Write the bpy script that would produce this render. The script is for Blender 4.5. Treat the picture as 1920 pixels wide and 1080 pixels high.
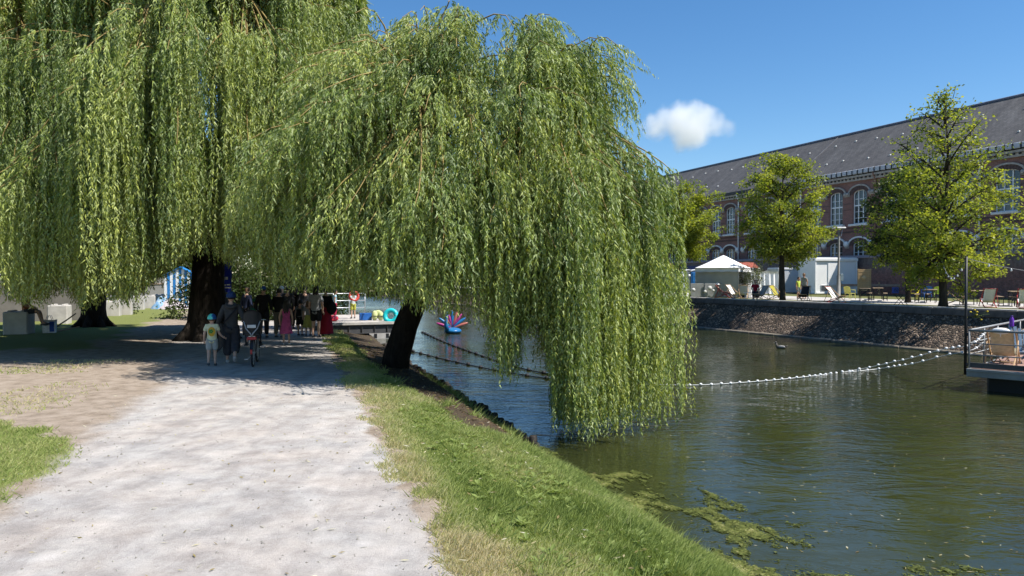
import bpy, bmesh, math, random
import numpy as np
from mathutils import Vector, Matrix

for _o in list(bpy.data.objects):
    bpy.data.objects.remove(_o)
scene = bpy.context.scene
COL = scene.collection
random.seed(7)
PI = math.pi

# ------------------------------------------------------------------ camera
F_PX, CX, CY, HOR, CAM_H = 1400.0, 960.0, 540.0, 518.0, 2.2      # photo is 1920x1080
PITCH = math.atan((CY - HOR) / F_PX)
cam_data = bpy.data.cameras.new('camera')
cam_data.sensor_width = 36.0
cam_data.lens = 36.0 * F_PX / 1920.0
cam_data.clip_start = 0.05
cam_data.clip_end = 6000.0
cam = bpy.data.objects.new('camera', cam_data)
COL.objects.link(cam)
cam.location = (0, 0, CAM_H)
cam.rotation_euler = (math.radians(90) - PITCH, 0, 0)
scene.camera = cam

# ------------------------------------------------------------------ sky and sun
SUN_AZ, SUN_EL = math.radians(110), math.radians(56)              # azimuth clockwise from +Y (the view axis)
world = bpy.data.worlds.new('World')
scene.world = world
world.use_nodes = True
wnt = world.node_tree
for n in list(wnt.nodes):
    wnt.nodes.remove(n)
w_out = wnt.nodes.new('ShaderNodeOutputWorld')
w_bg = wnt.nodes.new('ShaderNodeBackground')
w_sky = wnt.nodes.new('ShaderNodeTexSky')
w_sky.sky_type = 'NISHITA'
w_sky.sun_disc = False
w_sky.sun_elevation = SUN_EL
w_sky.sun_rotation = SUN_AZ
w_sky.altitude = 0
w_sky.air_density = 1.0
w_sky.dust_density = 0.05
w_sky.ozone_density = 4.0
w_bg.inputs['Strength'].default_value = 0.10
w_hs = wnt.nodes.new('ShaderNodeHueSaturation')
w_hs.inputs['Saturation'].default_value = 1.22
wnt.links.new(w_sky.outputs[0], w_hs.inputs['Color'])
wnt.links.new(w_hs.outputs[0], w_bg.inputs['Color'])
wnt.links.new(w_bg.outputs[0], w_out.inputs['Surface'])

sun_data = bpy.data.lights.new('sun', 'SUN')
sun_data.energy = 5.0
sun_data.angle = math.radians(0.5)
sun_data.color = (1.0, 0.955, 0.88)
sun = bpy.data.objects.new('sun', sun_data)
COL.objects.link(sun)
_sd = Vector((math.sin(SUN_AZ) * math.cos(SUN_EL), math.cos(SUN_AZ) * math.cos(SUN_EL), math.sin(SUN_EL)))
sun.rotation_euler = _sd.to_track_quat('Z', 'Y').to_euler()
sun.location = (30, 10, 60)

vs = scene.view_settings
vs.view_transform = 'Standard'
vs.look = 'None'
vs.exposure = 0.62
vs.gamma = 1.0
vs.use_curve_mapping = False
scene.render.engine = 'CYCLES'
cy = scene.cycles
cy.use_denoising = True
cy.use_adaptive_sampling = True
cy.adaptive_threshold = 0.02
cy.max_bounces = 6
cy.diffuse_bounces = 2
cy.glossy_bounces = 3
cy.transmission_bounces = 4
cy.transparent_max_bounces = 8
cy.caustics_reflective = False
cy.caustics_refractive = False

# ------------------------------------------------------------------ geometry of the view: a pixel of the photo -> a place
_cp, _sp = math.cos(PITCH), math.sin(PITCH)
def ray(px, py):
    x = (px - CX) / F_PX
    v = -(py - CY) / F_PX
    return Vector((x, _cp + v * _sp, -_sp + v * _cp))
def G(px, py, z=0.0):
    d = ray(px, py)
    k = (z - CAM_H) / d.z
    return Vector((d.x * k, d.y * k, z))
def D(px, py, depth):
    d = ray(px, py)
    k = depth / d.y
    return Vector((d.x * k, depth, CAM_H + d.z * k))

WATER_Z = -1.2
FAR_Z = 0.64
# coordinates along the tow path: s runs away from the camera, t to the canal
_pa = math.radians(16.3)
PU = np.array([-math.sin(_pa), math.cos(_pa)])
PT = np.array([math.cos(_pa), math.sin(_pa)])
def st2xy(s, t):
    return (PU[0] * s + PT[0] * t, PU[1] * s + PT[1] * t)
def xy2st(x, y):
    return (PU[0] * x + PU[1] * y, PT[0] * x + PT[1] * y)

# ------------------------------------------------------------------ materials
MATS = {}
def new_mat(name):
    m = bpy.data.materials.new(name)
    m.use_nodes = True
    nt = m.node_tree
    for n in list(nt.nodes):
        nt.nodes.remove(n)
    out = nt.nodes.new('ShaderNodeOutputMaterial')
    return m, nt, out
def N(nt, kind, **kw):
    n = nt.nodes.new(kind)
    for k, v in kw.items():
        if k in n.inputs:
            n.inputs[k].default_value = v
        else:
            setattr(n, k, v)
    return n
def L(nt, a, b):
    nt.links.new(a, b)
def ramp(nt, fac, stops):
    r = nt.nodes.new('ShaderNodeValToRGB')
    e = r.color_ramp.elements
    while len(e) < len(stops):
        e.new(0.5)
    for el, (p, c) in zip(e, stops):
        el.position = p
        el.color = (c[0], c[1], c[2], 1) if len(c) == 3 else c
    if fac is not None:
        nt.links.new(fac, r.inputs['Fac'])
    return r
def mixc(nt, fac, a, b, mode='MIX'):
    m = nt.nodes.new('ShaderNodeMix')
    m.data_type = 'RGBA'
    m.blend_type = mode
    for sock, v in ((m.inputs['Factor'], fac), (m.inputs['A'], a), (m.inputs['B'], b)):
        pass
    fs = [i for i in m.inputs if i.name == 'Factor' and i.type == 'VALUE'][0]
    As = [i for i in m.inputs if i.name == 'A' and i.type == 'RGBA'][0]
    Bs = [i for i in m.inputs if i.name == 'B' and i.type == 'RGBA'][0]
    for s_, v in ((fs, fac), (As, a), (Bs, b)):
        if hasattr(v, 'is_linked') or isinstance(v, bpy.types.NodeSocket):
            nt.links.new(v, s_)
        elif isinstance(v, (int, float)):
            s_.default_value = v
        else:
            s_.default_value = (v[0], v[1], v[2], 1)
    return [o for o in m.outputs if o.type == 'RGBA'][0]
def math_n(nt, op, a, b=None, clamp=False):
    m = nt.nodes.new('ShaderNodeMath')
    m.operation = op
    m.use_clamp = clamp
    for i, v in ((0, a), (1, b)):
        if v is None:
            continue
        if isinstance(v, bpy.types.NodeSocket):
            nt.links.new(v, m.inputs[i])
        else:
            m.inputs[i].default_value = v
    return m.outputs[0]
def noise(nt, scale, detail=4, rough=0.55, vec=None, dist=0.0):
    n = nt.nodes.new('ShaderNodeTexNoise')
    n.inputs['Scale'].default_value = scale
    n.inputs['Detail'].default_value = detail
    n.inputs['Roughness'].default_value = rough
    n.inputs['Distortion'].default_value = dist
    if vec is not None:
        nt.links.new(vec, n.inputs['Vector'])
    return n.outputs['Fac']
def coords(nt, kind='Object', scale=None):
    tc = nt.nodes.new('ShaderNodeTexCoord')
    if scale is None:
        return tc.outputs[kind]
    mp = nt.nodes.new('ShaderNodeMapping')
    mp.inputs['Scale'].default_value = scale
    nt.links.new(tc.outputs[kind], mp.inputs['Vector'])
    return mp.outputs[0]
def bump(nt, h, strength=0.3, dist=0.02):
    b = nt.nodes.new('ShaderNodeBump')
    b.inputs['Strength'].default_value = strength
    b.inputs['Distance'].default_value = dist
    nt.links.new(h, b.inputs['Height'])
    return b.outputs['Normal']
def mat(name, col, col2=None, rough=0.7, scale=6.0, metallic=0.0, bmp=0.15, bscale=None, spec=0.4, sss=0.0):
    """A plain procedural surface: two tones mixed by noise, fine relief, uneven roughness."""
    if name in MATS:
        return MATS[name]
    m, nt, out = new_mat(name)
    if col2 is None:
        col2 = tuple(c * 0.72 for c in col)
    v = coords(nt)
    f = noise(nt, scale, 5, 0.6, v)
    r = ramp(nt, f, [(0.32, col2), (0.66, col)])
    p = N(nt, 'ShaderNodeBsdfPrincipled')
    L(nt, r.outputs[0], p.inputs['Base Color'])
    f2 = noise(nt, scale * 5, 4, 0.6, v)
    rr = nt.nodes.new('ShaderNodeMapRange')
    rr.inputs['To Min'].default_value = max(0.03, rough - 0.12)
    rr.inputs['To Max'].default_value = min(1.0, rough + 0.12)
    L(nt, f2, rr.inputs['Value'])
    L(nt, rr.outputs[0], p.inputs['Roughness'])
    p.inputs['Metallic'].default_value = metallic
    p.inputs['Specular IOR Level'].default_value = spec
    if bmp > 0:
        fb = noise(nt, bscale or scale * 9, 4, 0.6, v)
        L(nt, bump(nt, fb, bmp, 0.01), p.inputs['Normal'])
    L(nt, p.outputs[0], out.inputs['Surface'])
    MATS[name] = m
    return m

# ------------------------------------------------------------------ mesh helpers
class MB:
    """Collects shapes; build() links them as ONE mesh object."""
    def __init__(self):
        self.v, self.f, self.mi, self.sm = [], [], [], []
    def add(self, vs, fs, mi=0, smooth=False):
        b = len(self.v)
        self.v += [tuple(p) for p in vs]
        self.f += [tuple(b + i for i in f) for f in fs]
        self.mi += [mi] * len(fs)
        self.sm += [smooth] * len(fs)
        return self
    def box(self, c, size, rot=None, mi=0):
        x, y, z = size[0] / 2, size[1] / 2, size[2] / 2
        ps = [Vector(p) for p in ((-x,-y,-z),(x,-y,-z),(x,y,-z),(-x,y,-z),(-x,-y,z),(x,-y,z),(x,y,z),(-x,y,z))]
        if rot is not None:
            ps = [rot @ p for p in ps]
        c = Vector(c)
        return self.add([p + c for p in ps], [(0,3,2,1),(4,5,6,7),(0,1,5,4),(1,2,6,5),(2,3,7,6),(3,0,4,7)], mi)
    def bbox(self, lo, hi, mi=0):
        return self.box([(a + b) / 2 for a, b in zip(lo, hi)], [b - a for a, b in zip(lo, hi)], None, mi)
    def cbox(self, c, size, bev=0.02, rot=None, mi=0):
        """box with chamfered edges"""
        x, y, z = size[0] / 2, size[1] / 2, size[2] / 2
        b = min(bev, x * .45, y * .45, z * .45)
        ps, fs = [], []
        ring = []
        idx = {}
        for sx in (-1, 1):
            for sy in (-1, 1):
                for sz in (-1, 1):
                    for ax in range(3):
                        p = [sx * (x - b), sy * (y - b), sz * (z - b)]
                        p[ax] = (sx * x, sy * y, sz * z)[ax]
                        idx[(sx, sy, sz, ax)] = len(ps)
                        ps.append(Vector(p))
        def q(*ks):
            fs.append([idx[k] for k in ks])
        for s in (-1, 1):
            a = [(s,-1,-1,0),(s,1,-1,0),(s,1,1,0),(s,-1,1,0)]
            q(*(a if s > 0 else a[::-1]))
            a = [(-1,s,-1,1),(-1,s,1,1),(1,s,1,1),(1,s,-1,1)]
            q(*(a if s > 0 else a[::-1]))
            a = [(-1,-1,s,2),(1,-1,s,2),(1,1,s,2),(-1,1,s,2)]
            q(*(a if s > 0 else a[::-1]))
        for s1 in (-1, 1):
            for s2 in (-1, 1):
                q((s1,s2,-1,0),(s1,s2,-1,1),(s1,s2,1,1),(s1,s2,1,0)) if s1*s2 > 0 else q((s1,s2,-1,1),(s1,s2,-1,0),(s1,s2,1,0),(s1,s2,1,1))
                q((s1,-1,s2,2),(s1,-1,s2,0),(s1,1,s2,0),(s1,1,s2,2)) if s1*s2 > 0 else q((s1,-1,s2,0),(s1,-1,s2,2),(s1,1,s2,2),(s1,1,s2,0))
                q((-1,s1,s2,1),(-1,s1,s2,2),(1,s1,s2,2),(1,s1,s2,1)) if s1*s2 > 0 else q((-1,s1,s2,2),(-1,s1,s2,1),(1,s1,s2,1),(1,s1,s2,2))
                for s3 in (-1, 1):
                    t = [(s1,s2,s3,0),(s1,s2,s3,1),(s1,s2,s3,2)]
                    q(*(t if s1*s2*s3 > 0 else t[::-1]))
        if rot is not None:
            ps = [rot @ p for p in ps]
        c = Vector(c)
        return self.add([p + c for p in ps], fs, mi)
    def tube(self, pts, rad, n=8, mi=0, cap=True, smooth=True, flat=1.0):
        pts = [Vector(p) for p in pts]
        if not hasattr(rad, '__len__'):
            rad = [rad] * len(pts)
        vs, fs = [], []
        prev = None
        for i, p in enumerate(pts):
            if i == 0: d = pts[1] - p
            elif i == len(pts) - 1: d = p - pts[i - 1]
            else: d = pts[i + 1] - pts[i - 1]
            d = d.normalized() if d.length > 1e-9 else Vector((0, 0, 1))
            if prev is None:
                ref = Vector((0, 0, 1)) if abs(d.z) < 0.9 else Vector((0, 1, 0))
                a = d.cross(ref).normalized()
            else:
                a = prev - d * prev.dot(d)
                a = a.normalized() if a.length > 1e-6 else d.orthogonal().normalized()
            prev = a
            b = d.cross(a)
            for k in range(n):
                t = 2 * PI * k / n
                vs.append(p + a * (math.cos(t) * rad[i]) + b * (math.sin(t) * rad[i] * flat))
        m = len(pts)
        for i in range(m - 1):
            for k in range(n):
                k2 = (k + 1) % n
                fs.append((i * n + k, i * n + k2, (i + 1) * n + k2, (i + 1) * n + k))
        if cap:
            fs.append(tuple(range(n - 1, -1, -1)))
            fs.append(tuple((m - 1) * n + k for k in range(n)))
        return self.add(vs, fs, mi, smooth)
    def bar(self, a, b, r, n=8, mi=0, smooth=True):
        return self.tube([a, b], r, n, mi, True, smooth)
    def lathe(self, prof, c=(0, 0, 0), n=16, mi=0, smooth=True, sx=1.0, sy=1.0, rot=None):
        vs, fs = [], []
        for r, z in prof:
            for k in range(n):
                t = 2 * PI * k / n
                p = Vector((math.cos(t) * r * sx, math.sin(t) * r * sy, z))
                vs.append((rot @ p if rot is not None else p) + Vector(c))
        m = len(prof)
        for i in range(m - 1):
            for k in range(n):
                k2 = (k + 1) % n
                fs.append((i * n + k, i * n + k2, (i + 1) * n + k2, (i + 1) * n + k))
        fs.append(tuple(range(n - 1, -1, -1)))
        fs.append(tuple((m - 1) * n + k for k in range(n)))
        return self.add(vs, fs, mi, smooth)
    def ball(self, c, r, n=12, m=8, mi=0, rot=None):
        if not hasattr(r, '__len__'):
            r = (r, r, r)
        prof = [(max(0.02, math.sin(PI * i / m)), -math.cos(PI * i / m)) for i in range(m + 1)]
        vs, fs = [], []
        for q, z in prof:
            for k in range(n):
                t = 2 * PI * k / n
                p = Vector((math.cos(t) * q * r[0], math.sin(t) * q * r[1], z * r[2]))
                vs.append((rot @ p if rot is not None else p) + Vector(c))
        for i in range(m):
            for k in range(n):
                k2 = (k + 1) % n
                fs.append((i * n + k, i * n + k2, (i + 1) * n + k2, (i + 1) * n + k))
        fs.append(tuple(range(n - 1, -1, -1)))
        fs.append(tuple(m * n + k for k in range(n)))
        return self.add(vs, fs, mi, True)
    def prism(self, poly, thick, origin, ux, uy, mi=0):
        """2D outline (counter-clockwise) in the plane ux,uy at origin, pushed out by thick along ux x uy"""
        ux, uy, o = Vector(ux), Vector(uy), Vector(origin)
        nrm = ux.cross(uy).normalized()
        n = len(poly)
        vs = [o + ux * p[0] + uy * p[1] for p in poly] + [o + ux * p[0] + uy * p[1] + nrm * thick for p in poly]
        fs = [tuple(range(n - 1, -1, -1)), tuple(range(n, 2 * n))]
        for i in range(n):
            j = (i + 1) % n
            fs.append((i, j, n + j, n + i))
        return self.add(vs, fs, mi)
    def sheet(self, fn, nu, nv, thick=0.0, mi=0, smooth=True):
        vs = []
        for i in range(nu + 1):
            for j in range(nv + 1):
                vs.append(Vector(fn(i / nu, j / nv)))
        fs = []
        w = nv + 1
        for i in range(nu):
            for j in range(nv):
                fs.append((i * w + j, (i + 1) * w + j, (i + 1) * w + j + 1, i * w + j + 1))
        if thick > 0:
            m = len(vs)
            nr = [Vector((0, 0, 0)) for _ in vs]
            for f in fs:
                a = (vs[f[1]] - vs[f[0]]).cross(vs[f[3]] - vs[f[0]])
                for i in f:
                    nr[i] += a
            back = [v - (n_.normalized() if n_.length > 0 else n_) * thick for v, n_ in zip(vs, nr)]
            fs2 = [tuple(m + i for i in f[::-1]) for f in fs]
            edge = []
            for i in range(nu):
                edge.append((i * w, (i + 1) * w)[::-1]); edge.append((i * w + nv, (i + 1) * w + nv))
            for j in range(nv):
                edge.append((j, j + 1)); edge.append((nu * w + j, nu * w + j + 1)[::-1])
            side = [(b, a, m + a, m + b) for a, b in edge]
            return self.add(vs + back, fs + fs2 + side, mi, smooth)
        return self.add(vs, fs, mi, smooth)
    def mesh(self, name, mats):
        me = bpy.data.meshes.new(name)
        me.from_pydata(self.v, [], self.f)
        if not isinstance(mats, (list, tuple)):
            mats = [mats]
        for m in mats:
            me.materials.append(m)
        if len(mats) > 1:
            me.polygons.foreach_set('material_index', self.mi)
        me.polygons.foreach_set('use_smooth', self.sm)
        me.update()
        return me
    def build(self, name, mats, parent=None, loc=None):
        o = bpy.data.objects.new(name, self.mesh(name, mats))
        COL.objects.link(o)
        if parent is not None:
            o.parent = parent
        if loc is not None:
            o.location = loc
        return o

def np_mesh(name, verts, quads, mats, smooth=False, attrs=None, tri=False):
    """large meshes straight from numpy arrays"""
    me = bpy.data.meshes.new(name)
    nv, nf = len(verts), len(quads)
    k = quads.shape[1]
    me.vertices.add(nv)
    me.vertices.foreach_set('co', np.asarray(verts, dtype=np.float32).ravel())
    me.loops.add(nf * k)
    me.loops.foreach_set('vertex_index', np.asarray(quads, dtype=np.int32).ravel())
    me.polygons.add(nf)
    me.polygons.foreach_set('loop_start', np.arange(nf, dtype=np.int32) * k)
    me.polygons.foreach_set('use_smooth', np.full(nf, smooth, dtype=bool))
    for m in (mats if isinstance(mats, (list, tuple)) else [mats]):
        me.materials.append(m)
    if attrs:
        for an, (dom, typ, data) in attrs.items():
            a = me.attributes.new(an, typ, dom)
            key = 'value' if typ == 'FLOAT' else ('color' if 'COLOR' in typ else 'vector')
            a.data.foreach_set(key, np.asarray(data, dtype=np.float32).ravel())
    me.update(calc_edges=True)
    return me
def link(name, me, parent=None):
    o = bpy.data.objects.new(name, me)
    COL.objects.link(o)
    if parent is not None:
        o.parent = parent
    return o
def tag(o, label=None, cat=None, group=None, kind=None):
    if label: o['label'] = label
    if cat: o['category'] = cat
    if group: o['group'] = group
    if kind: o['kind'] = kind
    return o
def thing(name, label, cat, group=None, loc=(0, 0, 0), rz=0.0):
    o = bpy.data.objects.new(name, None)
    o.empty_display_size = 0.2
    COL.objects.link(o)
    o.location = loc
    o.rotation_euler = (0, 0, rz)
    return tag(o, label, cat, group)
def dup(root, loc, rz, label, group=None, sc=None):
    """copy a thing with its parts and sub-parts (meshes shared)"""
    kids = {}
    for o in list(COL.objects):
        if o.parent is not None:
            kids.setdefault(o.parent.name, []).append(o)
    def rec(o, par):
        c = o.copy()
        COL.objects.link(c)
        c.parent = par
        for ch in kids.get(o.name, []):
            rec(ch, c)
        return c
    r = rec(root, None)
    r.location = loc
    r.rotation_euler = (0, 0, rz)
    if sc is not None:
        r.scale = (sc, sc, sc)
    r['label'] = label
    if group:
        r['group'] = group
    return r
def Rz(a): return Matrix.Rotation(a, 3, 'Z')
def Rx(a): return Matrix.Rotation(a, 3, 'X')
def Ry(a): return Matrix.Rotation(a, 3, 'Y')
# ================================================================== the land: near bank, water, far bank
def sstep(a, b, x):
    t = np.clip((x - a) / (b - a), 0, 1)
    return t * t * (3 - 2 * t)
def vnoise(x, y, seed=0):
    """cheap smooth value noise"""
    xi, yi = np.floor(x).astype(np.int64), np.floor(y).astype(np.int64)
    xf, yf = x - xi, y - yi
    u, v = xf * xf * (3 - 2 * xf), yf * yf * (3 - 2 * yf)
    def h(a, b):
        n = (a * 374761393 + b * 668265263 + seed * 1442695040) & 0x7fffffff
        n = ((n ^ (n >> 13)) * 1274126177) & 0x7fffffff
        return ((n ^ (n >> 16)) & 0xffff) / 65535.0
    return (h(xi, yi) * (1 - u) + h(xi + 1, yi) * u) * (1 - v) + (h(xi, yi + 1) * (1 - u) + h(xi + 1, yi + 1) * u) * v
def fbm(x, y, seed=0, oct=4):
    r, a, tot = 0, 1.0, 0
    for i in range(oct):
        r = r + a * vnoise(x * 2 ** i, y * 2 ** i, seed + i)
        tot += a
        a *= 0.5
    return r / tot

def t_water(s):
    return np.interp(s, [-5, 0, 7.2, 12.5, 17.7, 28, 60], [5.2, 5.0, 4.78, 4.52, 4.4, 4.1, 3.9])
def land_z(s, t):
    tw = t_water(s)
    brk = 3.0 + 0.25 * (fbm(s * 0.35, t * 0 + 3, 5) - 0.5)
    z = -0.26 * sstep(1.2, 1.0 + brk * 0.75, t)
    k = np.clip((t - brk) / (tw - brk), 0, 3)
    z = z - (0.97) * np.where(k < 1, k ** 1.15, 1 + (k - 1) * 1.6)
    z = z + 0.05 * (fbm(s * 0.8, t * 0.8, 1) - 0.5) * sstep(0.9, 2.0, np.abs(t + 0.8) - 0.6)
    z = z + 0.018 * (fbm(s * 2.3, t * 2.3, 9) - 0.5) * (t < 4.5)
    return z
def zones(s, t):
    """path / grass / earth weights (0..1)"""
    n = fbm(s * 0.9, t * 0.9, 21) - 0.5
    n2 = fbm(s * 3.1, t * 3.1, 33) - 0.5
    path_l = np.interp(s, [0, 7, 11, 14, 18, 24, 40], [-2.55, -2.6, -2.75, -2.6, -2.7, -3.6, -4.6])
    e = np.interp(s, [0, 11, 15, 40], [0.35, 0.45, 1.1, 1.6])
    path = sstep(-e, e, t - path_l + n * 0.9 + n2 * 0.35) * sstep(-0.16, 0.16, 1.12 - t + n * 0.35 + n2 * 0.45)
    g_bank = sstep(-0.32, 0.32, t - 1.25 + n * 0.7 + n2 * 0.7)
    lim = np.interp(s, [10.6, 11.6, 14, 18.3, 30], [3.9, 2.6, 2.35, 1.8, 1.75]) + 0.45 * n + 0.25 * n2
    bare = sstep(-0.25, 0.25, t - lim) * sstep(10.4, 11.4, s + n * 1.5)
    g_bank = g_bank * (1 - bare * 0.93)
    # lawn corner at the left
    lawn = sstep(-0.22, 0.3, -2.72 - t + n * 0.55 + n2 * 0.4) * sstep(-0.35, 0.35, 11.05 + 1.27 * (-2.8 - t) - s + n * 1.6 + n2 * .8)
    # thin dry grass on the trodden ground farther on
    thin = sstep(0.50, 0.72, fbm(s * 0.55, t * 0.55, 77) + 0.18 * n2 + 0.07 * (s > 15)) * sstep(0, 1.2, -3.2 - t) * 0.26
    back = sstep(23.5, 27, s + 0.35 * t * 0 + n * 3) * sstep(0, 2, -5.2 - t + n * 2)
    grass = np.clip(np.maximum.reduce([g_bank * (t > 0), lawn, thin, back * 0.85]), 0, 1)
    return path, grass, bare

def grid(ss, ts):
    S, T = np.meshgrid(ss, ts, indexing='ij')
    return S, T
def sheet_np(name, X, Y, Z, mats, attrs=None):
    a, b = X.shape
    verts = np.stack([X, Y, Z], -1).reshape(-1, 3)
    i = np.arange(a * b).reshape(a, b)
    q = np.stack([i[:-1, :-1], i[1:, :-1], i[1:, 1:], i[:-1, 1:]], -1).reshape(-1, 4)
    return np_mesh(name, verts, q[:, ::-1], mats, True, attrs)

# ground material: gravel path, trodden earth and turf, told apart by what lies there
def ground_material():
    m, nt, out = new_mat('towpath ground')
    v = coords(nt)
    at = nt.nodes.new('ShaderNodeVertexColor'); at.layer_name = 'zone'
    sep = nt.nodes.new('ShaderNodeSeparateColor'); L(nt, at.outputs['Color'], sep.inputs[0])
    big = noise(nt, 0.9, 5, 0.62, v)
    mid = noise(nt, 3.4, 6, 0.65, v)
    fine = noise(nt, 42, 6, 0.75, v)
    grit = noise(nt, 150, 3, 0.8, v)
    # gravel
    pcol = ramp(nt, mid, [(0.28, (0.325, 0.30, 0.282)), (0.47, (0.405, 0.375, 0.350)), (0.68, (0.48, 0.447, 0.42))]).outputs[0]
    warm = ramp(nt, big, [(0.35, (1.0, 0.965, 0.93)), (0.62, (0.97, 0.99, 1.0))]).outputs[0]
    pcol = mixc(nt, 1.0, pcol, warm, 'MULTIPLY')
    mot = noise(nt, 1.9, 6, 0.7, v, 0.5)
    pcol = mixc(nt, 0.9, pcol, ramp(nt, mot, [(0.38, (0.80, 0.80, 0.81)), (0.50, (1, 1, 1)), (0.62, (1.10, 1.10, 1.09))]).outputs[0], 'MULTIPLY')
    rot_ = nt.nodes.new('ShaderNodeMapping'); rot_.inputs['Rotation'].default_value = (0, 0, -_pa); rot_.inputs['Scale'].default_value = (2.6, 0.22, 1)
    L(nt, v, rot_.inputs['Vector'])
    trk = noise(nt, 1.0, 4, 0.6, rot_.outputs[0])
    pcol = mixc(nt, 0.8, pcol, ramp(nt, trk, [(0.36, (0.86, 0.85, 0.85)), (0.5, (1, 1, 1)), (0.64, (1.10, 1.09, 1.08))]).outputs[0], 'MULTIPLY')
    spk = ramp(nt, fine, [(0.28, (0.72, 0.71, 0.70)), (0.5, (1, 1, 1)), (0.74, (1.16, 1.15, 1.14))]).outputs[0]
    pcol = mixc(nt, 0.75, pcol, spk, 'MULTIPLY')
    # earth
    ecol = ramp(nt, mid, [(0.28, (0.18, 0.138, 0.10)), (0.52, (0.32, 0.26, 0.205)), (0.74, (0.40, 0.335, 0.275))]).outputs[0]
    ecol = mixc(nt, 0.9, ecol, spk, 'MULTIPLY')
    # bank soil, its dark tone also holding the willow's shade
    bcol = ramp(nt, fine, [(0.3, (0.035, 0.026, 0.018)), (0.7, (0.10, 0.075, 0.05))]).outputs[0]
    # turf under the blades
    gcol = ramp(nt, fine, [(0.25, (0.09, 0.11, 0.028)), (0.55, (0.18, 0.20, 0.06)), (0.8, (0.30, 0.27, 0.12))]).outputs[0]
    # ragged borders
    def ragged(sock, amt):
        a = math_n(nt, 'SUBTRACT', fine, 0.5)
        a = math_n(nt, 'MULTIPLY', a, amt)
        a = math_n(nt, 'ADD', sock, a)
        mr = nt.nodes.new('ShaderNodeMapRange'); mr.inputs['From Min'].default_value = 0.3; mr.inputs['From Max'].default_value = 0.7
        L(nt, a, mr.inputs['Value'])
        return mr.outputs[0]
    c = mixc(nt, ragged(sep.outputs[0], 0.7), ecol, pcol)
    c = mixc(nt, ragged(sep.outputs[2], 0.8), c, bcol)
    c = mixc(nt, ragged(sep.outputs[1], 1.1), c, gcol)
    p = N(nt, 'ShaderNodeBsdfPrincipled', Roughness=0.95)
    p.inputs['Specular IOR Level'].default_value = 0.15
    L(nt, c, p.inputs['Base Color'])
    h = math_n(nt, 'ADD', math_n(nt, 'MULTIPLY', fine, 0.7), math_n(nt, 'MULTIPLY', grit, 0.4))
    h = math_n(nt, 'ADD', h, math_n(nt, 'MULTIPLY', mid, 0.35))
    L(nt, bump(nt, h, 0.55, 0.03), p.inputs['Normal'])
    L(nt, p.outputs[0], out.inputs['Surface'])
    return m
GROUND_MAT = ground_material()
ss = np.concatenate([np.arange(-14, 3, 0.5), np.arange(3, 14, 0.1), np.arange(14, 34, 0.16), np.arange(34, 80, 1.0), np.arange(80, 500, 15), [900, 2500]])
ts = np.concatenate([[-1500, -600, -250, -120], np.arange(-70, -24, 3), np.arange(-24, -9, 0.4), np.arange(-9, 5.4, 0.09), [5.5, 6.0, 6.5]])
S, T = grid(ss, ts)
X, Y = st2xy(S, T)
Z = land_z(S, T)
zp, zg, zb = zones(S, T)
zc = np.stack([zp, zg, zb, np.ones_like(zp)], -1).reshape(-1, 4)
ground = link('ground', sheet_np('ground', X, Y, Z, GROUND_MAT, {'zone': ('POINT', 'FLOAT_COLOR', zc)}))
tag(ground, kind='structure')

# ------------------------------------------------------------------ water
def water_material():
    m, nt, out = new_mat('canal water')
    v = coords(nt, 'Object', (1.0, 1.0, 1.0))
    tc = nt.nodes.new('ShaderNodeTexCoord')
    mp = nt.nodes.new('ShaderNodeMapping'); mp.inputs['Rotation'].default_value = (0, 0, math.radians(14)); mp.inputs['Scale'].default_value = (0.75, 1.4, 1)
    L(nt, tc.outputs['Object'], mp.inputs['Vector'])
    w1 = noise(nt, 1.0, 3, 0.5, mp.outputs[0], 1.2)
    w2 = noise(nt, 3.4, 3, 0.55, mp.outputs[0], 0.8)
    w3 = noise(nt, 11, 2, 0.5, mp.outputs[0])
    calm = noise(nt, 0.16, 3, 0.5, v)
    cal = ramp(nt, calm, [(0.36, (0.35,) * 3), (0.62, (1,) * 3)]).outputs[0]
    h = math_n(nt, 'ADD', math_n(nt, 'MULTIPLY', w1, 1.0), math_n(nt, 'MULTIPLY', w2, 0.42))
    h = math_n(nt, 'ADD', h, math_n(nt, 'MULTIPLY', w3, 0.10))
    h = math_n(nt, 'MULTIPLY', h, cal)
    p = N(nt, 'ShaderNodeBsdfPrincipled', Roughness=0.035, IOR=1.333)
    p.inputs['Specular IOR Level'].default_value = 0.5
    mc = ramp(nt, noise(nt, 0.35, 4, 0.6, v), [(0.3, (0.021, 0.026, 0.009)), (0.7, (0.035, 0.039, 0.013))]).outputs[0]
    L(nt, mc, p.inputs['Base Color'])
    L(nt, bump(nt, h, 0.34, 0.13), p.inputs['Normal'])
    L(nt, p.outputs[0], out.inputs['Surface'])
    return m
mbw = MB()
def wpt(x, y): return (x, y, WATER_Z)
mbw.add([wpt(-150, -40), wpt(80, -40), wpt(80, 170), wpt(-150, 170)], [(0, 1, 2, 3)])
water = mbw.build('canal_water', water_material())
tag(water, kind='structure')

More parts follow.
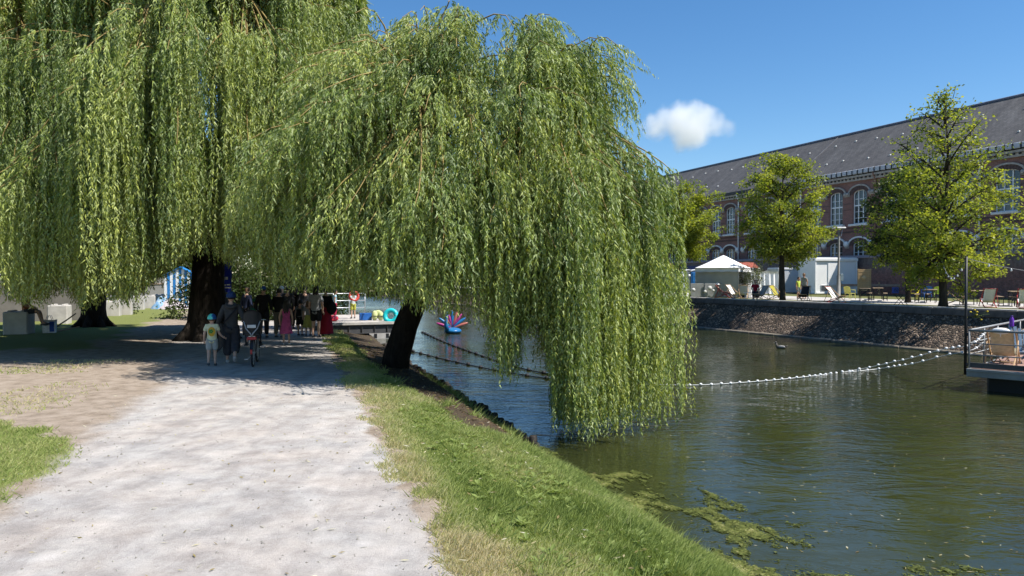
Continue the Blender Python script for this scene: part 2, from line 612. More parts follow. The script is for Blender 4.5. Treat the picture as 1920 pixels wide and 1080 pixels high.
# ------------------------------------------------------------------ far bank and its quay wall
QB = [G(1275.5, 611, WATER_Z), G(1773, 659, WATER_Z)]
qd = (QB[0] - QB[1]); qd.z = 0; qd.normalize()             # along the quay, away from the camera
qn = Vector((-qd.y, qd.x, 0))                              # out over the water
if qn.x > 0: qn = -qn
Q0 = QB[1].copy()
def quay(k, off=0.0, z=0.0):
    """k metres along the quay from its near end, off metres back from the foot"""
    p = Q0 + qd * k - qn * off
    return Vector((p.x, p.y, z))
BAT = 1.85                                                  # horizontal run of the battered face
COP_Z = 0.34
def stone_material():
    m, nt, out = new_mat('rubble revetment')
    tc = nt.nodes.new('ShaderNodeTexCoord')
    mp = nt.nodes.new('ShaderNodeMapping'); mp.inputs['Scale'].default_value = (1, 1, 1.6)
    L(nt, tc.outputs['Object'], mp.inputs['Vector'])
    vo = N(nt, 'ShaderNodeTexVoronoi', Scale=6.6); vo.feature = 'DISTANCE_TO_EDGE'; vo.inputs['Randomness'].default_value = 0.85
    vc = N(nt, 'ShaderNodeTexVoronoi', Scale=6.6); vc.inputs['Randomness'].default_value = 0.85
    L(nt, mp.outputs[0], vo.inputs['Vector']); L(nt, mp.outputs[0], vc.inputs['Vector'])
    sepc = nt.nodes.new('ShaderNodeSeparateColor'); L(nt, vc.outputs['Color'], sepc.inputs[0])
    st = ramp(nt, sepc.outputs[0], [(0.0, (0.10, 0.085, 0.068)), (0.45, (0.17, 0.13, 0.10)), (0.75, (0.245, 0.19, 0.148)), (1.0, (0.40, 0.32, 0.245))]).outputs[0]
    n = noise(nt, 0.7, 5, 0.7, tc.outputs['Object'])
    st = mixc(nt, 1.0, st, ramp(nt, n, [(0.3, (0.5, 0.48, 0.47)), (0.65, (1.1, 1.05, 1.0))]).outputs[0], 'MULTIPLY')
    stain = ramp(nt, noise(nt, 1.7, 6, 0.8, tc.outputs['Object']), [(0.70, (0, 0, 0)), (0.78, (1, 1, 1))]).outputs[0]
    st = mixc(nt, math_n(nt, 'MULTIPLY', stain, 0.55), st, (0.30, 0.21, 0.08))
    joint = ramp(nt, vo.outputs['Distance'], [(0.02, (1,) * 3), (0.10, (0,) * 3)]).outputs[0]
    c = mixc(nt, joint, st, (0.03, 0.027, 0.025))
    p = N(nt, 'ShaderNodeBsdfPrincipled', Roughness=0.9)
    p.inputs['Specular IOR Level'].default_value = 0.2
    L(nt, c, p.inputs['Base Color'])
    hh = ramp(nt, vo.outputs['Distance'], [(0.0, (0,) * 3), (0.22, (1,) * 3)]).outputs[0]
    hf = math_n(nt, 'ADD', hh, math_n(nt, 'MULTIPLY', noise(nt, 22, 4, 0.7, tc.outputs['Object']), 0.7))
    hf = math_n(nt, 'ADD', hf, math_n(nt, 'MULTIPLY', sepc.outputs[1], 0.8))
    L(nt, bump(nt, hf, 0.8, 0.06), p.inputs['Normal'])
    L(nt, p.outputs[0], out.inputs['Surface'])
    return m
M_STONE = stone_material()
M_CONC = mat('pale weathered concrete', (0.55, 0.52, 0.48), (0.38, 0.36, 0.335), 0.85, 2.2, bmp=0.3)
M_DARKCONC = mat('shade toned quay stone', (0.15, 0.135, 0.122), (0.075, 0.067, 0.062), 0.9, 2.5, bmp=0.4)  # coping stone, the shade on its face put into the dark colour
quay_wall = thing('quay_wall', 'dark battered stone quay wall with coping on the far side of the canal', 'wall', loc=quay(30, 0, WATER_Z))
_rl = Vector(quay_wall.location)
def rel(p): return Vector(p) - _rl
mb = MB()
KA, KB = -60, 100
nk = 80
def face(u, v):
    k = KA + (KB - KA) * u
    wob = 0.10 * (vnoise(np.array(k * 0.5), np.array(v * 3.0), 4) - 0.5)
    return rel(quay(k, 0.03 + v * BAT + float(wob) * (0 < v < 1), WATER_Z - 0.3 + v * (COP_Z - WATER_Z + 0.3)))
mb.sheet(face, nk * 2, 8)
mb.v = mb.v
fo = mb.build('revetment_face', M_STONE, quay_wall)
mb = MB()
for i in range(KA, KB, 2):                                   # coping blocks
    pass
cop_h = FAR_Z + 0.03 - COP_Z
mb.cbox((0, 0, 0), (1.985, 0.46, cop_h), 0.02)
cmesh = mb.mesh('coping_stone', M_DARKCONC)
qang = math.atan2(qd.y, qd.x)
for i in range(KA, KB, 2):
    o = link('coping_stone', cmesh, quay_wall)
    o.location = rel(quay(i + 1, BAT + 0.20, (FAR_Z + 0.03 + COP_Z) / 2 + 0.004 * math.sin(i * 2.1)))
    o.rotation_euler = (0, 0, qang + 0.006 * math.sin(i * 1.7))
mb = MB()                                                    # pale flat slabs on top of the wall
mb.cbox((0, 0, 0), (1.97, 0.40, 0.05), 0.012)
smesh = mb.mesh('coping_slab', M_CONC)
for i in range(KA, KB, 2):
    o = link('coping_slab', smesh, quay_wall)
    o.location = rel(quay(i + 1, BAT + 0.215, FAR_Z + 0.058 + 0.004 * math.sin(i * 2.1)))
    o.rotation_euler = (0, 0, qang + 0.006 * math.sin(i * 1.7))
mb = MB()                                                    # ledge at the foot
for i in range(-30, 50):
    a, b = quay(i * 2.0, -0.28, 0), quay(i * 2.0 + 1.97, -0.28, 0)
    mid = (a + b) / 2
    mb.cbox(rel((mid.x, mid.y, WATER_Z - 0.06)), (1.97, 0.55, 0.3), 0.03, Rz(qang))
mb.build('foot_ledge', mat('algae stained ledge', (0.20, 0.17, 0.13), (0.10, 0.085, 0.065), 0.8, 3.0, bmp=0.3), quay_wall)

def far_material():
    m, nt, out = new_mat('far bank ground')
    at = nt.nodes.new('ShaderNodeVertexColor'); at.layer_name = 'zone'
    sep = nt.nodes.new('ShaderNodeSeparateColor'); L(nt, at.outputs['Color'], sep.inputs[0])
    v = coords(nt)
    f = noise(nt, 6, 5, 0.7, v)
    b = noise(nt, 0.8, 4, 0.6, v)
    grass = ramp(nt, f, [(0.3, (0.06, 0.075, 0.015)), (0.6, (0.135, 0.135, 0.035)), (0.8, (0.22, 0.19, 0.08))]).outputs[0]
    pave = ramp(nt, b, [(0.3, (0.38, 0.355, 0.33)), (0.7, (0.52, 0.49, 0.46))]).outputs[0]
    fac = math_n(nt, 'ADD', sep.outputs[0], math_n(nt, 'MULTIPLY', math_n(nt, 'SUBTRACT', f, 0.5), 0.7))
    mr = nt.nodes.new('ShaderNodeMapRange'); mr.inputs['From Min'].default_value = 0.35; mr.inputs['From Max'].default_value = 0.65
    L(nt, fac, mr.inputs['Value'])
    c = mixc(nt, mr.outputs[0], grass, pave)
    p = N(nt, 'ShaderNodeBsdfPrincipled', Roughness=0.95)
    L(nt, c, p.inputs['Base Color'])
    L(nt, bump(nt, f, 0.5, 0.05), p.inputs['Normal'])
    L(nt, p.outputs[0], out.inputs['Surface'])
    return m
ks = np.concatenate([[-900, -200], np.arange(-60, 101, 2.0), [160, 300, 1500]])
os_ = np.concatenate([np.arange(BAT + 0.38, 30, 0.5), [40, 60, 120, 400, 1500]])
Kk, Oo = grid(ks, os_)
FX = Q0.x + qd.x * Kk - qn.x * Oo
FY = Q0.y + qd.y * Kk - qn.y * Oo
FZ = np.full_like(FX, FAR_Z) + 0.05 * (fbm(FX * 0.3, FY * 0.3, 3) - 0.5) * (Oo > BAT + 1)
pv = sstep(5.0, 5.8, Oo + 0.8 * (fbm(FX * 0.5, FY * 0.5, 6) - 0.5)) * (1 - sstep(12.0, 13.0, Oo + 1.2 * (fbm(FX * 0.4, FY * 0.4, 8) - 0.5)))
fzc = np.stack([pv, pv * 0, pv * 0, pv * 0 + 1], -1).reshape(-1, 4)
a = FX.shape
verts = np.stack([FX, FY, FZ], -1).reshape(-1, 3)
ii = np.arange(a[0] * a[1]).reshape(a)
q = np.stack([ii[:-1, :-1], ii[1:, :-1], ii[1:, 1:], ii[:-1, 1:]], -1).reshape(-1, 4)
# keep normals up
vv = verts[q[5]]
nz = np.cross(vv[1] - vv[0], vv[3] - vv[0])[2]
if nz < 0: q = q[:, ::-1]
far_bank = link('far_bank', np_mesh('far_bank', verts, q, far_material(), True, {'zone': ('POINT', 'FLOAT_COLOR', fzc)}))
tag(far_bank, kind='structure')
# ================================================================== weeping willows
def bark_material(name, dark, light):
    m, nt, out = new_mat(name)
    v = coords(nt, 'Object', (9, 9, 1.6))
    f = noise(nt, 1.0, 7, 0.7, v, 1.2)
    c = ramp(nt, f, [(0.3, dark), (0.7, light)]).outputs[0]
    p = N(nt, 'ShaderNodeBsdfPrincipled', Roughness=0.92)
    p.inputs['Specular IOR Level'].default_value = 0.08
    L(nt, c, p.inputs['Base Color'])
    L(nt, bump(nt, f, 1.0, 0.06), p.inputs['Normal'])
    L(nt, p.outputs[0], out.inputs['Surface'])
    return m
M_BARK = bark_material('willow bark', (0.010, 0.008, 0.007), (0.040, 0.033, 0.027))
M_BARK2 = bark_material('lime bark', (0.03, 0.025, 0.02), (0.09, 0.075, 0.06))
M_TWIG = mat('yellow willow twig', (0.30, 0.22, 0.07), (0.19, 0.13, 0.045), 0.7, 2.0, bmp=0)

def leaf_material(name, dark, mid, light, under, trans=0.42, gloss=0.35):
    m, nt, out = new_mat(name)
    at = nt.nodes.new('ShaderNodeAttribute'); at.attribute_name = 'tone'
    c = ramp(nt, at.outputs['Fac'], [(0.0, dark), (0.5, mid), (1.0, light)]).outputs[0]
    geo = nt.nodes.new('ShaderNodeNewGeometry')
    cb = mixc(nt, geo.outputs['Backfacing'], c, under)
    cb = mixc(nt, 0.5, c, cb)
    p = N(nt, 'ShaderNodeBsdfPrincipled', Roughness=gloss)
    p.inputs['Specular IOR Level'].default_value = 0.22
    L(nt, cb, p.inputs['Base Color'])
    t = nt.nodes.new('ShaderNodeBsdfTranslucent')
    tcol = mixc(nt, 1.0, c, (1.55, 1.5, 0.55), 'MULTIPLY')
    L(nt, tcol, t.inputs['Color'])
    mx = nt.nodes.new('ShaderNodeMixShader'); mx.inputs[0].default_value = trans
    L(nt, p.outputs[0], mx.inputs[1]); L(nt, t.outputs[0], mx.inputs[2])
    L(nt, mx.outputs[0], out.inputs['Surface'])
    return m
M_WILLOW = leaf_material('willow leaf', (0.072, 0.118, 0.025), (0.200, 0.272, 0.060), (0.42, 0.46, 0.116), (0.34, 0.39, 0.22), trans=0.24, gloss=0.48)

def leaf_tris(base, direc, width_dir, length, width):
    """slim lance shaped leaves: base point, direction, side direction -> verts (n,3,3)"""
    n = len(base)
    L_, W = length[:, None], width[:, None]
    out = np.empty((n, 3, 3), dtype=np.float32)
    b_ = base + direc * L_ * 0.12
    out[:, 0] = b_ + width_dir * W * 0.5; out[:, 1] = base + direc * L_; out[:, 2] = b_ - width_dir * W * 0.5
    return out
WILLOW_LOG = []
def unit(a):
    return a / np.maximum(np.linalg.norm(a, axis=-1, keepdims=True), 1e-9)

def strands_to_leaves(rng, start, outd, length, reach, lean, tone, spacing, leaf_len, leaf_w):
    """start (n,3), outd unit horizontal (n,3), strand length (n,), returns leaf verts and tones"""
    cnt = np.maximum(3, (length / spacing).astype(int))
    idx = np.repeat(np.arange(len(start)), cnt)
    first = np.repeat(np.cumsum(cnt) - cnt, cnt)
    j = np.arange(len(idx)) - first
    a = (j + rng.random(len(idx)) * 0.9) * spacing
    lam = 0.45
    e = 1 - np.exp(-a / lam)
    P = start[idx].copy()
    P[:, :2] += outd[idx][:, :2] * (reach[idx] * e)[:, None]
    P[:, 2] -= a - lam * e * 0.75
    fr = a / np.maximum(length[idx], 0.1)
    P += lean[idx] * (fr ** 1.6)[:, None]
    ph = rng.random(len(start)) * 6.28
    ph2 = rng.random(len(start)) * 6.28
    P[:, 0] += 0.045 * np.sin(a * 2.3 + ph[idx]) * np.minimum(1, a)
    P[:, 1] += 0.045 * np.sin(a * 2.0 + ph2[idx]) * np.minimum(1, a)
    n = len(idx)
    az = rng.random(n) * 2 * np.pi
    side = np.stack([np.cos(az), np.sin(az), np.zeros(n)], -1)
    tilt = rng.uniform(0.22, 0.85, n)
    early = np.exp(-a / 0.5)
    d = side * np.sin(tilt)[:, None] + np.array([0, 0, -1.0]) * np.cos(tilt)[:, None] + outd[idx] * (0.8 * early)[:, None]
    d = unit(d)
    w = unit(np.cross(d, unit(rng.normal(size=(n, 3)))))
    ll = rng.uniform(leaf_len * 0.65, leaf_len * 1.25, n) * (1 - 0.35 * fr ** 4)
    lw = rng.uniform(leaf_w * 0.75, leaf_w * 1.25, n)
    tn = np.clip(tone[idx] + rng.normal(0, 0.16, n) + 0.24 * fr ** 2 - 0.04, 0, 1)
    return leaf_tris(P, d, w, ll, lw), tn

def willow(name, label, base, crown_c, rx, ry, zbot, ztop, bottom_fn, seed, n_clumps, strands, spacing, leaf_len, leaf_w,
           trunk_pts, trunk_rad, p=2.6, limb_n=7, front_bias=0.5, len_rng=(1.6, 4.2), keep=None, n_curt=0, curt_top=6.0, extra=(), xlim=None, cols=0.0, back_fat=1.0, n_tier=0, ztop_fat=None, colfreq=5.0, colcut=0.34, lump=0.2):
    rng = np.random.default_rng(seed)
    root = thing(name, label, 'tree', loc=base)
    B = np.array(base)
    cc = np.array(crown_c, dtype=float)
    # trunk
    mb = MB()
    pts = [Vector(q) for q in trunk_pts]
    mb.tube([q - Vector(base) for q in pts], trunk_rad, 14)
    fork = np.array(pts[-1])
    for kk in range(7):                                       # root flare
        a_ = kk * 0.9 + 0.3
        r0 = trunk_rad[0]
        o1 = Vector((math.cos(a_), math.sin(a_), 0))
        mb.tube([(o1 * r0 * 0.62 + Vector((0, 0, r0 * 0.9))), (o1 * r0 * 0.86 + Vector((0, 0, r0 * 0.4))), (o1 * r0 * 1.25 + Vector((0, 0, r0 * .1))), (o1 * r0 * 1.8 + Vector((0, 0, -0.16)))], [r0 * 0.25, r0 * 0.30, r0 * 0.24, r0 * 0.1], 7)
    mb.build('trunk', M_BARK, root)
    # limbs
    limbs = []
    mbl = MB()
    for k in range(limb_n):
        az = 2 * np.pi * (k + rng.uniform(-.25, .25)) / limb_n
        rr = rng.uniform(0.45, 0.72)
        top = np.array([cc[0] + rx * rr * np.cos(az), cc[1] + ry * rr * np.sin(az), zbot + (ztop - zbot) * (0.88 - 0.42 * rr) + rng.uniform(-.4, .4)])
        c1 = fork + (top - fork) * 0.35 + np.array([0, 0, 1.0])
        P_ = []
        for i in range(9):
            u = i / 8
            P_.append((1 - u) ** 2 * fork + 2 * u * (1 - u) * c1 + u * u * top)
        P_ = np.array(P_)
        P_[1:-1] += rng.normal(0, 0.07, (7, 3))
        limbs.append(P_)
        mbl.tube([Vector(q - B) for q in P_], list(np.linspace(trunk_rad[-1] * 0.62, 0.05, 9)), 8)
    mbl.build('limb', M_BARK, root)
    # arching boughs, each with a curtain of hanging twigs
    st, od, ln, rc, lean, tone = [], [], [], [], [], []
    mbt = MB()
    made = 0
    tries = 0
    n_all = n_clumps + n_curt + n_tier + len(extra)
    while made < n_all and tries < n_all * 8:
        tries += 1
        curt = made < n_curt + len(extra)
        tier = (not curt) and made < n_curt + len(extra) + n_tier
        az = rng.random() * 2 * np.pi
        if rng.random() < (0.8 if (curt and cols) else front_bias) and np.sin(az) > 0.25:
            az = -az
        if cols and (curt or rng.random() < 0.9):
            az = (np.round(az * cols) + rng.normal(0, 0.13)) / cols
        rho = np.sqrt(rng.uniform(0.02, 1.0)) ** 0.72
        if curt:
            rho = rng.uniform(0.90, 1.0) if cols else rng.uniform(0.72, 1.0)
        shell = 1.0 if rng.random() < (0.88 if cols else 0.72) else rng.uniform(0.55, 0.95)
        zt = zbot + (ztop - zbot) * (max(0.0, 1 - rho ** p)) ** (1 / p)
        if rho > 0.86:
            zt = zbot + (zt - zbot) * rng.uniform(0.15, 1.05)
        if tier:                                             # a bough standing out on its own, with a short fringe
            shell = 1.0
            zq = rng.uniform(0.02, 0.97)
            rho = (1 - zq ** p) ** (1 / p) * rng.uniform(0.88, 1.12)
            zt = zbot + (ztop - zbot) * zq
        if curt:
            shell = 1.0
            zt = min(zt, rng.uniform(zbot, curt_top))
        zt = zbot - 0.3 + (zt - zbot) * (0.75 + 0.25 * shell) + rng.uniform(-.35, .35)
        rj = rho * shell * rng.uniform(0.92, 1.08)
        tip = np.array([cc[0] + rx * rj * np.cos(az), cc[1] + ry * rj * np.sin(az), zt])
        col = float(vnoise(np.array(az * colfreq + 50.0), np.array(zt * 0.22 + 9.0), seed))
        rj2 = 1.0 + lump * (float(vnoise(np.array(az * 2.4 + 30.0), np.array(zt * 0.75), seed + 3)) - 0.62)
        tip[0] = cc[0] + (tip[0] - cc[0]) * rj2
        tip[1] = cc[1] + (tip[1] - cc[1]) * rj2
        if col < colcut and rho > 0.45 and rng.random() < 0.85:
            continue
        if xlim is not None and tip[0] > np.interp(tip[2], *xlim):
            if not tier and not cols:
                continue
            tip[0] = np.interp(tip[2], *xlim) - rng.uniform(0, 0.9)
        if made < len(extra):
            tip = np.array(extra[made], dtype=float)
            az = math.atan2(tip[1] - cc[1], tip[0] - cc[0])
        out2 = np.array([np.cos(az), np.sin(az), 0.0])
        dists = [np.min(np.linalg.norm(P_[3:] - tip - np.array([0, 0, 0.3]), axis=1)) for P_ in limbs]
        P_ = limbs[int(np.argmin(dists))]
        s0 = P_[rng.integers(4, 9)]
        apex = tip - out2 * (rng.uniform(0.5, 1.0) if tier else rng.uniform(0.3, 0.7)) + np.array([0, 0, rng.uniform(0.45, 0.9) if tier else rng.uniform(0.35, 0.75)])
        mid = (s0 + apex) / 2 + np.array([0, 0, 0.35])
        arc = []
        for i in range(7):
            u = i / 6
            arc.append((1 - u) ** 3 * s0 + 3 * u * (1 - u) ** 2 * mid + 3 * u * u * (1 - u) * apex + u ** 3 * (tip + out2 * 0.12))
        arc = np.array(arc)
        mbt.tube([Vector(q - B) for q in arc], list(np.linspace(0.032, 0.007, 7)), 4, cap=False)
        made += 1
        ct = rng.uniform(0.12, 0.9) if rng.random() < 0.8 else rng.uniform(0.6, 1.0)
        m = int(strands * rng.uniform(0.6, 1.4) * (1.75 if tier else 1.0))
        cl = np.array([rng.normal(0, 0.05 if cols else 0.10), rng.normal(0, 0.10), 0])
        L0 = rng.uniform(0.9, 2.3) if tier else rng.uniform(*len_rng)
        wide = rng.uniform(0.22, 0.46) if tier else rng.uniform(0.07, 0.16) if made <= len(extra) else rng.uniform(0.10, 0.22) if cols else rng.uniform(0.12, 0.34)
        tang = np.array([-out2[1], out2[0], 0])
        for _ in range(m):
            u = rng.beta(2.2, 1.0)
            f = u * 6
            i0 = min(5, int(f))
            q_ = arc[i0] + (arc[i0 + 1] - arc[i0]) * (f - i0)
            sp = rng.normal(0, wide) * (0.35 + 0.65 * u)
            q_ = q_ + tang * sp + np.array([0, 0, -abs(sp) * 0.35 + rng.normal(0, .05)])
            dirr = out2 * rng.uniform(0.1, 1.0) + tang * (np.sign(sp) * rng.uniform(0, 0.3 if (cols or made <= len(extra)) else 0.8))
            dirr = dirr / (np.linalg.norm(dirr) + 1e-6)
            l = L0 * rng.uniform(0.35, 1.0) * (1 - 0.35 * min(1, abs(sp) / (2 * wide)))
            bt = bottom_fn(q_[0] + dirr[0] * 0.3, q_[1] + dirr[1] * 0.3, rng)
            l = (q_[2] - bt + 0.3) * (1 - 0.4 * rng.random() ** 2.2) if curt else min(l, q_[2] - bt + 0.2)
            if l < 0.25:
                continue
            st.append(q_); od.append(dirr); ln.append(l); rc.append(rng.uniform(0.05, 0.28) if cols else rng.uniform(0.1, 0.5)); lean.append(cl + rng.normal(0, 0.07, 3) * np.array([1, 1, 0])); tone.append(ct)
    mbt.build('twig', M_TWIG, root)
    q, tn = strands_to_leaves(rng, np.array(st), np.array(od), np.array(ln), np.array(rc), np.array(lean), np.array(tone), spacing, leaf_len, leaf_w)
    q = q - B.astype(np.float32)
    n = len(q)
    if ztop_fat is not None:                                  # leaves above the view enlarged to block light into the crown
        cen = q.mean(axis=1, keepdims=True)
        hi = (cen[:, 0, 2] + B[2]) > ztop_fat
        q[hi] = cen[hi] + (q[hi] - cen[hi]) * np.float32(2.3)
    if back_fat > 1:                                          # far side leaves enlarged to keep the crown's inside dark
        cen = q.mean(axis=1, keepdims=True)
        far = (cen[:, 0, 1] + B[1]) > cc[1] + 0.5
        q[far] = cen[far] + (q[far] - cen[far]) * np.float32(back_fat)
    me = np_mesh('crown', q.reshape(-1, 3), np.arange(n * 3).reshape(n, 3), M_WILLOW, False, {'tone': ('FACE', 'FLOAT', tn)})
    link('crown', me, root)
    WILLOW_LOG.append((made, len(st), n))
    return root

# --- the willow leaning over the water
def bottom_right(x, y, rng):
    px = CX + F_PX * x / max(y, 1)
    if y < 20.5:
        lo = np.interp(px, [600, 760, 820, 880, 920, 935, 955, 975, 1010, 1030, 1045, 1300], [1.8, 1.5, 1.2, 1.15, 0.95, 0.0, -0.3, 0.8, 0.7, 0.1, -1.2, -1.18])
        return lo + abs(rng.normal(0, 0.25)) * (1.0 if lo > -1 else 0.7)
    lo = np.interp(px, [600, 800, 1050, 1120, 1300], [1.8, 1.5, 1.2, 0.0, -0.9])
    return lo + abs(rng.normal(0, 0.4))
b = G(737, 703, -0.42)
_r = random.Random(5)
_ex = []
for i in range(46):
    px_ = _r.choice([1050, 1078, 1108, 1150, 1195, 1222, 1258]) + _r.uniform(-11, 11)
    dep = np.interp(px_, [1040, 1090, 1180, 1265], [14.5, 14.6, 15.6, 16.6]) + _r.uniform(-0.25, 1.6)
    _ex.append(((px_ - CX) / F_PX * dep, dep, _r.uniform(2.3, 4.6)))
for i in range(26):
    px_ = 870 + 180 * _r.random()
    dep = 15.6 + _r.uniform(-0.3, 1.5)
    _ex.append(((px_ - CX) / F_PX * dep, dep, _r.uniform(3.0, 5.0)))
willow('weeping_willow', 'weeping willow leaning over the water, its branches trailing into the canal', (b.x, b.y, -0.62),
       (-0.95, 19.7), 5.1, 5.0, 3.0, 8.55, bottom_right, 11, 150, 20, 0.045, 0.142, 0.030,
       [(b.x, b.y, -0.62), (b.x + 0.10, b.y + .02, 0.1), (b.x + 0.34, b.y + .03, 0.9), (b.x + 0.72, b.y + .05, 1.8), (b.x + 1.25, b.y, 2.9)],
       [0.40, 0.36, 0.32, 0.29, 0.26], p=3.3, len_rng=(1.5, 3.6), n_curt=150, n_tier=210, curt_top=5.6, front_bias=0.8, extra=_ex, back_fat=1.6, colcut=0.34, lump=0.36, xlim=([2, 4.0, 4.4, 5.0, 7.3, 8.0, 8.8], [4.05, 4.05, 3.4, 2.6, 2.4, 1.6, 0.6]))
# --- the big willows beside the path
def bottom_mid(x, y, rng):
    px = CX + F_PX * x / max(y, 1)
    lo = np.interp(px, [0, 120, 230, 300, 340, 450, 560, 640, 750], [1.45, 1.35, 1.3, 2.0, 2.45, 2.5, 2.45, 2.3, 2.0])
    if y > 27:
        lo = 2.5
    else:
        lo += 1.1 * max(0.0, float(vnoise(np.array(px / 38.0), np.array(3.3), 12)) - 0.42) - 0.12
    return lo + abs(rng.normal(0, 0.32))
b = G(388, 636, 0.0)
_exa = []
for i in range(40):
    px_ = _r.choice([318, 352, 398, 432, 468, 512, 548, 585, 622]) + _r.uniform(-9, 9)
    dep = 18.9 + _r.uniform(0, 1.6)
    _exa.append(((px_ - CX) / F_PX * dep, dep, _r.uniform(4.4, 10.2)))
for i in range(30):
    _exa.append((_r.uniform(-7.2, -4.9), _r.uniform(20.5, 26.0), _r.uniform(7.5, 11.6)))
willow('weeping_willow', 'tall weeping willow with a thick dark trunk beside the crowd on the path', (b.x, b.y, -0.05),
       (-9.2, 25.2), 6.2, 7.3, 4.3, 13.6, bottom_mid, 23, 360, 20, 0.052, 0.155, 0.033,
       [(b.x, b.y, -0.15), (b.x, b.y, 0.8), (b.x + 0.05, b.y, 2.0), (b.x + 0.1, b.y, 3.2), (b.x + .2, b.y, 4.6)],
       [0.74, 0.62, 0.54, 0.52, 0.5], p=3.2, len_rng=(1.6, 3.8), front_bias=0.45, n_curt=250, curt_top=11.5, xlim=([4, 6.5, 8, 14], [-2.6, -3.6, -5.2, -5.4]), cols=3.7, ztop_fat=10.6, extra=_exa, back_fat=1.7, colfreq=5.5, colcut=0.44, lump=0.3)
b = G(176, 612, 0.0)
_exb = []
for i in range(34):
    px_ = 10 + 275 * _r.random()
    dep = 18.6 + _r.uniform(0, 1.8)
    _exb.append(((px_ - CX) / F_PX * dep, dep, _r.uniform(2.9, 4.8)))
willow('weeping_willow', 'weeping willow at the left edge, hanging low over the concrete blocks', (b.x, b.y, -0.05),
       (-16.6, 26.0), 5.6, 6.6, 3.9, 13.2, bottom_mid, 37, 240, 19, 0.056, 0.16, 0.035,
       [(b.x, b.y, -0.15), (b.x, b.y, 0.8), (b.x + 0.1, b.y, 2.0), (b.x + 0.3, b.y, 3.4), (b.x + .5, b.y, 4.6)],
       [0.58, 0.48, 0.44, 0.42, 0.4], p=3.0, len_rng=(1.6, 3.8), front_bias=0.45, n_curt=200, curt_top=10.5, cols=3.9, ztop_fat=10.6, extra=_exb, back_fat=1.7, colfreq=5.5, colcut=0.44, lump=0.3)
# ================================================================== the long brick building across the canal
BD = Vector((-0.36, 0.933, 0)).normalized()
BN = Vector((-BD.y, BD.x, 0))                                # out of the facade, to the canal
B0 = Vector((31.0, 70.0, FAR_Z))
def brick_material(name, a, b_, mortar, scale=1.0, soot=0.5):
    m, nt, out = new_mat(name)
    tc = nt.nodes.new('ShaderNodeTexCoord')
    uv = tc.outputs['Object']
    # brick courses laid along the wall: x' = along the facade
    mp = nt.nodes.new('ShaderNodeMapping')
    mp.vector_type = 'POINT'
    mp.inputs['Rotation'].default_value = (0, 0, -math.atan2(BD.y, BD.x))
    L(nt, uv, mp.inputs['Vector'])
    sx = nt.nodes.new('ShaderNodeSeparateXYZ'); L(nt, mp.outputs[0], sx.inputs[0])
    cb = nt.nodes.new('ShaderNodeCombineXYZ'); L(nt, sx.outputs[0], cb.inputs[0]); L(nt, sx.outputs[2], cb.inputs[1])
    br = nt.nodes.new('ShaderNodeTexBrick')
    br.inputs['Scale'].default_value = scale
    br.inputs['Mortar Size'].default_value = 0.012
    br.inputs['Brick Width'].default_value = 0.30
    br.inputs['Row Height'].default_value = 0.10
    br.inputs['Color1'].default_value = (*a, 1); br.inputs['Color2'].default_value = (*b_, 1); br.inputs['Mortar'].default_value = (*mortar, 1)
    L(nt, cb.outputs[0], br.inputs['Vector'])
    n = noise(nt, 0.5, 6, 0.7, uv)
    c = mixc(nt, soot, br.outputs['Color'], ramp(nt, n, [(0.3, (0.45, 0.42, 0.42)), (0.7, (1.15, 1.1, 1.1))]).outputs[0], 'MULTIPLY')
    n2 = noise(nt, 7, 4, 0.7, uv)
    c = mixc(nt, 0.6, c, ramp(nt, n2, [(0.3, (0.7, 0.7, 0.7)), (0.7, (1.2, 1.2, 1.2))]).outputs[0], 'MULTIPLY')
    p = N(nt, 'ShaderNodeBsdfPrincipled', Roughness=0.9)
    L(nt, c, p.inputs['Base Color'])
    L(nt, bump(nt, br.outputs['Fac'], -0.3, 0.02), p.inputs['Normal'])
    L(nt, p.outputs[0], out.inputs['Surface'])
    return m
M_BRICK = brick_material('dark red brick', (0.285, 0.128, 0.102), (0.205, 0.095, 0.080), (0.24, 0.19, 0.17))
M_ARCHBRICK = mat('arch brick', (0.12, 0.075, 0.07), (0.07, 0.05, 0.048), 0.9, 8, bmp=0.3)
M_STUCCO = mat('grey dressed stone', (0.42, 0.385, 0.36), (0.28, 0.26, 0.245), 0.85, 3, bmp=0.2)
M_WHITESTONE = mat('white painted stone', (0.80, 0.78, 0.75), (0.62, 0.60, 0.58), 0.7, 3, bmp=0.1)
M_WINFRAME = mat('white window paint', (0.82, 0.83, 0.84), (0.70, 0.71, 0.73), 0.5, 5, bmp=0)
M_ZINC = mat('pale zinc gutter', (0.52, 0.53, 0.57), (0.38, 0.39, 0.43), 0.55, 2, bmp=0.05)
M_DARKMETAL = mat('dark bracket metal', (0.05, 0.05, 0.055), (0.03, 0.03, 0.035), 0.6, 5, bmp=0)
def glass_material():
    m, nt, out = new_mat('window glass')
    p = N(nt, 'ShaderNodeBsdfPrincipled', Roughness=0.06)
    v = coords(nt)
    c = ramp(nt, noise(nt, 0.9, 3, 0.6, v), [(0.3, (0.012, 0.015, 0.022)), (0.62, (0.03, 0.035, 0.045)), (0.75, (0.16, 0.17, 0.18))]).outputs[0]
    L(nt, c, p.inputs['Base Color'])
    p.inputs['Specular IOR Level'].default_value = 0.7
    L(nt, bump(nt, noise(nt, 1.2, 2, 0.5, v), 0.08, 0.05), p.inputs['Normal'])
    L(nt, p.outputs[0], out.inputs['Surface'])
    return m
M_GLASS = glass_material()
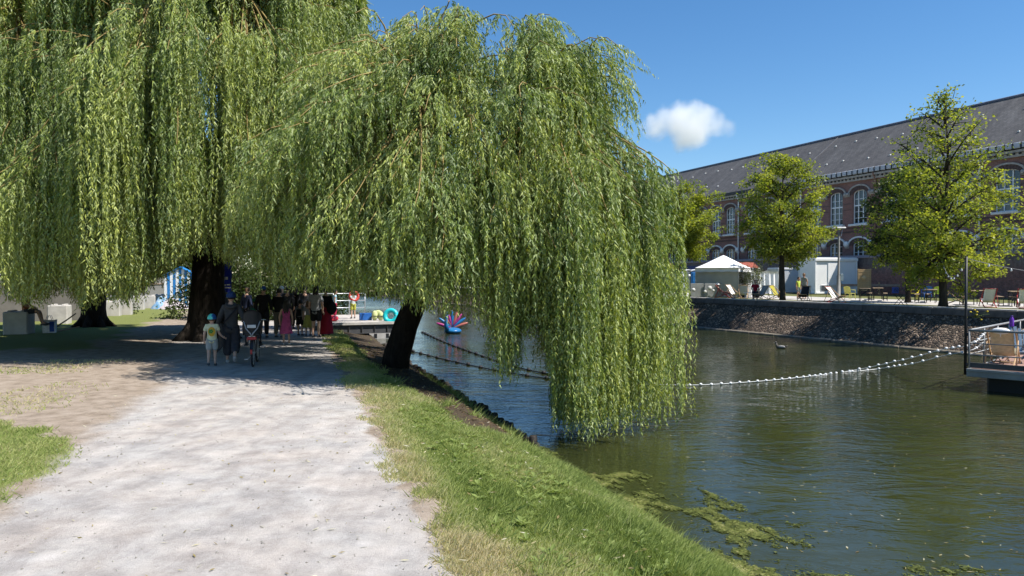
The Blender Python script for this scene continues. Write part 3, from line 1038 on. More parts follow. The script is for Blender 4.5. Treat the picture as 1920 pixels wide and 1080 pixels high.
def roof_material():
    m, nt, out = new_mat('slate roof')
    tc = nt.nodes.new('ShaderNodeTexCoord')
    mp = nt.nodes.new('ShaderNodeMapping'); mp.inputs['Rotation'].default_value = (0, 0, -math.atan2(BD.y, BD.x))
    L(nt, tc.outputs['Object'], mp.inputs['Vector'])
    sx = nt.nodes.new('ShaderNodeSeparateXYZ'); L(nt, mp.outputs[0], sx.inputs[0])
    cb = nt.nodes.new('ShaderNodeCombineXYZ'); L(nt, sx.outputs[0], cb.inputs[0]); L(nt, math_n(nt, 'MULTIPLY', sx.outputs[2], 1.3), cb.inputs[1])
    br = nt.nodes.new('ShaderNodeTexBrick')
    br.inputs['Scale'].default_value = 1.0; br.inputs['Brick Width'].default_value = 0.3; br.inputs['Row Height'].default_value = 0.22; br.inputs['Mortar Size'].default_value = 0.008
    br.inputs['Color1'].default_value = (0.112, 0.108, 0.105, 1); br.inputs['Color2'].default_value = (0.082, 0.079, 0.077, 1); br.inputs['Mortar'].default_value = (0.03, 0.03, 0.032, 1)
    L(nt, cb.outputs[0], br.inputs['Vector'])
    st = nt.nodes.new('ShaderNodeMapping'); st.inputs['Scale'].default_value = (0.5, 0.07, 0.07)
    L(nt, mp.outputs[0], st.inputs['Vector'])
    s_ = noise(nt, 2.2, 5, 0.65, st.outputs[0])
    c = mixc(nt, 0.8, br.outputs['Color'], ramp(nt, s_, [(0.3, (0.75, 0.73, 0.74)), (0.55, (1.05, 1.02, 1.0)), (0.75, (1.5, 1.48, 1.45))]).outputs[0], 'MULTIPLY')
    c = mixc(nt, 0.5, c, ramp(nt, noise(nt, 0.35, 5, 0.65, tc.outputs['Object']), [(0.3, (0.75, 0.72, 0.7)), (0.7, (1.25, 1.25, 1.25))]).outputs[0], 'MULTIPLY')
    p = N(nt, 'ShaderNodeBsdfPrincipled', Roughness=0.75)
    L(nt, c, p.inputs['Base Color'])
    L(nt, bump(nt, br.outputs['Fac'], -0.4, 0.02), p.inputs['Normal'])
    L(nt, p.outputs[0], out.inputs['Surface'])
    return m
M_ROOF = roof_material()

bld = thing('brick_building', 'long two storey red brick building with arched white windows and a dark slate roof', 'building', loc=B0)
def bp(k, off, z):
    """k along the facade, off outwards from the wall plane, z absolute -> local"""
    return BD * k + BN * off + Vector((0, 0, z - FAR_Z))
K_WIN = [39.5, 36.7, 33.9, 31.2, 28.5, 25.7, 22.1, 19.35, 16.7, 12.9, 10.1, 7.35, 3.6, 0.87, -1.95, -5.6, -8.6, -11.9, -15.7, -19.2, -22.4]
W_UP, W_LO = 1.62, 1.62
UP = dict(z0=7.0, zs=9.72, rise=0.38, w=W_UP)
LO = dict(z0=3.95, zs=5.02, rise=0.34, w=W_LO)
def wdt(sp, k):
    return sp['w'] * (1.18 if k < -10 else 1.0)
def arch(w, zs, rise, n=8, grow=0.0):
    h = w / 2 + grow
    r = rise + grow
    return [(h * math.cos(PI * i / n), zs + r * math.sin(PI * i / n) ** 0.9) for i in range(n + 1)]
# the prism helper pushes along ux x uy; with ux = -BD, uy = Z the push is out to the canal
UX, UY = -BD, Vector((0, 0, 1))
K_L, K_R = 60.0, -40.0
mb = MB()
def wall_rect(k0, k1, z0, z1):
    if k1 - k0 < 0.01 or z1 - z0 < 0.01: return
    mb.prism([(-k1, z0 - FAR_Z), (-k0, z0 - FAR_Z), (-k0, z1 - FAR_Z), (-k1, z1 - FAR_Z)], 0.35, BN * -0.35, UX, UY)
Z_TOP = 11.3
ks_ = sorted(K_WIN)
for sp, zlo, zhi in ((LO, FAR_Z - 0.2, 6.2), (UP, 6.2, Z_TOP)):
    edges = [K_R]
    for a_, b_ in zip(ks_[:-1], ks_[1:]):
        edges.append((a_ + b_) / 2)
    edges.append(K_L)
    for i, k in enumerate(ks_):
        w = wdt(sp, k)
        e0, e1 = edges[i], edges[i + 1]
        wall_rect(e0, k - w / 2, zlo, zhi)
        wall_rect(k + w / 2, e1, zlo, zhi)
        wall_rect(k - w / 2, k + w / 2, zlo, sp['z0'])
        poly = [(-k + x, z - FAR_Z) for x, z in arch(w, sp['zs'], sp['rise'])]      # right to left over the arch
        poly = [(-k - w / 2, zhi - FAR_Z)] + poly[::-1] + [(-k + w / 2, zhi - FAR_Z)]
        mb.prism(poly, 0.35, BN * -0.35, UX, UY)
# gable end far left and right, back wall
DEPTH = 12.0
for kk in (K_R, K_L):
    mb.box(bp(kk, -DEPTH / 2 - 0.18, (Z_TOP + FAR_Z) / 2), (0.35, DEPTH, Z_TOP - FAR_Z), Rz(math.atan2(BD.y, BD.x)))
mb.box(bp((K_L + K_R) / 2, -DEPTH - 0.1, (Z_TOP + FAR_Z) / 2), (K_L - K_R, 0.3, Z_TOP - FAR_Z), Rz(math.atan2(BD.y, BD.x)))
mb.box(bp((K_L + K_R) / 2, -1.6, (Z_TOP + FAR_Z) / 2), (K_L - K_R - 1, 0.1, Z_TOP - FAR_Z - 0.5), Rz(math.atan2(BD.y, BD.x)))   # dark rooms behind the panes
mb.build('wall', M_BRICK, bld)
ang_b = math.atan2(BD.y, BD.x)

def make_window(sp, w, rows_up, rows_lo, transom):
    """meshes in local coordinates of one window: x to the right as seen, z up from its sill, y = 0 at the glass, out is -y"""
    h = sp['zs'] - sp['z0']
    fr = MB()
    t = 0.085
    outer = [(-w / 2, 0), (w / 2, 0)] + [(x, z) for x, z in arch(w, h, sp['rise'])]
    inner = [(-w / 2 + t, t), (w / 2 - t, t)] + [(x, z) for x, z in arch(w - 2 * t, h, sp['rise'] - t * .6)]
    n = len(outer)
    vs = [Vector((x, -0.06, z)) for x, z in outer] + [Vector((x, -0.06, z)) for x, z in inner] + [Vector((x, 0.04, z)) for x, z in outer] + [Vector((x, 0.04, z)) for x, z in inner]
    fs = []
    for i in range(n):
        j = (i + 1) % n
        fs += [(i, j, n + j, n + i), (n + i, n + j, 3 * n + j, 3 * n + i)]
    fr.add(vs, fs)
    def top_at(x):
        c = max(-1, min(1, x / (w / 2)))
        return h + sp['rise'] * math.sin(math.acos(c)) ** 0.9
    for x in (-w / 6, w / 6):
        fr.bbox((x - 0.042, -0.055, 0), (x + 0.042, 0.03, top_at(x) - 0.03))
    if transom:
        fr.bbox((-w / 2, -0.057, h * transom - 0.055), (w / 2, 0.032, h * transom + 0.055))
    zz = [h * f for f in rows_lo] + [h * f for f in rows_up]
    for z in zz:
        fr.bbox((-w / 2 + 0.03, -0.035, z - 0.018), (w / 2 - 0.03, 0.02, z + 0.018))
    me_f = fr.mesh('frame', M_WINFRAME)
    panes = []
    for cx0, cx1 in ((-w / 2, -w / 6), (-w / 6, w / 6), (w / 6, w / 2)):
        for z0_, z1_ in (((0, h * transom), (h * transom, None)) if transom else ((0, None),)):
            pm = MB()
            if z1_ is None:
                top = [(cx1 + (cx0 - cx1) * i / 4) for i in range(5)]
                poly = [(cx0, z0_), (cx1, z0_)] + [(x, top_at(x * .98) - 0.01) for x in top]
            else:
                poly = [(cx0, z0_), (cx1, z0_), (cx1, z1_), (cx0, z1_)]
            pm.prism(poly, 0.008, (0, 0.01, 0), (1, 0, 0), (0, 0, 1))
            panes.append(pm.mesh('pane', M_GLASS))
    return me_f, panes
WIN = {}
for nm, sp, ru, rl, tr in (('up', UP, (0.84,), (0.2, 0.41), 0.62), ('lo', LO, (0.95,), (0.42,), None)):
    for wide in (0, 1):
        w = sp['w'] * (1.18 if wide else 1.0)
        WIN[(nm, wide)] = make_window(sp, w, ru, rl, tr)
mb_h = {}
def hood(sp, w, white):
    m = MB()
    g0, g1 = (0.36, 0.50)
    a0 = arch(w, sp['zs'] - sp['z0'], sp['rise'], 10, g0)
    a1 = arch(w, sp['zs'] - sp['z0'], sp['rise'], 10, g1)
    a0 = [(x, z) for x, z in a0]
    n = len(a0)
    vs = [(x, -0.33, z) for x, z in a0] + [(x, -0.33, z) for x, z in a1] + [(x, -0.17, z) for x, z in a0] + [(x, -0.17, z) for x, z in a1]
    fs = []
    for i in range(n - 1):
        fs += [(i, n + i, n + i + 1, i + 1), (n + i, 3 * n + i, 3 * n + i + 1, n + i + 1), (2 * n + i, i, i + 1, 2 * n + i + 1)]
    fs += [(0, 2 * n, 3 * n, n), (n - 1, 2 * n - 1, 4 * n - 1, 3 * n - 1)]
    m.add(vs, fs)
    return m.mesh('hood_mould', M_WHITESTONE if white else M_STUCCO)
def voussoirs(sp, w):
    m = MB()
    a0 = arch(w, sp['zs'] - sp['z0'], sp['rise'], 14, 0.0)
    a1 = arch(w, sp['zs'] - sp['z0'], sp['rise'], 14, 0.35)
    for i in range(14):
        q0, q1, q2, q3 = a0[i], a1[i], a1[i + 1], a0[i + 1]
        def lerp(p_, r_, t): return (p_[0] + (r_[0] - p_[0]) * t, p_[1] + (r_[1] - p_[1]) * t)
        pts = [lerp(q0, q3, .06), lerp(q1, q2, .06), lerp(q1, q2, .94), lerp(q0, q3, .94)]
        d = -0.25 - 0.006 * (i % 3)
        vs = [(x, d, z) for x, z in pts] + [(x, -0.15, z) for x, z in pts]
        m.add(vs, [(0, 1, 2, 3), (0, 4, 5, 1), (1, 5, 6, 2), (2, 6, 7, 3), (3, 7, 4, 0)])
    return m.mesh('brick_arch', M_ARCHBRICK)
HOOD = {('up', 0): hood(UP, UP['w'], False), ('up', 1): hood(UP, UP['w'] * 1.18, False), ('lo', 0): hood(LO, LO['w'], True), ('lo', 1): hood(LO, LO['w'] * 1.18, True)}
VOU = {('up', 0): voussoirs(UP, UP['w']), ('up', 1): voussoirs(UP, UP['w'] * 1.18), ('lo', 0): voussoirs(LO, LO['w']), ('lo', 1): voussoirs(LO, LO['w'] * 1.18)}
sm_ = MB(); sm_.cbox((0, -0.30, -0.10), (2.15, 0.42, 0.2), 0.03); SILL = sm_.mesh('sill', M_WHITESTONE)
WROT = math.atan2(-BD.y, -BD.x)                              # local x = towards -BD (to the right in view), local -y = out
for k in K_WIN:
    for nm, sp in (('up', UP), ('lo', LO)):
        wide = 1 if k < -10 else 0
        me_f, panes = WIN[(nm, wide)]
        o = link('window', me_f, bld)
        o.location = bp(k, -0.2, sp['z0'])
        o.rotation_euler = (0, 0, WROT)
        for pm in panes:
            link('pane', pm, o)
        if nm == 'up':
            link('sill', SILL, o)
        link('hood_mould', HOOD[(nm, wide)], o)
        link('brick_arch', VOU[(nm, wide)], o)
# springer stones and round bosses between the arches
cm = MB(); cm.cbox((0, -0.08, 0), (0.62, 0.22, 0.42), 0.05); cm.lathe([(0.15, 0), (0.17, .05), (0.10, .09)], (-0.16, -0.19, 0.03), 10, rot=Rx(PI / 2)); cm.lathe([(0.15, 0), (0.17, .05), (0.10, .09)], (0.16, -0.19, 0.03), 10, rot=Rx(PI / 2))
CORB = cm.mesh('springer_stone', M_STUCCO)
rm = MB(); rm.lathe([(0.24, 0), (0.30, 0.05), (0.28, 0.14), (0.12, 0.2)], (0, -0.02, 0), 14, rot=Rx(PI / 2)); BOSS = rm.mesh('round_boss', M_WHITESTONE)
cm = MB(); cm.cbox((0, -0.05, 0), (0.5, 0.16, 0.34), 0.04); CORB2 = cm.mesh('springer_stone', M_STUCCO)
for a_, b_ in zip(ks_[:-1], ks_[1:]):
    mid = [(a_ + b_) / 2] if b_ - a_ < 3.1 else [a_ + 1.42, b_ - 1.42]
    for kq in mid:
        o = link('springer_stone', CORB, bld); o.location = bp(kq, 0, UP['zs'] + 0.02); o.rotation_euler = (0, 0, WROT)
        o = link('springer_stone', CORB2, bld); o.location = bp(kq, 0, LO['zs'] - 0.08); o.rotation_euler = (0, 0, WROT)
        o = link('round_boss', BOSS, bld); o.location = bp(kq, 0.08, LO['zs'] + 0.14); o.rotation_euler = (0, 0, WROT)
# string courses
mb = MB()
for z, d, h in ((6.28, 0.06, 0.16), (6.62, 0.05, 0.10), (8.35, 0.02, 0.07)):
    if z == 8.35:
        for i, (a_, b_) in enumerate(zip(ks_[:-1], ks_[1:])):
            mb.box(bp((a_ + b_) / 2, d / 2, z), (b_ - a_ - 1.9, d, h), Rz(ang_b))
            mb.box(bp((a_ + b_) / 2, d / 2, z + 0.55), (b_ - a_ - 1.9, d, h), Rz(ang_b))
    else:
        mb.box(bp((K_L + K_R) / 2, d / 2, z), (K_L - K_R - 0.1, d, h), Rz(ang_b))
mb.build('string_course', M_ARCHBRICK, bld)
# cornice, gutter, brackets
mb = MB()
mb.box(bp((K_L + K_R) / 2, 0.10, 11.06), (K_L - K_R, 0.24, 0.30), Rz(ang_b))
mb.box(bp((K_L + K_R) / 2, 0.18, 11.30), (K_L - K_R + .02, 0.42, 0.18), Rz(ang_b))
mb.build('cornice', M_STUCCO, bld)
dm = MB(); dm.cbox((0, -0.16, 0), (0.13, 0.2, 0.16), 0.02); DENT = dm.mesh('cornice_dentil', M_DARKMETAL)
for i in range(150):
    k = -24 + i * 0.45
    o = link('cornice_dentil', DENT, bld); o.location = bp(k, 0.09, 11.14); o.rotation_euler = (0, 0, WROT)
gm = MB(); gm.cbox((0, -0.42, 0.0), (0.50, 0.30, 0.42), 0.04); GUT = gm.mesh('gutter_plate', M_ZINC)
bm_ = MB(); bm_.cbox((0, -0.40, -0.02), (0.10, 0.36, 0.44), 0.02); BRK = bm_.mesh('gutter_bracket', M_DARKMETAL)
k = 6.2
while k > -24:
    o = link('gutter_plate', GUT, bld); o.location = bp(k, 0, 11.68); o.rotation_euler = (0, 0, WROT)
    o = link('gutter_bracket', BRK, bld); o.location = bp(k - 0.31, 0, 11.66); o.rotation_euler = (0, 0, WROT)
    k -= 0.62
mb = MB(); mb.box(bp((K_L + 6.6) / 2, 0.36, 11.52), (K_L - 6.6, 0.32, 0.22), Rz(ang_b)); mb.build('gutter', M_DARKMETAL, bld)
# roof
EAVE_OFF, EAVE_Z, RIDGE_OFF, RIDGE_Z = 0.50, 11.72, -6.0, 16.8
mb = MB()
a0, a1 = bp(K_L + .4, EAVE_OFF, EAVE_Z), bp(K_R - .4, EAVE_OFF, EAVE_Z)
r0, r1 = bp(K_L + .4, RIDGE_OFF, RIDGE_Z), bp(K_R - .4, RIDGE_OFF, RIDGE_Z)
c0, c1 = bp(K_L + .4, 2 * RIDGE_OFF - EAVE_OFF, EAVE_Z), bp(K_R - .4, 2 * RIDGE_OFF - EAVE_OFF, EAVE_Z)
dz = Vector((0, 0, -0.14))
mb.add([a0, a1, r1, r0, c1, c0, a0 + dz, a1 + dz, r1 + dz, r0 + dz, c1 + dz, c0 + dz],
       [(0, 1, 2, 3), (3, 2, 4, 5), (6, 9, 8, 7), (9, 11, 10, 8), (0, 6, 7, 1), (5, 4, 10, 11), (0, 3, 9, 6), (3, 5, 11, 9), (1, 7, 8, 2), (2, 8, 10, 4)])
roof = mb.build('roof', M_ROOF, bld)
mb = MB()
mb.tube([r0 + Vector((0, 0, 0.02)), r1 + Vector((0, 0, 0.02))], 0.13, 8)
mb.build('ridge_cap', mat('blue grey lead ridge', (0.14, 0.16, 0.22), (0.09, 0.10, 0.14), 0.6, 2, bmp=0), roof)
mb = MB()                                                    # lead flashing seam up the slope
sl = (bp(0, RIDGE_OFF, RIDGE_Z) - bp(0, EAVE_OFF, EAVE_Z)); sln = sl.normalized()
rn = BD.cross(sln); rn = rn if rn.z > 0 else -rn
def roofpt(k, f, lift=0.0):
    return bp(k, EAVE_OFF, EAVE_Z) + sl * f + rn * lift
KSEAM = 6.6
mb.box(roofpt(KSEAM, 0.5, 0.02), (0.16, sl.length * 0.98, 0.06), Matrix((BD, sln, rn)).transposed())
mb.build('seam', mat('seam lead', (0.17, 0.165, 0.17), (0.11, 0.105, 0.11), 0.7, 2, bmp=0), roof)
vm = MB()                                                    # small white roof vents
vm.prism([(-0.07, 0), (0.07, 0), (0.07, 0.08), (0.035, 0.12), (-0.035, 0.12), (-0.07, 0.08)], 0.16, (0, 0.08, 0), (1, 0, 0), (0, 0, 1))
VENT = vm.mesh('roof_vent', mat('white roof vent', (0.62, 0.62, 0.60), (0.5, 0.5, 0.48), 0.5, 5, bmp=0))
kk = 44.0
row = 0
while kk > -24:
    for f, sh in ((0.72, 0.0), (0.27, 1.2)):
        o = link('roof_vent', VENT, roof)
        o.location = roofpt(kk + sh + 0.5 * math.sin(kk * 3.3 + f * 9), f + 0.035 * math.sin(kk * 5.1 + sh), -0.02)
        o.rotation_euler = (0, 0, WROT)
    kk -= 2.75
# rainwater pipes
for kp in (15.1, 5.4, -3.8, -13.6):
    mb = MB()
    mb.tube([bp(kp, 0.42, 11.5), bp(kp, 0.40, 11.25), bp(kp, 0.13, 10.8), bp(kp, 0.12, FAR_Z)], 0.075, 8)
    for z in (10.2, 8.4, 6.6, 4.8):
        mb.lathe([(0.09, 0), (0.10, 0.02), (0.10, 0.08), (0.09, 0.1)], bp(kp, 0.12, z), 8)
    mb.build('downpipe', M_WINFRAME if kp != -3.8 else mat('rusty pipe', (0.30, 0.17, 0.13), None, 0.7, 4), bld)

# ------------------------------------------------------------------ garden wall in front of it
W0 = Vector((33.0, 58.0, FAR_Z))
WTOP = 3.78
def wall_material():
    m, nt, out = new_mat('old mixed brick wall')
    tc = nt.nodes.new('ShaderNodeTexCoord')
    mp = nt.nodes.new('ShaderNodeMapping'); mp.inputs['Rotation'].default_value = (0, 0, -ang_b)
    L(nt, tc.outputs['Object'], mp.inputs['Vector'])
    sx = nt.nodes.new('ShaderNodeSeparateXYZ'); L(nt, mp.outputs[0], sx.inputs[0])
    cb = nt.nodes.new('ShaderNodeCombineXYZ'); L(nt, sx.outputs[0], cb.inputs[0]); L(nt, sx.outputs[2], cb.inputs[1])
    br = nt.nodes.new('ShaderNodeTexBrick')
    br.inputs['Scale'].default_value = 1.0; br.inputs['Brick Width'].default_value = 0.26; br.inputs['Row Height'].default_value = 0.085; br.inputs['Mortar Size'].default_value = 0.010
    br.inputs['Color1'].default_value = (0.32, 0.13, 0.105, 1); br.inputs['Color2'].default_value = (0.22, 0.10, 0.085, 1); br.inputs['Mortar'].default_value = (0.24, 0.20, 0.18, 1)
    L(nt, cb.outputs[0], br.inputs['Vector'])
    n = noise(nt, 1.1, 6, 0.75, tc.outputs['Object'])
    hgt = math_n(nt, 'ADD', math_n(nt, 'MULTIPLY', sx.outputs[2], 0.33), math_n(nt, 'MULTIPLY', math_n(nt, 'SUBTRACT', n, 0.5), 0.5))
    grey = ramp(nt, hgt, [(0.55, (0, 0, 0)), (0.88, (1, 1, 1))]).outputs[0]
    gcol = ramp(nt, noise(nt, 8, 5, 0.7, tc.outputs['Object']), [(0.3, (0.09, 0.085, 0.08)), (0.7, (0.24, 0.225, 0.21))]).outputs[0]
    c = mixc(nt, math_n(nt, 'MULTIPLY', grey, 0.8), br.outputs['Color'], gcol)
    sp = noise(nt, 5, 6, 0.8, tc.outputs['Object'])
    c = mixc(nt, 0.9, c, ramp(nt, sp, [(0.33, (0.5, 0.48, 0.48)), (0.6, (1.1, 1.1, 1.1)), (0.72, (1.7, 1.65, 1.6))]).outputs[0], 'MULTIPLY')
    p = N(nt, 'ShaderNodeBsdfPrincipled', Roughness=0.92)
    L(nt, c, p.inputs['Base Color'])
    L(nt, bump(nt, sp, 0.5, 0.04), p.inputs['Normal'])
    L(nt, p.outputs[0], out.inputs['Surface'])
    return m
gw = thing('garden_wall', 'long old brick wall with tile coping at the foot of the brick building', 'wall', loc=W0)
def wp(k, off, z): return BD * k + BN * off + Vector((0, 0, z - FAR_Z))
mb = MB()
mb.box(wp(15, -0.25, (WTOP + FAR_Z) / 2 - 0.1), (100, 0.5, WTOP - FAR_Z + 0.2), Rz(ang_b))
mb.build('wall_face', wall_material(), gw)
cpm = MB()
cpm.prism([(-0.36, 0), (0.12, 0), (0.12, 0.05), (-0.36, 0.26)], 1.98, (-0.99, 0, 0), (0, -1, 0), (0, 0, 1))
COPE = cpm.mesh('coping_tile', mat('coping tile', (0.42, 0.30, 0.27), (0.30, 0.20, 0.18), 0.8, 4, bmp=0.3))
for i in range(50):
    o = link('coping_tile', COPE, gw)
    o.location = wp(-34 + i * 2, 0.0, WTOP + 0.0)
    o.rotation_euler = (0, 0, ang_b + PI)
# blue painted hoarding on the wall at the far end
hb = thing('blue_hoarding', 'dark blue hoarding along the wall behind the portable toilets', 'hoarding', loc=W0 + BD * 30)
mb = MB()
for i in range(9):
    mb.cbox(BD * (i * 2.02 - 6) + BN * 0.16 + Vector((0, 0, 1.55)), (1.98, 0.06, 2.4), 0.01, Rz(ang_b))
    mb.box(BD * (i * 2.02 - 7) + BN * 0.24 + Vector((0, 0, 1.3)), (0.08, 0.10, 2.6), Rz(ang_b))
mb.build('panel', mat('navy hoarding', (0.03, 0.05, 0.20), (0.02, 0.035, 0.13), 0.5, 2, bmp=0.05), hb)

# ------------------------------------------------------------------ broadleaf trees on the far quay
M_LIME_LEAF = leaf_material('lime leaf', (0.080, 0.122, 0.018), (0.200, 0.248, 0.038), (0.35, 0.37, 0.070), (0.25, 0.28, 0.11), trans=0.5, gloss=0.45)
M_DARK_LEAF = leaf_material('shaded leaf', (0.025, 0.045, 0.012), (0.045, 0.075, 0.018), (0.09, 0.12, 0.025), (0.09, 0.11, 0.05), trans=0.3, gloss=0.5)  # darker copy of the leaf, with shade put into its tones
def leafy_tree(name, label, base, height, c_z, rx, rz, seed, n_limb=26, per=5, leaf=0.2, n_leaf=55, rad=0.2, mat_l=None, sparse=0.0, group=None, c_dx=0.0, cl_r=0.5, bark=None, taper=0.0):
    rng = np.random.default_rng(seed)
    root = thing(name, label, 'tree', group, loc=base)
    mb = MB()
    th = c_z - rz * 0.55
    tp = [Vector((0, 0, -0.1)), Vector((0.02, 0.0, 0.35)), Vector((rng.normal(0, .04), 0, th * 0.6)), Vector((rng.normal(0, .06) + c_dx * .3, 0, th)), Vector((c_dx * .7 + rng.normal(0, .1), rng.normal(0, .1), c_z + rz * 0.3)), Vector((c_dx, 0, height * 0.96))]
    mb.tube(tp, [rad * 1.5, rad * 1.08, rad * 0.95, rad * 0.85, rad * 0.4, 0.02], 10)
    mb.build('trunk', bark or M_BARK2, root)
    bl = MB()
    centers = []
    for i in range(n_limb):
        u = (i + 0.5) / n_limb
        zt = c_z + rz * (1.95 * u - 0.95)
        fr = math.sqrt(max(0.03, 1 - ((zt - c_z) / rz) ** 2))
        az = i * 2.399 + rng.uniform(-.5, .5)
        rr = rx * fr * rng.uniform(0.7, 1.12) * (1 - taper * max(0.0, u - 0.35))
        tip = np.array([c_dx + rr * math.cos(az), rr * math.sin(az), zt + rng.uniform(-.2, .3)])
        zs = max(th * 0.95, zt - rr * rng.uniform(0.45, 0.8))
        f = min(1, max(0, (zs - th) / (height - th)))
        st_ = np.array([c_dx * f, 0, zs])
        mid = (st_ + tip) / 2 + np.array([0, 0, 0.12 * rr])
        P_ = [(1 - t) ** 2 * st_ + 2 * t * (1 - t) * mid + t * t * tip for t in np.linspace(0, 1, 6)]
        bl.tube([Vector(q) for q in P_], list(np.linspace(rad * 0.34, 0.015, 6)), 5)
        for j in range(per):
            t = 1.0 if j == 0 else rng.uniform(0.35, 1.0)
            q = (1 - t) ** 2 * st_ + 2 * t * (1 - t) * mid + t * t * tip
            off = rng.normal(0, cl_r * 0.75, 3) * np.array([1, 1, 0.6])
            if j > 0:
                bl.tube([Vector(q), Vector(q + off)], [0.022, 0.008], 4)
                q = q + off
            d = sparse * max(0, (zt - c_z) / rz)
            centers.append((q, cl_r * rng.uniform(0.6, 1.15), rng.uniform(0, 1) * 0.55 + 0.3, max(0.2, 1 - d)))
    bl.build('branch', bark or M_BARK2, root)
    Bs, Ds, Ws, Ls, Wd, Tn = [], [], [], [], [], []
    for q, r, tn, dn in centers:
        m = int(n_leaf * rng.uniform(0.6, 1.3) * dn)
        pt = rng.normal(size=(m, 3)); pt = unit(pt) * (rng.random((m, 1)) ** 0.45) * r * np.array([1.15, 1.15, 0.72])
        Bs.append(pt + q)
        d = unit(pt * 0.6 + rng.normal(size=(m, 3)) * 0.6 * r + np.array([0, 0, -0.25 * r]))
        Ds.append(d)
        up = unit(np.array([0, 0, 1.0]) + rng.normal(size=(m, 3)) * 0.6)
        Ws.append(unit(np.cross(d, up)))
        Ls.append(rng.uniform(leaf * .7, leaf * 1.25, m)); Wd.append(rng.uniform(leaf * .55, leaf * .9, m))
        Tn.append(np.clip(tn + rng.normal(0, 0.14, m) + 0.25 * (pt[:, 2] / r), 0, 1))
    Bs, Ds, Ws, Ls, Wd, Tn = [np.concatenate(x) for x in (Bs, Ds, Ws, Ls, Wd, Tn)]
    n = len(Bs)
    q = np.empty((n, 4, 3), np.float32)
    q[:, 0] = Bs; q[:, 1] = Bs + Ds * (Ls * .5)[:, None] + Ws * (Wd * .5)[:, None]; q[:, 2] = Bs + Ds * Ls[:, None]; q[:, 3] = Bs + Ds * (Ls * .5)[:, None] - Ws * (Wd * .5)[:, None]
    link('crown', np_mesh('crown', q.reshape(-1, 3), np.arange(n * 4).reshape(n, 4), mat_l or M_LIME_LEAF, False, {'tone': ('FACE', 'FLOAT', Tn)}), root)
    return root
TG = 'lime trees along the far quay'
leafy_tree('lime_tree', 'young lime tree half hidden behind the trailing willow', G(1272, 560, FAR_Z), 7.6, 5.2, 3.1, 2.4, 61, 32, 8, 0.16, 85, 0.15, group=TG, cl_r=0.55)
leafy_tree('lime_tree', 'bright young lime tree on the quay between the tent and the container', G(1467, 564, FAR_Z), 9.0, 5.5, 2.75, 3.6, 62, 40, 8, 0.15, 68, 0.16, group=TG, cl_r=0.48)
leafy_tree('lime_tree', 'slim tree standing just behind the bright lime tree', G(1457, 559.5, FAR_Z) + Vector((0.6, 1.2, 0)), 6.2, 4.4, 1.2, 1.3, 63, 12, 5, 0.17, 40, 0.09, group=TG, mat_l=M_DARK_LEAF, cl_r=0.4)
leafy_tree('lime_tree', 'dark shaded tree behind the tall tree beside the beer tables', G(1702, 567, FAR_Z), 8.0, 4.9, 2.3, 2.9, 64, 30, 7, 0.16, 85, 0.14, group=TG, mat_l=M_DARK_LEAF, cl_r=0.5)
leafy_tree('lime_tree', 'tall lime tree with a thin open top on the right of the quay', G(1768, 575.5, FAR_Z), 11.0, 5.7, 4.0, 5.2, 65, 58, 9, 0.15, 56, 0.18, group=TG, sparse=1.1, cl_r=0.5, taper=0.9)

# trees far off that close the view under the willows
BG = 'trees far behind the willows'
for i, (x, y, h, lab) in enumerate(((-30, 66, 11, 'dark tree far behind the striped cabin'), (-19.5, 74, 12, 'dark tree beyond the end of the path'), (-9.5, 118, 13, 'tree on the far bank beyond the jetty, left of two'), (-1.5, 116, 12, 'tree on the far bank beyond the jetty, right of two'), (6.5, 112, 13, 'tree on the far bank behind the leaning willow'), (-40, 58, 11, 'dark tree behind the slatted screen at the left'), (14, 104, 11, 'tree at the left end of the brick building'), (-25, 92, 13, 'tall tree in the gap beyond the crowd'), (-48, 46, 12, 'dark tree at the far left beyond the concrete blocks'))):
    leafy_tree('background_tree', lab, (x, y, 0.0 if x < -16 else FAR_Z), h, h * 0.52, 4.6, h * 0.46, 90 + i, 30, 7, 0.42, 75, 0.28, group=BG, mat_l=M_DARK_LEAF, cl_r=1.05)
# ================================================================== people: one skinned body each, clothes and hair as parts
def skin_mesh(name, joints, edges, radii, root, mats, sub=2):
    names = list(joints)
    me = bpy.data.meshes.new(name)
    me.from_pydata([joints[n] for n in names], [(names.index(a), names.index(b)) for a, b in edges], [])
    o = bpy.data.objects.new(name, me)
    COL.objects.link(o)
    sk = o.modifiers.new('skin', 'SKIN')
    sk.use_smooth_shade = True
    sv = me.skin_vertices[0].data
    for i, n in enumerate(names):
        r = radii[n]
        sv[i].radius = r if hasattr(r, '__len__') else (r, r)
        sv[i].use_root = (n == root)
    if sub:
        ss_ = o.modifiers.new('sub', 'SUBSURF'); ss_.levels = sub; ss_.render_levels = sub
    dg = bpy.context.evaluated_depsgraph_get()
    ev = o.evaluated_get(dg)
    m2 = bpy.data.meshes.new_from_object(ev)
    m2.name = name
    bpy.data.objects.remove(o)
    m2.materials.clear()
    for m in mats:
        m2.materials.append(m)
    m2.polygons.foreach_set('use_smooth', [True] * len(m2.polygons))
    return m2
def join_mb(me, mb, mat_index=0):
    """append the shapes of an MB to a mesh, keeping one mesh"""
    bm = bmesh.new()
    bm.from_mesh(me)
    vs = [bm.verts.new(v) for v in mb.v]
    for f, mi, sm in zip(mb.f, mb.mi, mb.sm):
        try:
            fc = bm.faces.new([vs[i] for i in f]); fc.material_index = mi; fc.smooth = sm
        except ValueError:
            pass
    bm.to_mesh(me)
    bm.free()
    me.update()
SKIN_TONES = {'light': mat('skin light', (0.58, 0.36, 0.26), (0.50, 0.30, 0.21), 0.55, 8, bmp=0), 'tan': mat('skin tan', (0.42, 0.24, 0.155), (0.36, 0.20, 0.13), 0.55, 8, bmp=0)}
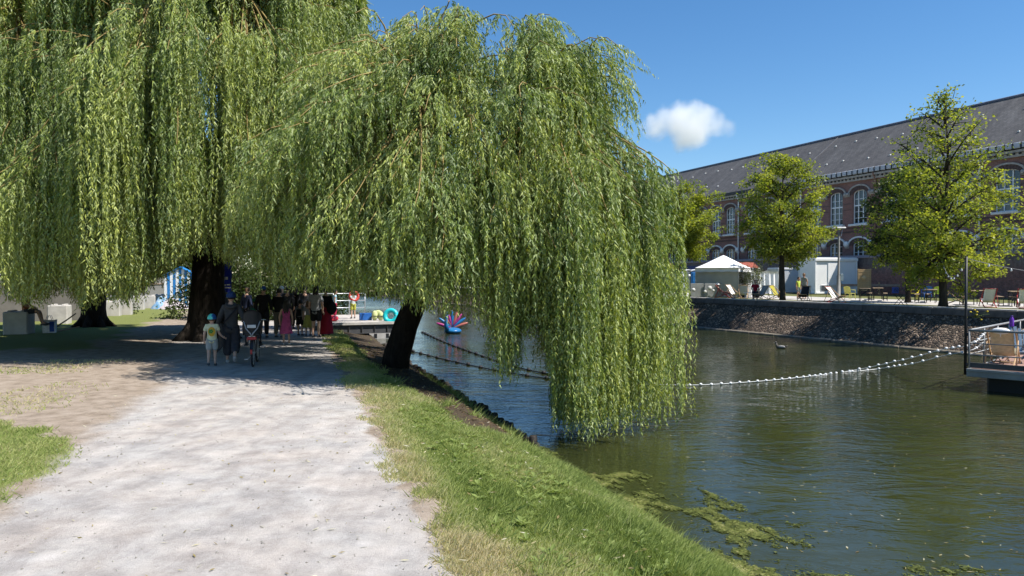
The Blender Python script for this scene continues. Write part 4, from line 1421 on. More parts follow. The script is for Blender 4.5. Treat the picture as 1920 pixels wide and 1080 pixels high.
M_HAIR = {'dark': mat('dark hair', (0.022, 0.016, 0.012), (0.010, 0.008, 0.006), 0.5, 30, bmp=0.6), 'brown': mat('brown hair', (0.16, 0.09, 0.045), (0.09, 0.05, 0.025), 0.5, 30, bmp=0.6), 'fair': mat('fair hair', (0.34, 0.22, 0.10), (0.22, 0.14, 0.06), 0.5, 30, bmp=0.6)}
M_EYE = mat('eye dark', (0.02, 0.015, 0.012), None, 0.3, 5, bmp=0)
_cloth = {}
def cloth(col, name=None):
    k = name or 'cloth %.2f %.2f %.2f' % col
    if k not in _cloth:
        _cloth[k] = mat(k, col, tuple(c * 0.74 for c in col), 0.88, 14, bmp=0.35, bscale=60, spec=0.15)
    return _cloth[k]
M_SHOE = mat('shoe', (0.10, 0.10, 0.11), (0.06, 0.06, 0.065), 0.7, 10, bmp=0)
M_SHOE_PALE = mat('pale shoe', (0.55, 0.53, 0.50), (0.4, 0.38, 0.36), 0.7, 10, bmp=0)

STAND = dict(pelvis=(0, 0, 0.95), spine=(0, 0.01, 1.13), chest=(0, 0.0, 1.34), neck=(0, 0.0, 1.49), skull=(0, 0.02, 1.60),
    shL=(-0.17, 0, 1.41), elL=(-0.235, -0.03, 1.13), wrL=(-0.245, 0.04, 0.89), haL=(-0.245, 0.06, 0.82),
    shR=(0.17, 0, 1.41), elR=(0.235, -0.03, 1.13), wrR=(0.245, 0.04, 0.89), haR=(0.245, 0.06, 0.82),
    hiL=(-0.09, 0, 0.91), knL=(-0.10, 0.025, 0.50), anL=(-0.105, -0.02, 0.10), toL=(-0.12, 0.14, 0.035),
    hiR=(0.09, 0, 0.91), knR=(0.10, 0.025, 0.50), anR=(0.105, -0.02, 0.10), toR=(0.12, 0.14, 0.035))
SIT = dict(STAND, pelvis=(0, 0, 0.52), spine=(0, -0.03, 0.70), chest=(0, -0.02, 0.91), neck=(0, 0.01, 1.06), skull=(0, 0.04, 1.17),
    shL=(-0.17, -0.01, 0.98), elL=(-0.23, 0.05, 0.72), wrL=(-0.14, 0.26, 0.64), haL=(-0.11, 0.33, 0.62),
    shR=(0.17, -0.01, 0.98), elR=(0.23, 0.05, 0.72), wrR=(0.14, 0.26, 0.64), haR=(0.11, 0.33, 0.62),
    hiL=(-0.09, 0.03, 0.51), knL=(-0.11, 0.45, 0.50), anL=(-0.11, 0.46, 0.10), toL=(-0.12, 0.62, 0.035),
    hiR=(0.09, 0.03, 0.51), knR=(0.11, 0.45, 0.50), anR=(0.11, 0.46, 0.10), toR=(0.12, 0.62, 0.035))
WALK = dict(STAND, knL=(-0.10, 0.12, 0.52), anL=(-0.10, 0.13, 0.10), toL=(-0.11, 0.29, 0.045), knR=(0.10, 0.04, 0.50), anR=(0.10, -0.30, 0.24), toR=(0.10, -0.22, 0.08),
    elL=(-0.24, -0.08, 1.14), wrL=(-0.25, 0.02, 0.90), haL=(-0.25, 0.05, 0.83))
RAD = dict(pelvis=(0.135, 0.105), spine=(0.125, 0.09), chest=(0.145, 0.10), neck=0.052, skull=0.06, shL=0.055, shR=0.055, elL=0.041, elR=0.041, wrL=0.029, wrR=0.029,
    haL=(0.036, 0.02), haR=(0.036, 0.02), hiL=0.088, hiR=0.088, knL=0.06, knR=0.06, anL=0.038, anR=0.038, toL=0.034, toR=0.034)
BODY_E = [('pelvis', 'spine'), ('spine', 'chest'), ('chest', 'neck'), ('neck', 'skull'), ('chest', 'shL'), ('shL', 'elL'), ('elL', 'wrL'), ('wrL', 'haL'), ('chest', 'shR'), ('shR', 'elR'), ('elR', 'wrR'), ('wrR', 'haR'),
    ('pelvis', 'hiL'), ('hiL', 'knL'), ('knL', 'anL'), ('anL', 'toL'), ('pelvis', 'hiR'), ('hiR', 'knR'), ('knR', 'anR'), ('anR', 'toR')]
def person(label, loc, face, height=1.72, pose=STAND, shirt=None, sleeve=0.55, trousers=None, tlen=1.0, dress=None, skirt=None, hair='dark', hair_len=0.0, skin='light',
           shoes=None, hat=None, head_turn=0.0, group=None, girth=1.0, child=False, jitter=0.0, seed=0, wide_leg=1.0, hem=None, shirt_long=0.0):
    """face: heading in radians, 0 = looking along +Y. Built facing +Y in its own frame."""
    root = thing('person', label, 'person', group, loc=loc, rz=face)
    sc = height / 1.72
    rg = random.Random(seed)
    J = {k: Vector(v) for k, v in pose.items()}
    if child:                                                # bigger head, shorter legs
        pass
    if jitter:
        for k in ('elL', 'elR', 'wrL', 'wrR', 'haL', 'haR'):
            J[k] += Vector((rg.uniform(-1, 1), rg.uniform(-1, 1), rg.uniform(-.5, .5))) * jitter
    R = {k: (tuple(c * girth for c in v) if hasattr(v, '__len__') else v * (girth if k not in ('neck', 'skull') else 1)) for k, v in RAD.items()}
    E = list(BODY_E)
    # fingers: four unequal, bent, and a thumb leaving the side of the palm
    for s, sg in (('L', -1), ('R', 1)):
        d = (J['ha' + s] - J['wr' + s]).normalized()
        side = d.cross(Vector((1, 0, 0)) if abs(d.x) < 0.8 else Vector((0, 1, 0))).normalized()      # across the palm
        curl = d.cross(side).normalized()
        if curl.x * sg > 0: curl = -curl
        for i, (o_, ln) in enumerate(((-0.027, 0.062), (-0.009, 0.074), (0.009, 0.07), (0.027, 0.055))):
            b_ = J['ha' + s] + side * o_ + d * 0.012
            k1, k2 = 'f%d%sa' % (i, s), 'f%d%sb' % (i, s)
            J[k1] = b_ + d * ln * 0.55 + curl * 0.008
            J[k2] = b_ + d * ln * 0.9 + curl * ln * 0.45
            R[k1], R[k2] = 0.0095, 0.008
            E += [('ha' + s, k1), (k1, k2)]
        J['t' + s] = J['wr' + s] + d * 0.055 + side * 0.05 + curl * 0.015
        R['t' + s] = 0.01
        E += [('wr' + s, 't' + s)]
    hs = 1.0 if not child else 1.28
    P = {k: tuple(v * sc) for k, v in J.items()}
    RR = {k: (tuple(c * sc for c in v) if hasattr(v, '__len__') else v * sc) for k, v in R.items()}
    body = skin_mesh('body', P, E, RR, 'pelvis', [SKIN_TONES[skin], M_EYE], 1)
    # head
    hc = Vector(P['skull']) + Vector((0, 0.012, 0.045)) * sc
    hr = Vector((0.078, 0.095, 0.115)) * sc * hs
    Rt = Rz(head_turn)
    hb_ = MB()
    hb_.ball(hc, hr, 14, 10, rot=Rt)
    hb_.ball(hc + Rt @ Vector((0, hr.y * 0.55, -hr.z * 0.55)), (hr.x * 0.62, hr.y * 0.45, hr.z * 0.42), 10, 6, rot=Rt)      # jaw
    hb_.ball(hc + Rt @ Vector((0, hr.y * 1.02, -hr.z * 0.12)), (hr.x * 0.17, hr.y * 0.2, hr.z * 0.2), 8, 6, rot=Rt)          # nose
    for sg in (-1, 1):
        hb_.ball(hc + Rt @ Vector((sg * hr.x * 1.0, -0.0, -hr.z * 0.05)), (hr.x * 0.14, hr.y * 0.22, hr.z * 0.28), 8, 6, rot=Rt)   # ears
        hb_.ball(hc + Rt @ Vector((sg * hr.x * 0.42, hr.y * 0.86, hr.z * 0.02)), hr.x * 0.13, 8, 6, mi=1)                        # eyes
    hb_.ball(hc + Rt @ Vector((0, hr.y * 0.93, -hr.z * 0.5)), (hr.x * 0.3, hr.y * 0.1, hr.z * 0.05), 8, 6, mi=1)                 # mouth
    join_mb(body, hb_)
    link('body', body, root)
    # hair
    hm = MB()
    prof_n = 14
    def hair_fn(u, v):
        az = 2 * PI * u
        front = max(0.0, math.sin(az))                        # +y is the face
        vmax = 0.60 - 0.30 * front ** 0.6
        th_ = v * PI * vmax
        r = 1.09
        p = Vector((math.cos(az) * math.sin(th_) * hr.x * r, math.sin(az) * math.sin(th_) * hr.y * r, math.cos(th_) * hr.z * r))
        return hc + Rt @ p
    if True:
        hm.sheet(hair_fn, 16, 6, 0.008 * sc)
        if hair_len > 0:
            def fall(u, v):
                az = PI + PI * (0.06 + 0.88 * u)
                rr_ = 1.08 - 0.1 * v
                z = -0.02 - (hair_len * (0.92 + 0.1 * math.sin(u * 19 + 1))) * v
                back = 0.03 * math.sin(v * 2.5)
                return hc + Rt @ Vector((math.cos(az) * hr.x * rr_ * (1 + .25 * v), math.sin(az) * (hr.y * rr_) - back * sc, z * sc))
            hm.sheet(fall, 12, 6, 0.02 * sc)
        hm.build('hair', M_HAIR[hair], root)
    if hat is not None:
        kind, col = hat[0], hat[1]
        km = MB()
        if kind == 'helmet':
            def helm(u, v):
                az = 2 * PI * u
                th_ = v * PI * 0.52
                r = 1.30 + 0.05 * math.cos(6 * az) * math.sin(th_)
                p = Vector((math.cos(az) * math.sin(th_) * hr.x * r, math.sin(az) * math.sin(th_) * hr.y * r * 1.1 - 0.01 * sc, math.cos(th_) * hr.z * 1.16 + 0.012 * sc))
                return hc + Rt @ p
            km.sheet(helm, 18, 8, 0.018 * sc)
            o = km.build('helmet', cloth(col, 'helmet %s' % label[:20]) if len(hat) < 3 else hat[2], root)
        else:
            def cap(u, v):
                az = 2 * PI * u
                th_ = v * PI * 0.46
                p = Vector((math.cos(az) * math.sin(th_) * hr.x * 1.16, math.sin(az) * math.sin(th_) * hr.y * 1.14, math.cos(th_) * hr.z * 1.12))
                return hc + Rt @ p
            km.sheet(cap, 16, 6, 0.01 * sc)
            def brim(u, v):
                az = PI * (0.12 + 0.76 * u)
                r = 1.12 + 0.75 * v
                return hc + Rt @ Vector((math.cos(az) * hr.x * (1.12 + .15 * v), math.sin(az) * hr.y * r, hr.z * 0.16 - 0.01 * v))
            km.sheet(brim, 10, 3, 0.008)
            km.build('cap', cloth(col), root)
    # shirt
    if shirt is not None:
        SJ = {k: J[k].copy() for k in ('pelvis', 'spine', 'chest', 'shL', 'shR')}
        SJ['pelvis'] = J['pelvis'] + (J['spine'] - J['pelvis']) * -0.7 + (Vector((0, 0, -shirt_long)) if shirt_long else Vector((0, 0, 0)))
        SJ['col'] = J['chest'] + (J['neck'] - J['chest']) * 0.72
        SR = {'pelvis': (0.168, 0.138), 'spine': (0.150, 0.114), 'chest': (0.165, 0.120), 'col': 0.075, 'shL': 0.078, 'shR': 0.078}
        if shirt_long:
            SR['pelvis'] = (0.185, 0.15)
        SE = [('pelvis', 'spine'), ('spine', 'chest'), ('chest', 'col'), ('chest', 'shL'), ('chest', 'shR')]
        for s in 'LR':
            a_, b_, c_ = J['sh' + s], J['el' + s], J['wr' + s]
            if sleeve <= 1.0:
                SJ['sl' + s] = a_ + (b_ - a_) * sleeve
                SR['sl' + s] = 0.070
                SE.append(('sh' + s, 'sl' + s))
            else:
                SJ['sl' + s] = b_; SR['sl' + s] = 0.062
                SJ['cf' + s] = b_ + (c_ - b_) * (sleeve - 1.0); SR['cf' + s] = 0.05
                SE += [('sh' + s, 'sl' + s), ('sl' + s, 'cf' + s)]
        SP = {k: tuple(v * sc) for k, v in SJ.items()}
        SRR = {k: (tuple(c * sc * girth for c in v) if hasattr(v, '__len__') else v * sc * girth) for k, v in SR.items()}
        link('shirt', skin_mesh('shirt', SP, SE, SRR, 'chest', [shirt], 2), root)
    if trousers is not None:
        TJ = {'pelvis': J['pelvis'] + Vector((0, 0, 0.09)), 'hiL': J['hiL'], 'hiR': J['hiR']}
        TR = {'pelvis': (0.150, 0.122), 'hiL': 0.112, 'hiR': 0.112}
        TE = [('pelvis', 'hiL'), ('pelvis', 'hiR')]
        for s in 'LR':
            h_, k_, a_ = J['hi' + s], J['kn' + s], J['an' + s]
            if tlen <= 0.5:
                TJ['k' + s] = h_ + (k_ - h_) * (tlen * 2)
                TR['k' + s] = 0.098 * wide_leg
                TE.append(('hi' + s, 'k' + s))
            else:
                TJ['k' + s] = k_; TR['k' + s] = 0.082 * wide_leg
                TJ['a' + s] = k_ + (a_ - k_) * ((tlen - 0.5) * 2 * 0.96); TR['a' + s] = 0.068 * wide_leg
                TE += [('hi' + s, 'k' + s), ('k' + s, 'a' + s)]
        TP = {k: tuple(v * sc) for k, v in TJ.items()}
        TRR = {k: (tuple(c * sc * girth for c in v) if hasattr(v, '__len__') else v * sc * girth) for k, v in TR.items()}
        link('shorts' if tlen < 0.6 else 'trousers', skin_mesh('trousers', TP, TE, TRR, 'pelvis', [trousers], 2), root)
    for nm, col in (('dress', dress), ('skirt', skirt)):
        if col is None: continue
        hz = hem if hem is not None else 0.5
        top = (J['chest'].z + 0.07) if nm == 'dress' else J['pelvis'].z + 0.10
        dm_ = MB()
        rows = [(0.150, 0.105, top), (0.165, 0.120, top - 0.10), (0.135, 0.105, J['spine'].z - 0.02), (0.165, 0.135, J['pelvis'].z), (0.23, 0.20, hz + 0.12), (0.26, 0.225, hz)]
        if nm == 'skirt':
            rows = [(0.145, 0.115, top), (0.17, 0.14, top - 0.1), (0.22, 0.19, (top + hz) / 2), (0.27, 0.235, hz)]
        def dfn(u, v):
            f = v * (len(rows) - 1); i = min(len(rows) - 2, int(f)); t = f - i
            a_ = [rows[i][q_] + (rows[i + 1][q_] - rows[i][q_]) * t for q_ in range(3)]
            fold = 1 + 0.07 * max(0, v - 0.4) * math.sin(u * 2 * PI * 9)
            return Vector((math.cos(-2 * PI * u) * a_[0] * fold, math.sin(-2 * PI * u) * a_[1] * fold, a_[2])) * sc
        dm_.sheet(dfn, 36, 10, 0.006)
        if nm == 'dress':
            for sg in ('shL', 'shR'):
                q0 = J[sg] * sc
                dm_.tube([Vector((q0.x * 0.62, 0.09 * sc, top * sc - .01)), Vector((q0.x * 0.72, 0.0, q0.z + 0.05 * sc)), Vector((q0.x * 0.62, -0.09 * sc, top * sc - .01))], 0.022 * sc, 6)
        dm_.build(nm, col, root)
    # shoes
    for s in 'LR':
        a_, t_ = J['an' + s] * sc, J['to' + s] * sc
        sm2 = MB()
        d = (t_ - a_); fl = Vector((d.x, d.y, d.z * 0.5)).normalized()
        heel = a_ - Vector((fl.x, fl.y, 0)) * 0.05 * sc + Vector((0, 0, -0.055 * sc))
        toe = t_ + Vector((fl.x, fl.y, 0)) * 0.06 * sc + Vector((0, 0, -0.004 * sc))
        sm2.tube([heel, heel + (toe - heel) * 0.3 + Vector((0, 0, .015 * sc)), heel + (toe - heel) * 0.7, toe], [0.036 * sc, 0.046 * sc, 0.048 * sc, 0.028 * sc], 10, flat=0.85)
        sm2.build('shoe', shoes or M_SHOE, root)
    return root
# ================================================================== things on the far quay
def FQ(px, py): return G(px, py, FAR_Z + 0.01)
M_TENT = mat('white tent cloth', (0.85, 0.85, 0.84), (0.76, 0.76, 0.76), 0.7, 2, bmp=0.1)
def tent_side_material():
    m, nt, out = new_mat('grey tent wall')
    v = coords(nt)
    p = N(nt, 'ShaderNodeBsdfPrincipled', Roughness=0.6)
    L(nt, ramp(nt, noise(nt, 1.2, 4, 0.6, v), [(0.3, (0.45, 0.46, 0.45)), (0.7, (0.62, 0.63, 0.61))]).outputs[0], p.inputs['Base Color'])
    t = nt.nodes.new('ShaderNodeBsdfTranslucent'); t.inputs['Color'].default_value = (0.6, 0.62, 0.6, 1)
    mx = nt.nodes.new('ShaderNodeMixShader'); mx.inputs[0].default_value = 0.35
    L(nt, p.outputs[0], mx.inputs[1]); L(nt, t.outputs[0], mx.inputs[2]); L(nt, mx.outputs[0], out.inputs['Surface'])
    return m
M_TENTSIDE = tent_side_material()
M_ALU = mat('aluminium', (0.62, 0.63, 0.64), (0.5, 0.51, 0.52), 0.4, 5, 0.6, bmp=0)
M_WHITEPAINT = mat('white container paint', (0.87, 0.87, 0.85), (0.80, 0.80, 0.79), 0.55, 1.5, bmp=0.05)
M_GREYPAINT = mat('grey container paint', (0.70, 0.71, 0.72), (0.60, 0.61, 0.62), 0.55, 1.5, bmp=0.05)
M_BLACKMETAL = mat('black steel', (0.022, 0.022, 0.024), (0.012, 0.012, 0.013), 0.5, 6, bmp=0)
M_PALEWOOD = mat('pale pine', (0.55, 0.37, 0.19), (0.42, 0.27, 0.13), 0.75, 5, bmp=0.2)
M_GREYWOOD = mat('weathered timber', (0.38, 0.28, 0.22), (0.26, 0.19, 0.15), 0.85, 5, bmp=0.25)
M_TABLEWOOD = mat('beer table top', (0.33, 0.24, 0.15), (0.22, 0.16, 0.10), 0.6, 5, bmp=0.1)

# pop-up tent, seen on its corner
tp_ = FQ(1356, 556.5)
tent = thing('party_tent', 'white pop-up tent with grey side walls on the far quay', 'tent', loc=tp_, rz=math.radians(45 + 12))
hw = 1.62
mb = MB()
def troof(sx, sy):
    pass
apex = Vector((0, 0, 3.15)); ez = 2.18
cs = [Vector((-hw, -hw, ez)), Vector((hw, -hw, ez)), Vector((hw, hw, ez)), Vector((-hw, hw, ez))]
for i in range(4):
    a_, b_ = cs[i], cs[(i + 1) % 4]
    def rf(u, v, a_=a_, b_=b_):
        p = (a_ * (1 - u) + b_ * u) * (1 - v) + apex * v
        sag = -0.16 * math.sin(PI * min(1, v * 1.05)) * (0.3 + 0.7 * math.sin(PI * u)) * (1 - v)
        return p + Vector((0, 0, sag))
    mb.sheet(rf, 8, 8, 0.0)
mb.build('roof', M_TENT, tent)
for i in range(4):
    a_, b_ = cs[i], cs[(i + 1) % 4]
    mb = MB()
    def vf(u, v, a_=a_, b_=b_):
        p = a_ * (1 - u) + b_ * u
        n_ = Vector((p.x, p.y, 0)).normalized()
        return p * 1.0 + Vector((0, 0, -0.28 * v - 0.03 * abs(math.sin(u * PI * 4)) * v)) + n_ * 0.012 * math.sin(u * 30)
    mb.sheet(vf, 24, 2, 0.004)
    mb.build('valance', M_TENT, tent)
mb_leg = MB(); mb_leg.bbox((-0.02, -0.02, -1.1), (0.02, 0.02, 1.1)); LEGM = mb_leg.mesh('leg', M_ALU)
for c in cs:
    o = link('leg', LEGM, tent); o.location = (c.x * .985, c.y * .985, 1.08)
for i, (a_, b_, z0, z1) in enumerate(((cs[3], cs[0], 0.03, 1.9), (cs[2], cs[3], 0.03, 1.9), (cs[1], cs[2], 0.03, 1.9))):
    mb = MB()
    def sf(u, v, a_=a_, b_=b_, z0=z0, z1=z1):
        p = (a_ * (1 - u) + b_ * u) * 0.99
        n_ = Vector((p.x, p.y, 0)).normalized()
        return Vector((p.x, p.y, z0 + (z1 - z0) * v)) + n_ * 0.02 * math.sin(u * 21 + v * 3)
    mb.sheet(sf, 20, 6, 0.004)
    mb.build('side_wall', M_TENTSIDE, tent)
mb = MB()
mid0, mid1 = cs[0], cs[1]
for j in range(3):
    u0, u1 = j / 3 + .01, (j + 1) / 3 - .01
    a_, b_ = mid0.lerp(mid1, u0), mid0.lerp(mid1, u1)
    mb.cbox(((a_.x + b_.x) / 2, a_.y, 0.5), (b_.x - a_.x, 0.05, 0.95), 0.01)
mb.cbox((0, -hw + 0.12, 1.0), (hw * 1.9, 0.4, 0.04), 0.01)
mb.build('counter', mat('grey bar panel', (0.34, 0.34, 0.33), (0.24, 0.24, 0.235), 0.6, 3, bmp=0.1), tent)
# printed grey panels along the quay in front of the tent
pf = thing('bar_screen', 'waist high grey printed screen in front of the white tent', 'screen', loc=FQ(1332, 557.5))
mb = MB()
for i in range(3):
    mb.cbox((-0.98 + i * 1.0, -0.1 * i, 0.53), (0.96, 0.04, 0.98), 0.01)
mb.build('panel', mat('grey printed panel', (0.36, 0.37, 0.36), (0.22, 0.225, 0.22), 0.6, 1.1, bmp=0.0), pf)
mb = MB()
for i, (x, z, r) in enumerate(((-1.28, 0.55, 0.14), (-0.45, 0.42, 0.12), (-0.1, 0.68, 0.17), (0.15, 0.5, 0.1))):
    mb.lathe([(r, 0), (r, 0.006)], (x, -0.125 - (0.1 if x > -.5 else 0), z), 14, rot=Rx(PI / 2))
mb.build('printed_dot', mat('pale print', (0.62, 0.62, 0.60), None, 0.6, 3, bmp=0), pf)
# stacked dark crates along the kerb
for i in range(3):
    c = thing('kerb_planter', ['black trough at the quay edge, leftmost of three', 'black trough at the quay edge, middle of three', 'black trough at the quay edge, rightmost of three'][i], 'trough', 'black troughs at the quay edge', loc=FQ(1279 + 10 * i, 556.5))
    mb = MB()
    mb.prism([(-0.2, 0), (0.2, 0), (0.26, 0.28), (0.22, 0.28), (0.17, 0.04), (-0.17, 0.04), (-0.22, 0.28), (-0.26, 0.28)], 0.3, (0, 0.15, 0), (1, 0, 0), (0, 0, 1))
    mb.build('shell', M_BLACKMETAL, c)
# portable toilets
def toilet(label, loc, rz, col):
    t = thing('portable_toilet', label, 'toilet', 'portable toilets by the blue hoarding', loc=loc, rz=rz)
    m1 = mat('toilet ' + label[:12], col, tuple(c * .75 for c in col), 0.45, 2, bmp=0)
    mb = MB(); mb.cbox((0, 0, 1.06), (1.08, 1.08, 2.0), 0.05); mb.cbox((0, 0, 0.04), (1.12, 1.12, 0.1), 0.02); mb.build('cabin', m1, t)
    def dome(u, v):
        x = -0.58 + 1.16 * u
        y = -0.58 + 1.16 * v
        return Vector((x, y, 2.06 + 0.24 * (1 - (x / .6) ** 2) ** 0.8 * (1 - 0.3 * (y / .6) ** 2)))
    mb = MB(); mb.sheet(dome, 10, 6, 0.03); mb.build('roof', mat('pale toilet roof', (0.75, 0.76, 0.77), None, 0.5, 3, bmp=0), t)
    mb = MB(); mb.cbox((0, -0.555, 1.02), (0.78, 0.05, 1.8), 0.02)
    d = mb.build('door', m1, t)
    mb = MB(); mb.lathe([(0.15, 0), (0.15, 0.012)], (0, -0.585, 1.62), 16, rot=Rx(PI / 2)); mb.build('emblem', mat('white emblem', (0.8, 0.8, 0.8), None, 0.5, 3, bmp=0), d)
    mb = MB(); mb.cbox((0.3, -0.60, 1.05), (0.05, 0.06, 0.2), 0.01); mb.build('handle', M_ALU, d)
    mb = MB()
    for i in range(6): mb.cbox((0, -0.585, 0.3 + 0.15 * i), (0.62, 0.02, 0.05), 0.008)
    mb.build('rib', m1, d)
    return t
toilet('blue portable toilet beside the white tent', G(1301.5, 545.5, FAR_Z), math.radians(8), (0.02, 0.16, 0.42))
toilet('dark grey portable toilet left of the blue one', G(1288, 545.5, FAR_Z), math.radians(12), (0.12, 0.15, 0.16))
toilet('pale portable toilet beside the willow, leftmost in the row', G(1275, 546, FAR_Z), math.radians(14), (0.45, 0.50, 0.53))
# white site containers
def container(name, label, loc, rz, w, d, h, m1, ribs=True, extras=None):
    t = thing(name, label, 'container', loc=loc, rz=rz)
    mb = MB(); mb.box((0, 0, h / 2 + 0.05), (w - 0.16, d - 0.16, h - 0.16)); mb.build('body', m1, t)
    mb = MB()
    for sx in (-1, 1):
        for sy in (-1, 1):
            mb.cbox((sx * (w / 2 - 0.07), sy * (d / 2 - 0.07), h / 2 + 0.05), (0.14, 0.14, h), 0.02)
    for z in (0.12, h - 0.02):
        for sy in (-1, 1): mb.cbox((0, sy * (d / 2 - 0.07), z), (w - 0.29, 0.14, 0.15), 0.02)
        for sx in (-1, 1): mb.cbox((sx * (w / 2 - 0.07), 0, z), (0.14, d - 0.29, 0.15), 0.02)
    mb.build('frame', m1, t)
    if ribs:
        n_ = int(w / 1.1)
        pm = MB(); pm.cbox((0, -d / 2 + 0.055, h / 2 + 0.05), (w / n_ - 0.2, 0.035, h - 0.5), 0.012); PMm = pm.mesh('wall_panel', m1)
        for i in range(n_):
            o = link('wall_panel', PMm, t); o.location = (-w / 2 + (i + .5) * w / n_, 0, 0)
    mb = MB(); mb.box((0, 0, h + 0.08), (w - .1, d - .1, 0.06)); mb.build('roof', m1, t)
    return t
cw = container('site_container', 'tall white container behind the lamp post on the far quay', FQ(1561, 552) + Vector((0.2, 1.5, 0)), math.radians(13), 4.15, 2.4, 3.05, M_WHITEPAINT, False)
mb = MB(); mb.cbox((-1.15, -1.15, 0.55), (0.62, 0.05, 0.52), 0.01)
o = mb.build('grille', M_ALU, cw)
mb = MB()
for i in range(7): mb.box((-1.15, -1.185, 0.36 + i * 0.063), (0.52, 0.02, 0.03), Rx(0.4))
mb.build('louvre', mat('dark louvre', (0.12, 0.12, 0.14), None, 0.5, 3, bmp=0), o)
mb = MB(); mb.cbox((0.55, -1.15, 1.8), (2.7, 0.05, 1.85), 0.015); mb.cbox((0.55, -1.2, 0.80), (2.9, 0.12, 0.08), 0.01); mb.build('serving_hatch', M_WHITEPAINT, cw)
mb = MB(); mb.cbox((0, -1.22, 2.98), (4.2, 0.06, 0.22), 0.02); mb.build('fascia', M_WHITEPAINT, cw)
cg = container('site_container', 'low grey white container behind the bright lime tree', FQ(1487, 549.5) + Vector((0.2, 1.3, 0)), math.radians(5), 3.4, 2.4, 2.25, M_GREYPAINT, True)
mb = MB(); mb.cbox((0.5, -1.17, 1.5), (0.14, 0.06, 0.2), 0.02); mb.build('handle_box', M_BLACKMETAL, cg)
# draped white sheet fence
sf_ = thing('sheet_fence', 'white fabric sheets hung on a mesh fence beside the tent', 'fence', loc=FQ(1437, 552))
mb = MB()
def drape(u, v):
    return Vector((-1.3 + 2.6 * u, 0.05 * math.sin(u * 40 + v) + 0.03 * math.sin(u * 17), 0.05 + 1.95 * v - 0.05 * abs(math.sin(u * 6.3)) * v))
mb.sheet(drape, 60, 6, 0.004); mb.build('sheet', M_TENT, sf_)
for i in range(3):
    mb = MB(); mb.bar((-1.3 + 1.3 * i, 0.09, 0), (-1.3 + 1.3 * i, 0.09, 2.05), 0.022, 6); mb.build('post', M_ALU, sf_)
for i in range(3):
    mb = MB(); mb.cbox((-1.3 + 1.3 * i, 0.09, 0.06), (0.6, 0.22, 0.12), 0.03); mb.build('foot_block', M_CONC, sf_)
# red awning above the sheets
aw = thing('red_awning', 'faded red awning roof behind the white tent', 'awning', loc=FQ(1400, 550) + Vector((0, 3, 0)))
mb = MB()
mb.sheet(lambda u, v: Vector((-1.9 + 3.8 * u, -0.9 + 1.8 * v, 2.35 + 0.55 * v + .02 * math.sin(u * 25))), 20, 4, 0.01); mb.build('canvas', cloth((0.34, 0.10, 0.07), 'faded red canvas'), aw)
for x in (-1.8, 1.8):
    for y, z in ((-0.88, 2.34), (0.88, 2.88)):
        mb = MB(); mb.bar((x, y, 0), (x, y, z), 0.025, 6); mb.build('post', M_ALU, aw)
# street lamp
lp = thing('street_lamp', 'grey street lamp with a flat head in front of the white container', 'street lamp', loc=FQ(1572, 562.5))
mb = MB(); mb.lathe([(0.17, 0), (0.17, 0.05), (0.125, 0.08), (0.12, 1.55), (0.075, 1.65), (0.06, 4.55), (0.05, 4.6)], (0, 0, 0), 12)
pole = mb.build('pole', mat('grey lamp paint', (0.30, 0.30, 0.29), (0.22, 0.22, 0.215), 0.55, 4, bmp=0.05), lp)
mb = MB(); mb.tube([(0.0, 0, 3.9), (0.16, 0, 4.25), (0.24, 0, 4.62)], 0.022, 6); mb.bar((0.03, 0, 4.55), (0.03, 0, 4.66), 0.04, 8); mb.build('bracket', M_ALU, lp)
mb = MB(); mb.cbox((-0.02, 0, 4.70), (0.85, 0.36, 0.09), 0.03); hd = mb.build('lamp_head', M_ALU, lp)
mb = MB(); mb.cbox((-0.1, 0, 4.648), (0.5, 0.26, 0.02), 0.005); mb.build('lens', mat('lamp lens', (0.7, 0.7, 0.68), None, 0.2, 3, bmp=0), hd)
mb = MB(); mb.cbox((0.17, -0.06, 1.48), (0.20, 0.08, 0.46), 0.02); mb.build('control_box', mat('blue grey box', (0.22, 0.30, 0.34), None, 0.5, 4, bmp=0), lp)
# slatted wooden panel with a round plaque
wp_ = thing('wooden_panel', 'yellow slatted wooden panel with a round plaque beside the container', 'panel', loc=FQ(1620.5, 553.5), rz=math.radians(-8))
sl_ = MB(); sl_.cbox((0, 0, 0), (0.98, 0.03, 0.125), 0.006); SLM = sl_.mesh('slat', M_PALEWOOD)
for i in range(13):
    o = link('slat', SLM, wp_); o.location = (0, -0.005 * (i % 2), 0.42 + i * 0.137)
for x in (-0.5, 0.5):
    mb = MB(); mb.cbox((x, 0.04, 1.08), (0.07, 0.06, 2.16), 0.01); mb.build('post', M_PALEWOOD, wp_)
mb = MB(); mb.lathe([(0.17, 0), (0.18, 0.02), (0.15, 0.05)], (-0.05, -0.02, 1.42), 18, rot=Rx(PI / 2)); mb.build('round_plaque', mat('light plaque', (0.66, 0.47, 0.26), None, 0.7, 4), wp_)
